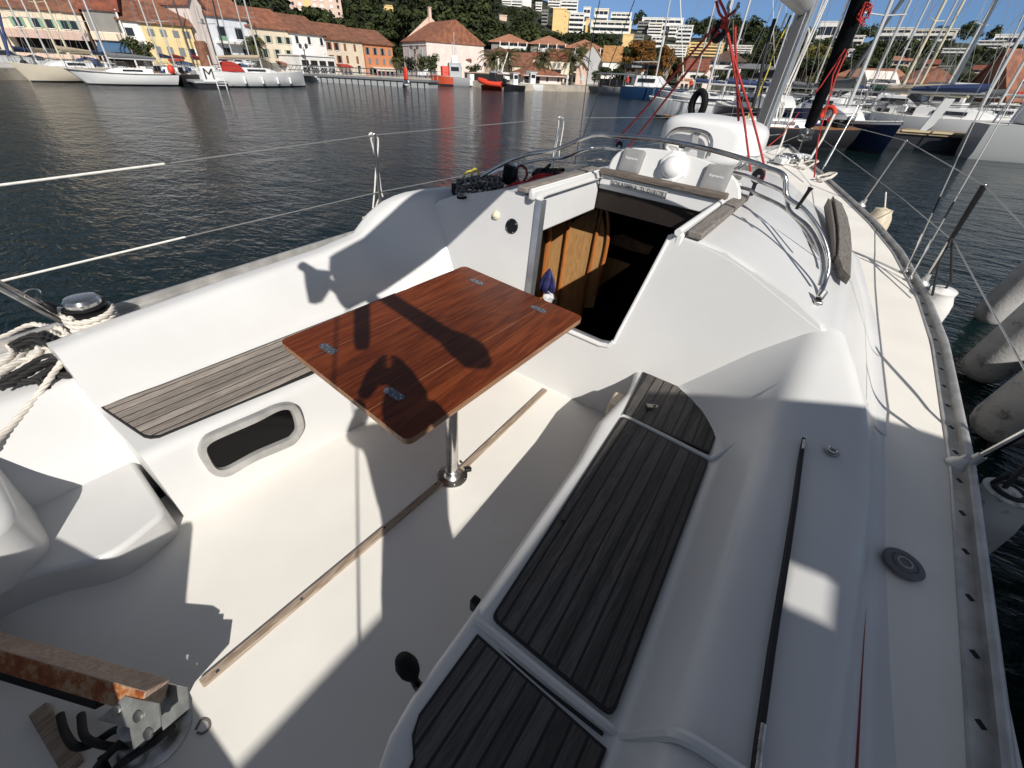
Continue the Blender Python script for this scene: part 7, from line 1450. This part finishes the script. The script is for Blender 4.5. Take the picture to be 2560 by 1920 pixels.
pp = onz((507, 217), WL) + Vector((-.2, 1.2, 0)); pil = thing('mooring_pile', 'thick rust brown mooring pile beside the letter sign pontoon', 'pile', pp); m = MB(); m.tube([(0, 0, -1), (-.0, 0, 3.6), (0, 0, 3.75)], [.55, .55, .40], 16); m.build('pile_shaft', mat('rusty_pile', (.20, .09, .05), .85, var=.3, vs=3), pil)
wb = boat_frame(onz((500, 216), WL), onz((438, 212), WL)); yacht('old workboat hung with white round fenders and red buoys by the brown pile', wb[0], 6.5, beam=2.6, fb=.9, hull=HBK, cover=None, mast=0, cabin=.6, name='old_workboat', cat='boat', fend=3, seed=3, deckm=WOODD)
bu = at((428, 174), 62); m = MB(); m.sphere((0, 0, 0), .36, 14, 8, (.8, .8, 1.15)); o = m.build('red_buoy', LRED); o.location = bu; tag(o, 'orange red buoy hanging at the stern of the classic sloop', 'buoy')
# gangway and pontoon hull
g0, g1, g2 = onz((797, 205), WL), onz((1060, 221), WL), onz((1071, 221), WL)
gp_ = thing('gangway_pontoon', 'long grey steel pontoon walkway with lattice railing in front of the houses', 'pontoon', g0); u = (g2 - g0); u.z = 0; Wg = u.length; u.normalize(); nv = Vector((-u.y, u.x, 0)); Mf = frm(u, nv, Vector((0, 0, 1)), (0, 0, 0))
m = MB(); m.bx2((0, 0, -.4), (Wg, 3.0, .72)); m.v = [Mf @ p for p in m.v]; m.build('pontoon_hull', HG, gp_)
for k in range(17): m = MB(); x = Wg * (k + .5) / 17; m.bx2((x - .05, -.12, -.1), (x + .05, 0, .68)); m.v = [Mf @ p for p in m.v]; m.build('fender_bar', HBK, gp_)
m = MB(); m.bx2((-5.5, -.2, .74), (Wg + .3, 3.2, .95)); m.v = [Mf @ p for p in m.v]; m.build('walkway', mat('walkway_grey', (.16, .165, .17), .6), gp_)
for y in (-.15, 3.1):
    for z in (1.45, 2.05): m = MB(); m.tube([Mf @ Vector((-5.5, y, z)), Mf @ Vector((Wg, y, z))], .05, 6); m.build('rail', STEELD, gp_)
    n_ = 34
    for k in range(n_): x = -5.5 + (Wg + 5.5) * k / (n_ - 1); m = MB(); m.tube([Mf @ Vector((x, y, .95)), Mf @ Vector((x + (1.2 if k < 11 else 0), y, 2.05))], .045, 5); m.build('rail_post', HG, gp_)
for px, z0, lab in ((755, 147, 'red lifebuoy post in front of the red awning'), (1018, 168, 'tall red lifebuoy post on the end of the grey pontoon')):
    p = at((px, 185 if px < 900 else 200), 98 if px < 900 else 77); t_ = thing('lifebuoy_post', lab, 'lifebuoy post', Vector((p.x, p.y, WL + 1)))
    hgt = at((px, z0), 98 if px < 900 else 77).z - WL - 1; m = MB(); m.tube([(0, 0, 0), (0, 0, hgt)], .09, 8); m.build('post', STEELD, t_); m = MB(); m.box((0, -.2, hgt - .8), (.75, .35, 1.5)); m.build('lifebuoy_box', LRED, t_, bevel=.2, seg=3)
b_ = thing('striped_buoy', 'white and black striped fender buoy at the pontoon end', 'buoy', onz((1022, 219), WL)); m = MB(); m.sphere((0, -.35, .55), .48, 12, 8); m.build('float', WHITE, b_); m = MB(); m.tube([(0, -.35, .50), (0, -.35, .62)], .50, 14); m.build('band', BLACK, b_)
for px, y0, lab in ((771, 118, 'double headed street lamp beside the white pavilion'), (1040, 120, 'tall street lamp in front of the pink and white house')):
    d = 91 if px < 900 else 104; p = at((px, 180), d); hgt = at((px, y0), d).z - ZQ; t_ = thing('street_lamp', lab, 'street lamp', Vector((p.x, p.y, ZQ))); m = MB(); m.tube([(0, 0, 0), (0, 0, hgt)], [.11, .06], 8); m.build('pole', MASTD, t_)
    for s_ in (-.8, .8): m = MB(); m.tube([(0, 0, hgt - .6), (s_ * .6, 0, hgt - .2), (s_, 0, hgt - .2)], .035, 6); m.build('arm', MASTD, t_); m = MB(); m.lathe([(.05, 0), (.22, .1), (.26, .45), (.1, .6), (.02, .7)], 10, Matrix.Translation((s_, 0, hgt - .2))); m.build('lantern', MASTD, t_)
# pilot boat, RIB, small craft, workboat, catamaran
b_ = boat_frame(onz((1182, 217), WL), onz((1075, 213), WL)); t_ = motor('orange and grey rescue boat with tall antennas at the pontoon end', b_[0], b_[1] * .98, beam=3.6, fb=1.25, hull=HG, cab=None, name='rescue_boat', cat='rescue boat', rail=True)
L_ = b_[1]; m = MB(); m.loft([[Vector((x * 1.35, y, 1.3 + z)) for x, z in ((-1, 0), (-.9, 1.7), (-.5, 2.1), (.5, 2.1), (.9, 1.7), (1, 0))] for y in (.28 * L_, .56 * L_)]); m.build('wheelhouse', HG, t_, bevel=.1); m = MB(); m.loft([[Vector((x * 1.38, y, 1.3 + z)) for x, z in ((-1, 0), (-.9, 1.55), (.9, 1.55), (1, 0))] for y in (.57 * L_, .72 * L_)]); m.build('foredeck_cabin', LRED, t_, bevel=.1)
m = MB(); m.bx2((-1.6, .0, .2), (1.6, .10 * L_, 1.9)); m.build('stern_platform', HW, t_)
for sg_ in (-1, 1): m = MB(); m.loft([[Vector((sg_ * (1.8 * k + .03), y * L_ - (.10 * L_ * max(0, y - .5) * 2 * u_), z)) for z, u_ in ((1.2 + .4 * y * y, 0), (.28, .6))] for y, k in ((.48, .98), (.62, .92), (.78, .68), (.92, .34), (.99, .06))], False, False); m.build('orange_bow', HO, t_)
for x in (-.62, 0, .62): m = MB(); m.bx2((x - .22, .27 * L_, 2.2), (x + .22, .285 * L_, 2.9)); m.build('wheelhouse_window', GLASS, t_)
for sg_ in (-1, 1): m = MB(); m.bx2((sg_ * 1.27, .34 * L_, 2.2), (sg_ * 1.31, .52 * L_, 2.8)); m.build('wheelhouse_window', GLASS, t_)
for x, y, z0, z1_ in ((0, .45, 3.3, 6.2), (.4, .40, 3.3, 7.6), (-.5, .38, 3.3, 5.6)): m = MB(); m.tube([(x, y * L_, z0), (x, y * L_, z1_)], .05, 6); m.build('antenna', MASTM, t_)
m = MB(); m.loft([[Vector((x, y, z)) for x, z in ((-.6, 3.3), (-.35, 4.4), (.35, 4.4), (.6, 3.3))] for y in (.36 * L_, .48 * L_)]); m.build('radar_mast', HW, t_)
b_ = boat_frame(onz((1256, 226), WL), onz((1199, 223), WL)); t_ = thing('inflatable_boat', 'orange rigid inflatable boat with black outboard on the quay', 'inflatable boat', (0, 0, 0), b_[0]); L_ = b_[1]
m = MB(); m.tube(cr([(-.95, 0, .75), (-1.0, L_ * .3, .8), (-.95, L_ * .65, .9), (-.5, L_ * .92, 1.15), (0, L_, 1.25), (.5, L_ * .92, 1.15), (.95, L_ * .65, .9), (1.0, L_ * .3, .8), (.95, 0, .75)], 5), .33, 10); m.build('tube', LRED, t_)
m = MB(); m.loft([[Vector((x * k, y * L_, z)) for x, z in ((-.85, .6), (0, .0), (.85, .6))] for y, k in ((.02, 1), (.6, 1), (.92, .3))]); m.build('keel', HO, t_); m = MB(); m.box((0, L_ * .4, 1.6), (.9, 1.1, 1.3)); m.build('console', HBK, t_, bevel=.1); m = MB(); m.box((0, -.35, 1.1), (.6, .6, .9)); m.box((0, -.35, .3), (.25, .3, 1.0)); m.build('outboard', BLACK, t_, bevel=.1)
m = MB(); a = onz((1247, 219), WL) ; o = thing('derrick', 'white slanting crane boom behind the orange inflatable', 'crane', onz((1245, 218), WL)); tp = at((1270, 130), math.hypot(o.location.x - CAM.x, o.location.y - CAM.y)); m.tube([(0, 0, .5), tp - o.location], [.22, .10], 8); m.build('crane_boom', WHITE, o); m = MB(); m.tube([(0, 0, -.2), (0, 0, 4.5)], .14, 8); m.build('crane_post', WHITE, o)
b_ = boat_frame(onz((1354, 227), WL), onz((1300, 225), WL)); motor('small white fishing boat with a square wheelhouse near the kiosk', b_[0], b_[1], beam=1.9, fb=.85, name='fishing_boat', cat='fishing boat', cab='wheelhouse')
b_ = boat_frame(onz((1306, 227), WL), onz((1262, 226), WL)); motor('black hulled workboat beside the orange inflatable', b_[0], b_[1] * 1.1, beam=2.0, fb=.7, hull=HBK, name='work_boat', cab='wheelhouse')
b_ = boat_frame(onz((1568, 238), WL), onz((1492, 232), WL)); t_ = motor('grey and black covered launch left of the blue catamaran', b_[0], b_[1], beam=3.0, fb=.95, hull=HG, name='covered_launch', cab=None); L_ = b_[1]
m = MB(); m.loft([[Vector((x * 1.3, y * L_, z)) for x, z in ((-1, 2.75), (0, 2.95), (1, 2.75), (1, 2.7), (-1, 2.7))] for y in (-.05, .95)]); m.build('canopy', COVG, t_)
for y in (.02, .45, .9):
    for x in (-1.2, 1.2): m = MB(); m.tube([(x, y * L_, .9), (x, y * L_, 2.75)], .04, 6); m.build('canopy_post', STEELD, t_)
m = MB(); m.bx2((-1.1, .25 * L_, .9), (1.1, .8 * L_, 2.1)); m.build('cabin', HBK, t_, bevel=.1)
ty = at((1745, 262), 21); m = MB(); m.tube([(.30 * math.cos(a), 0, .42 * math.sin(a)) for a in [k * math.pi / 9 for k in range(18)]], .13, 8, loop=True); o = m.build('tyre_fender', RUB); o.location = ty; o.rotation_euler = (0, 0, R(-25)); tag(o, 'black tyre fender hung on the wooden decked boat', 'tyre')
# blue catamaran
b_ = boat_frame(onz((1566, 243), WL), onz((1702, 252.5), WL)); t_ = thing('catamaran', 'blue hulled sailing catamaran with a black lettered bimini', 'catamaran', (0, 0, 0), b_[0]); L_ = b_[1]
for s_ in (-1, 1):
    m = MB(); m.loft([[Vector((s_ * 1.9 + x * k, y * L_ + dy * (1 if y > .8 else 0), z)) for x, z, dy in ((-.75, 1.35, 0), (-.7, .5, 0), (-.45, -.3, -.1), (.45, -.3, -.1), (.7, .5, 0), (.75, 1.35, 0))] for y, k in ((-.02, .25), (.10, .75), (.25, 1), (.6, 1), (.85, .7), (1, .08))]); m.build('hull', HB_, t_, sharp=40)
    m = MB(); m.loft([[Vector((s_ * 1.9 + x * k, y * L_, 1.38)) for x in (-.76, .76)] for y, k in ((-.02, .25), (.10, .75), (.25, 1), (.6, 1), (.85, .7), (1, .08))], False, False); m.build('hull_deck', HW, t_)
m = MB(); m.bx2((-1.9, .05 * L_, 1.0), (1.9, .66 * L_, 1.5)); m.build('bridge_deck', HW, t_, bevel=.1); m = MB(); m.loft([[Vector((x, y * L_, 1.45 + z)) for x, z in ((-2.0, 0), (-1.6, h_), (1.6, h_), (2.0, 0))] for y, h_ in ((.22, 1.25), (.5, 1.25), (.62, .5), (.7, .05))]); c = m.build('saloon', HW, t_, bevel=.1)
for s_ in (-1, 1): m = MB(); m.box((s_ * 1.82, .42 * L_, 2.15), (.12, .30 * L_, .42), Matrix.Rotation(R(s_ * -18), 3, 'Y')); m.build('saloon_window', GLASS, c)
m = MB(); m.bx2((-1.9, -.02 * L_, 3.9), (1.9, .42 * L_, 3.98)); m.bx2((-1.92, -.02 * L_, 3.45), (-1.86, .42 * L_, 3.95)); m.bx2((1.86, -.02 * L_, 3.45), (1.92, .42 * L_, 3.95)); bi_ = m.build('bimini', COVK, t_); sd_ = 1.94
text('beneteau', .42, frm((0, 1, 0), (0, 0, 1), (1, 0, 0), (sd_, .21 * L_, 3.70)), TXW, bi_, ext=.01)
for s_ in (-1.7, 1.7):
    for y in (0, .4): m = MB(); m.tube([(s_, y * L_, 1.4), (s_, y * L_, 3.5)], .05, 6); m.build('bimini_post', STEELD, t_)
m = MB(); m.tube([(0, .48 * L_, 2.6), (0, .46 * L_, 17)], [.12, .09], 8); mo = m.build('mast', MASTM, t_); m = MB(); m.tube([(-1.3, .46 * L_, 9), (0, .47 * L_, 8.9), (1.3, .46 * L_, 9)], .04, 6); m.build('spreader', MASTM, mo)
m = MB(); m.tube([(0, .47 * L_, 4.3), (0, .02 * L_, 4.2)], .10, 8); m.build('boom', MASTM, t_); m = MB(); m.tube([(0, .99 * L_, 1.8), (0, .50 * L_, 14)], .06, 6); m.build('furled_headsail', HW, t_)
# people and posts on the quay (a few pixels each)
# -- right marina: wooden pontoon, blue yachts end on, rows behind
da, db = onz((2262, 372), WL), onz((2540, 395), WL); dk = thing('wooden_pontoon', 'wooden pontoon with plank deck and black floats at the right', 'pontoon', da); u = db - da; u.z = 0; Wd = u.length; u.normalize(); nv = Vector((-u.y, u.x, 0)); Mf = frm(u, nv, Vector((0, 0, 1)), (0, 0, 0))
m = MB(); m.bx2((-9, 0, .62), (Wd + 8, 2.4, .74)); m.v = [Mf @ p for p in m.v]; m.build('plank_deck', DOCK, dk); m = MB(); m.bx2((-9, .1, -.3), (Wd + 8, 2.3, .60)); m.v = [Mf @ p for p in m.v]; m.build('float', HBK, dk)
m = MB(); m.bx2((-.5, -.06, .72), (Wd * .62, .10, .80)); m.v = [Mf @ p for p in m.v]; m.build('yellow_edge', mat('pontoon_edge', (.50, .42, .25), .7), dk)
m = MB(); m.v = []; m.loft([[Vector((x, y, z)) for x, y in ((x0, y0), (x0 + .42, y0), (x0 + .42, y0 + .07), (x0, y0 + .07))] for x0, y0, z in ((.3, .5, .75), (.75, .9, 2.1))]); m.v = [Mf @ p for p in m.v]; m.build('boarding_plank', HG, dk, bevel=.03)
def endon(px_l, px_r, y, length, **k):                 # a boat seen bow or stern first between two px at the waterline
    a, b = onz((px_l, y), WL), onz((px_r, y + (px_r - px_l) * .045), WL); c = (a + b) / 2; d = (b - a); d.z = 0; bm = d.length; f = Vector((-d.y, d.x, 0)).normalized(); return c, bm, f
c, bm, f = endon(2146, 2268, 386, 9); yacht('navy blue hulled yacht with white waterline stripe moored bow on', frm(Vector((-f.y, f.x, 0)) , -f, Vector((0, 0, 1)), (c + f * 8.6)[:]) , 8.8, beam=bm * 1.15, fb=1.0, hull=HN, cover=COVG, mast=12.5, cabin=.55, name='blue_yacht', overhang=.04, genoa=None, seed=31, stripe=mat('stripe_white', (.7, .7, .7), .4), rake=.03)
c, bm, f = endon(1935, 2105, 366, 9); yacht('darker navy yacht with an orange lifebuoy half behind our bow', frm(Vector((-f.y, f.x, 0)), -f, Vector((0, 0, 1)), (c + f * 10)[:]), 10, beam=bm * 1.1, fb=1.25, hull=HN, cover=COVK, mast=14, cabin=.6, name='blue_yacht', overhang=.03, seed=32, bimini=COVG)
lb = at((2070, 285), 24.5); m = MB(); m.tube([(.24 * math.cos(a), 0, .24 * math.sin(a)) for a in [k * math.pi / 8 - 1.2 for k in range(14)]], .085, 8); o = m.build('lifebuoy', LRED); o.location = lb; o.rotation_euler = (0, 0, R(-20)); tag(o, 'orange horseshoe lifebuoy on the rail of the darker navy yacht', 'lifebuoy')
bw = at((1652, 288), 24); fr_ = boat_frame(bw + Vector((7.4, 4.5, 0)), bw); yacht('wooden bowspritted boat with varnished deck and black tyre fender', fr_[0], 8.5, beam=2.4, fb=(bw.z - WL) / 1.26, hull=HBK, cover=None, mast=0, cabin=.3, name='wooden_boat', deckm=WOODD, seed=41)
rr = random.Random(55)
ROW = []
def crowd(px, d, kind, lab, L_, head, **k):
    a = at((px, 262 + (px - 1900) * .05), d); M_ = Matrix.Translation((a.x, a.y, WL)) @ Matrix.Rotation(R(head), 4, 'Z') @ Matrix.Translation((0, -.55 * L_, 0))
    (yacht if kind == 's' else motor)(lab, M_, L_, seed=int(px), **k)
SPEC = [ (1760, 40, 's', 'white yacht with many rails nearest the port side of our mast', 9, 100, dict(cover=None, mast=12, bimini=None)), (1800, 47, 's', 'white yacht with a blue folded cover left of the mast', 9.5, 95, dict(cover=COVB, mast=13)), (1845, 54, 'm', 'white motor boat with a wheelhouse left of the mast', 7, 90, dict(cab='wheelhouse')), (1872, 62, 's', 'white yacht with a thin silver mast just left of our mast', 10, 90, dict(cover=COVG, mast=15)), (1960, 50, 's', 'white yacht with grey cover behind the coiled halyard', 9, 80, dict(cover=COVG, mast=13)), (2000, 42, 'm', 'white cabin cruiser behind our foredeck', 8, 75, dict(cab='cruiser')), (2040, 52, 's', 'white yacht with curved arch beside the furled sail', 9, 80, dict(cover=None, mast=13, bimini=COVG)), (2090, 60, 'm', 'big white motor cruiser with a flybridge below the marquee', 11, 85, dict(cab='cruiser', fb=1.3)), (2150, 46, 's', 'white yacht with dark green sail cover', 9, 70, dict(cover=COVV, mast=14)), (2190, 56, 's', 'white yacht with yellow lifebuoy behind the navy yacht', 9.5, 75, dict(cover=COVK, mast=13, genoa=COVK)), (2225, 42, 's', 'white yacht with a dark furled sail in front of the grey shed', 9, 66, dict(cover=COVG, mast=15, genoa=COVG, mastm=MASTC)), (2265, 50, 's', 'white yacht with a cream mast in front of the brown hall', 9.5, 70, dict(cover=COVB, mast=15, mastm=MASTC)), (2300, 41, 'm', 'white motor boat with a raked bow behind the boarding plank', 7.5, -110, dict(cab='cruiser', fb=1.1)), (2345, 38, 's', 'white yacht bow on with an orange cushion beside the pontoon', 8, -112, dict(cover=COVT, mast=13, fb=1.1)), (2390, 42, 'm', 'white motor boat with upright wheelhouse among the right rows', 7.5, -110, dict(cab='wheelhouse', fb=1.0)), (2440, 37, 's', 'round sterned white yacht beyond the wooden pontoon', 8.5, -108, dict(cover=COVB, mast=13, fb=1.15)), (2480, 46, 's', 'white yacht with grey cover near the right picture edge', 9, -110, dict(cover=COVG, mast=14)), (2545, 46, 's', 'white yacht nearest the right picture edge beyond the pontoon', 8.5, -106, dict(cover=None, mast=13, fb=1.15)), (2330, 58, 's', 'distant white yacht before the brown hall door', 9, 80, dict(cover=COVB, mast=14)), (2420, 60, 'm', 'distant white cruiser below the orange panel', 9, 85, dict(cab='cruiser')), (2500, 62, 's', 'distant white yacht at the far right row', 9, 80, dict(cover=COVR, mast=14)), (2110, 70, 's', 'far yacht with a plain mast behind the flybridge cruiser', 10, 80, dict(cover=COVB, mast=15)), (2015, 68, 's', 'far yacht with twin white halyards behind our foredeck', 10, 85, dict(cover=COVG, mast=15)), (1905, 66, 's', 'far yacht hidden behind our mast', 10, 90, dict(cover=COVT, mast=15)), (1725, 66, 's', 'far yacht beside the umbrella pine quay', 9, 95, dict(cover=COVB, mast=14)), (2690, 31, 'm', 'grey hulled launch cut by the right picture edge', 5.5, -75, dict(cab='cruiser', hull=HG, fb=1.3)), (2170, 66, 'm', 'small blue striped motor boat in the far right row', 6.5, 85, dict(cab='wheelhouse')), (2250, 66, 's', 'far yacht with a tan cover in the right row', 9, 80, dict(cover=COVT, mast=14)) ]
for px, d, kd, lab, L_, hd, kw in SPEC: crowd(px, d, kd, lab, L_, hd, **kw)
# boats ashore or in cradles are left; small quay furniture
def car(label, p, ang, mt):
    t_ = thing('parked_car', label, 'car', (0, 0, 0), Matrix.Translation(p) @ Matrix.Rotation(ang, 4, 'Z')); m = MB()
    m.loft([[Vector((x * .88, y, z)) for y, z in ((-2.1, .3), (-2.1, .85), (-1.3, .95), (-.8, 1.42), (.9, 1.45), (1.7, .95), (2.1, .85), (2.1, .3))] for x in (-1, 1)]); m.build('body', mt, t_, bevel=.08)
    m = MB(); m.loft([[Vector((x * .90, y, z)) for y, z in ((-1.15, .97), (-.72, 1.36), (.82, 1.38), (1.4, .97))] for x in (-1, 1)]); m.build('windows', GLASS, t_)
    for x in (-.82, .82):
        for y in (-1.3, 1.3): m = MB(); m.lathe([(.32, -.1), (.32, .1)], 12, Matrix.Translation((x, y, .32)) @ Matrix.Rotation(R(90), 4, 'Y')); m.build('wheel', BLACK, t_)
pq_ = lambda px, d: Vector((at((px, 190), d).x, at((px, 190), d).y, ZQ))
car('silver car parked on the quay at far left', pq_(35, 76), azpx(35) * -1 + R(90), HG); car('white car parked by the end of the grey pontoon', pq_(1065, 108), R(20), HW); car('white van like car parked by the restaurant terrace', pq_(1262, 98), R(60), HW)
def figure(label, px, y_foot, d, top, bot):
    b = at((px, y_foot), d); t_ = thing('person', label, 'person', Vector((b.x, b.y, ZQ))); m = MB()
    m.tube([(-.09, 0, 0), (-.09, 0, .45), (-.07, 0, .88)], [.06, .07, .09], 8); m.tube([(.09, .08, 0), (.09, .04, .45), (.07, 0, .88)], [.06, .07, .09], 8); m.build('trousers', bot, t_)
    m = MB(); m.loft([[Vector((r_ * 1.5 * math.cos(a), r_ * math.sin(a), z)) for a in [k * math.pi / 5 for k in range(10)]] for z, r_ in ((.85, .12), (1.1, .12), (1.38, .15), (1.46, .07))]); m.tube([(-.2, 0, 1.38), (-.26, .03, 1.1), (-.22, -.08, .9)], [.055, .045, .035], 6); m.tube([(.2, 0, 1.38), (.26, .03, 1.1), (.22, -.08, .9)], [.055, .045, .035], 6); m.build('jacket', top, t_)
    m = MB(); m.sphere((0, 0, 1.61), .105, 10, 8, (.85, .95, 1.15)); m.tube([(0, 0, 1.42), (0, 0, 1.55)], .05, 6); m.build('head', mat('skin', (.45, .28, .2), .6), t_)
figure('person dressed in white walking on the quay below the palms', 1416, 222, 92, S_WHT, S_WHT); figure('person in dark clothes walking beside the person in white', 1423, 222, 92.5, BLK, BLK); figure('person in red standing on the stern of the blue catamaran', 1563, 236, 84, LRED, BLK); figure('person in a red jacket on the quay behind the catamaran bow', 1722, 232, 84, LRED, BLK)
# ================================================================== the photographer (behind the lens; only the shadow falls into the picture)
SUNB = sun_b
ph = thing('person', 'photographer in a dark jacket at the stern whose shadow falls over floor and table', 'person', (1.2, -1.55, .06), HEEL)
def skinbody(name, mt, verts, edges, radii, par, org, root=0, sub=2):
    me = bpy.data.meshes.new(name); me.from_pydata([tuple(Vector(v) - Vector(org)) for v in verts], edges, []); o = bpy.data.objects.new(name, me); COL.objects.link(o); o.parent = par
    o.modifiers.new('skin', 'SKIN'); s = o.modifiers.new('s', 'SUBSURF'); s.levels = sub; s.render_levels = sub
    lay = me.skin_vertices[0].data
    for i, r_ in enumerate(radii): lay[i].radius = (r_, r_); lay[i].use_root = (i == root)
    me.materials.append(mt); return o
RB = HI.to_3x3() @ RIGHT; UB = HI.to_3x3() @ UP; KB = HI.to_3x3() @ BACK
fl_h = Vector((-.56, .83, 0)); rt_h = Vector((.83, .56, 0))
head = Vector((1.235, -1.215, 1.80)); neck = head - Vector((0, 0, .17)) - fl_h * .03; chest = neck - Vector((0, 0, .20)) - fl_h * .02; waist = chest - Vector((0, 0, .27)); pel = waist - Vector((0, 0, .17)) - fl_h * .03
shR = neck + rt_h * .18 - Vector((0, 0, .07)); shL = neck - rt_h * .18 - Vector((0, 0, .07))
haR = CB + RB * .085 + KB * .035 - UB * .02; haL = CB - RB * .085 + KB * .035 - UB * .02
elR = (shR + haR) / 2 + rt_h * .13 - Vector((0, 0, .20)); elL = (shL + haL) / 2 - rt_h * .15 - Vector((0, 0, .22))
hipR = pel + rt_h * .09 - Vector((0, 0, .05)); hipL = pel - rt_h * .09 - Vector((0, 0, .05))
ftR = Vector((pel.x, pel.y, .10)) + rt_h * .14; ftL = Vector((pel.x, pel.y, .10)) - rt_h * .13 + fl_h * .05
knR = (hipR + ftR) / 2 + fl_h * .03; knL = (hipL + ftL) / 2 + fl_h * .04
V = [pel, waist, chest, neck, shR, elR, haR + (elR - haR) * .22, shL, elL, haL + (elL - haL) * .22, hipR, knR, ftR, ftR + fl_h * .17 - Vector((0, 0, .02)), hipL, knL, ftL, ftL + fl_h * .17 - Vector((0, 0, .02)), head - Vector((0, 0, .10))]
E_ = [(0, 1), (1, 2), (2, 3), (3, 18), (2, 4), (4, 5), (5, 6), (2, 7), (7, 8), (8, 9), (0, 10), (10, 11), (11, 12), (12, 13), (0, 14), (14, 15), (15, 16), (16, 17)]
RR = [.15, .135, .155, .065, .075, .052, .036, .075, .052, .036, .095, .07, .052, .04, .095, .07, .052, .04, .055]
JACK = mat('jacket_dark', (.03, .032, .04), .85, var=.2, vs=8); SKIN = mat('skin_tone', (.46, .29, .21), .55); HAIR = mat('hair_dark', (.03, .02, .015), .7)
skinbody('body', JACK, V, E_, RR, ph, (1.2, -1.55, .06))
for sgn, ha, el in ((1, haR, elR), (-1, haL, elL)):
    wv = (ha - el).normalized(); v = [ha + (el - ha) * .22, ha, ha + wv * .05]; e = [(0, 1), (1, 2)]; r_ = [.028, .032, .034]
    for k in range(4):
        b = ha + wv * .06 + UB * (.028 - .019 * k); i = len(v); v += [b, b + wv * .03 - RB * sgn * .012, b + wv * .035 - RB * sgn * .035]; e += [(2, i), (i, i + 1), (i + 1, i + 2)]; r_ += [.0095, .009, .008]
    b = ha + KB * .015 - UB * .01; i = len(v); v += [b - RB * sgn * .03, b - RB * sgn * .055 + UB * .015]; e += [(1, i), (i, i + 1)]; r_ += [.012, .010]
    skinbody('hand', SKIN, v, e, r_, ph, (1.2, -1.55, .06), sub=1)
Mh = frm(rt_h, fl_h, Vector((0, 0, 1)), head)
m = MB(); m.sphere((0, 0, 0), .098, 20, 14, (.82, 1.0, 1.22)); m.sphere((0, .095, -.02), .02, 8, 6, (.8, 1, 1.3)); m.sphere((.085, 0, -.01), .03, 8, 6, (.3, .7, 1.1)); m.sphere((-.085, 0, -.01), .03, 8, 6, (.3, .7, 1.1)); m.sphere((0, .085, -.06), .025, 8, 6, (1.1, .4, .35)); m.v = [Mh @ p for p in m.v]; local_build(m, 'head', SKIN, ph)
m = MB(); m.sphere((0, -.014, .035), .106, 18, 12, (.86, 1.0, 1.1)); m.v = [Mh @ p for p in m.v]; local_build(m, 'hair', HAIR, ph)
phone = thing('phone', 'black phone held up in both hands by the photographer', 'phone', CB + KB * .03, HEEL)
m = MB(); m.prism(rrect(-.078, -.038, .078, .038, .01), .022, .030, frm(RB, UB, KB, CB)); local_build(m, 'phone_case', BLACK, phone, bevel=.002)
m = MB(); m.prism(rrect(-.073, -.034, .073, .034, .008), .0301, .0305, frm(RB, UB, KB, CB)); local_build(m, 'screen', mat('phone_screen', (.01, .01, .012), .1), phone)
# ---- unseen shapes added to throw bar and fin shadows over table and coaming
def back(S, z): return S + SUNB * ((z - S.z) / SUNB.z)
TB = .643
pole = thing('shadow_pole', 'unseen pole added above the cockpit to cast the dark bar over the table', 'pole', back(bz((1190, 885), TB), 2.12), HEEL)
a = back(bz((1215, 905), TB), 2.14); b = back(bz((955, 735), TB), 2.12); b2 = b + (b - a) * .42
m = MB(); m.tube([a, a.lerp(b, .10), a.lerp(b, .22), a.lerp(b, .34), b, b2], [.035, .082, .074, .05, .043, .040], 12); local_build(m, 'shadow_bar', MASTD, pole)
m = MB(); c = back(bz((905, 770), TB), 2.10); d_ = back(bz((905, 872), TB), 1.98); m.tube([c + (c - d_) * .35, c, d_.lerp(c, .2), d_], [.040, .040, .038, .03], 8, flat=.5); local_build(m, 'shadow_strap', BLACK, pole)
flag = thing('shadow_flag', 'unseen flag added under the boom end to cast a fin shaped shadow on the coaming', 'flag', back(bx((780, 765), -1.36), 2.05), HEEL)
q = [back(bx(p, -1.37), 2.05) for p in Z4(640, 480, [(400, 650), (640, 690), (650, 870), (590, 985), (540, 1000), (485, 985), (440, 830)])]
m = MB(); n = len(q); m.add(q + [p + Vector((.004, .008, .002)) for p in q], [tuple(range(n)), tuple(range(2 * n - 1, n - 1, -1))] + [(i, (i + 1) % n, n + (i + 1) % n, n + i) for i in range(n)]); local_build(m, 'shadow_fin', REDC, flag)
m = MB(); m.tube([back(bx(p, -1.37), 2.05) for p in Z4(640, 480, [(380, 620), (620, 780), (860, 1010)])], .03, 8); local_build(m, 'shadow_staff', MASTD, flag)
m = MB(); m.tube([(1.39, -1.68, .88), (1.36, -1.66, 2.9)], .006, 6); m.build('shadow_wire', WIRE, boat)  # unseen wire added to draw a thin line of shadow across the floor
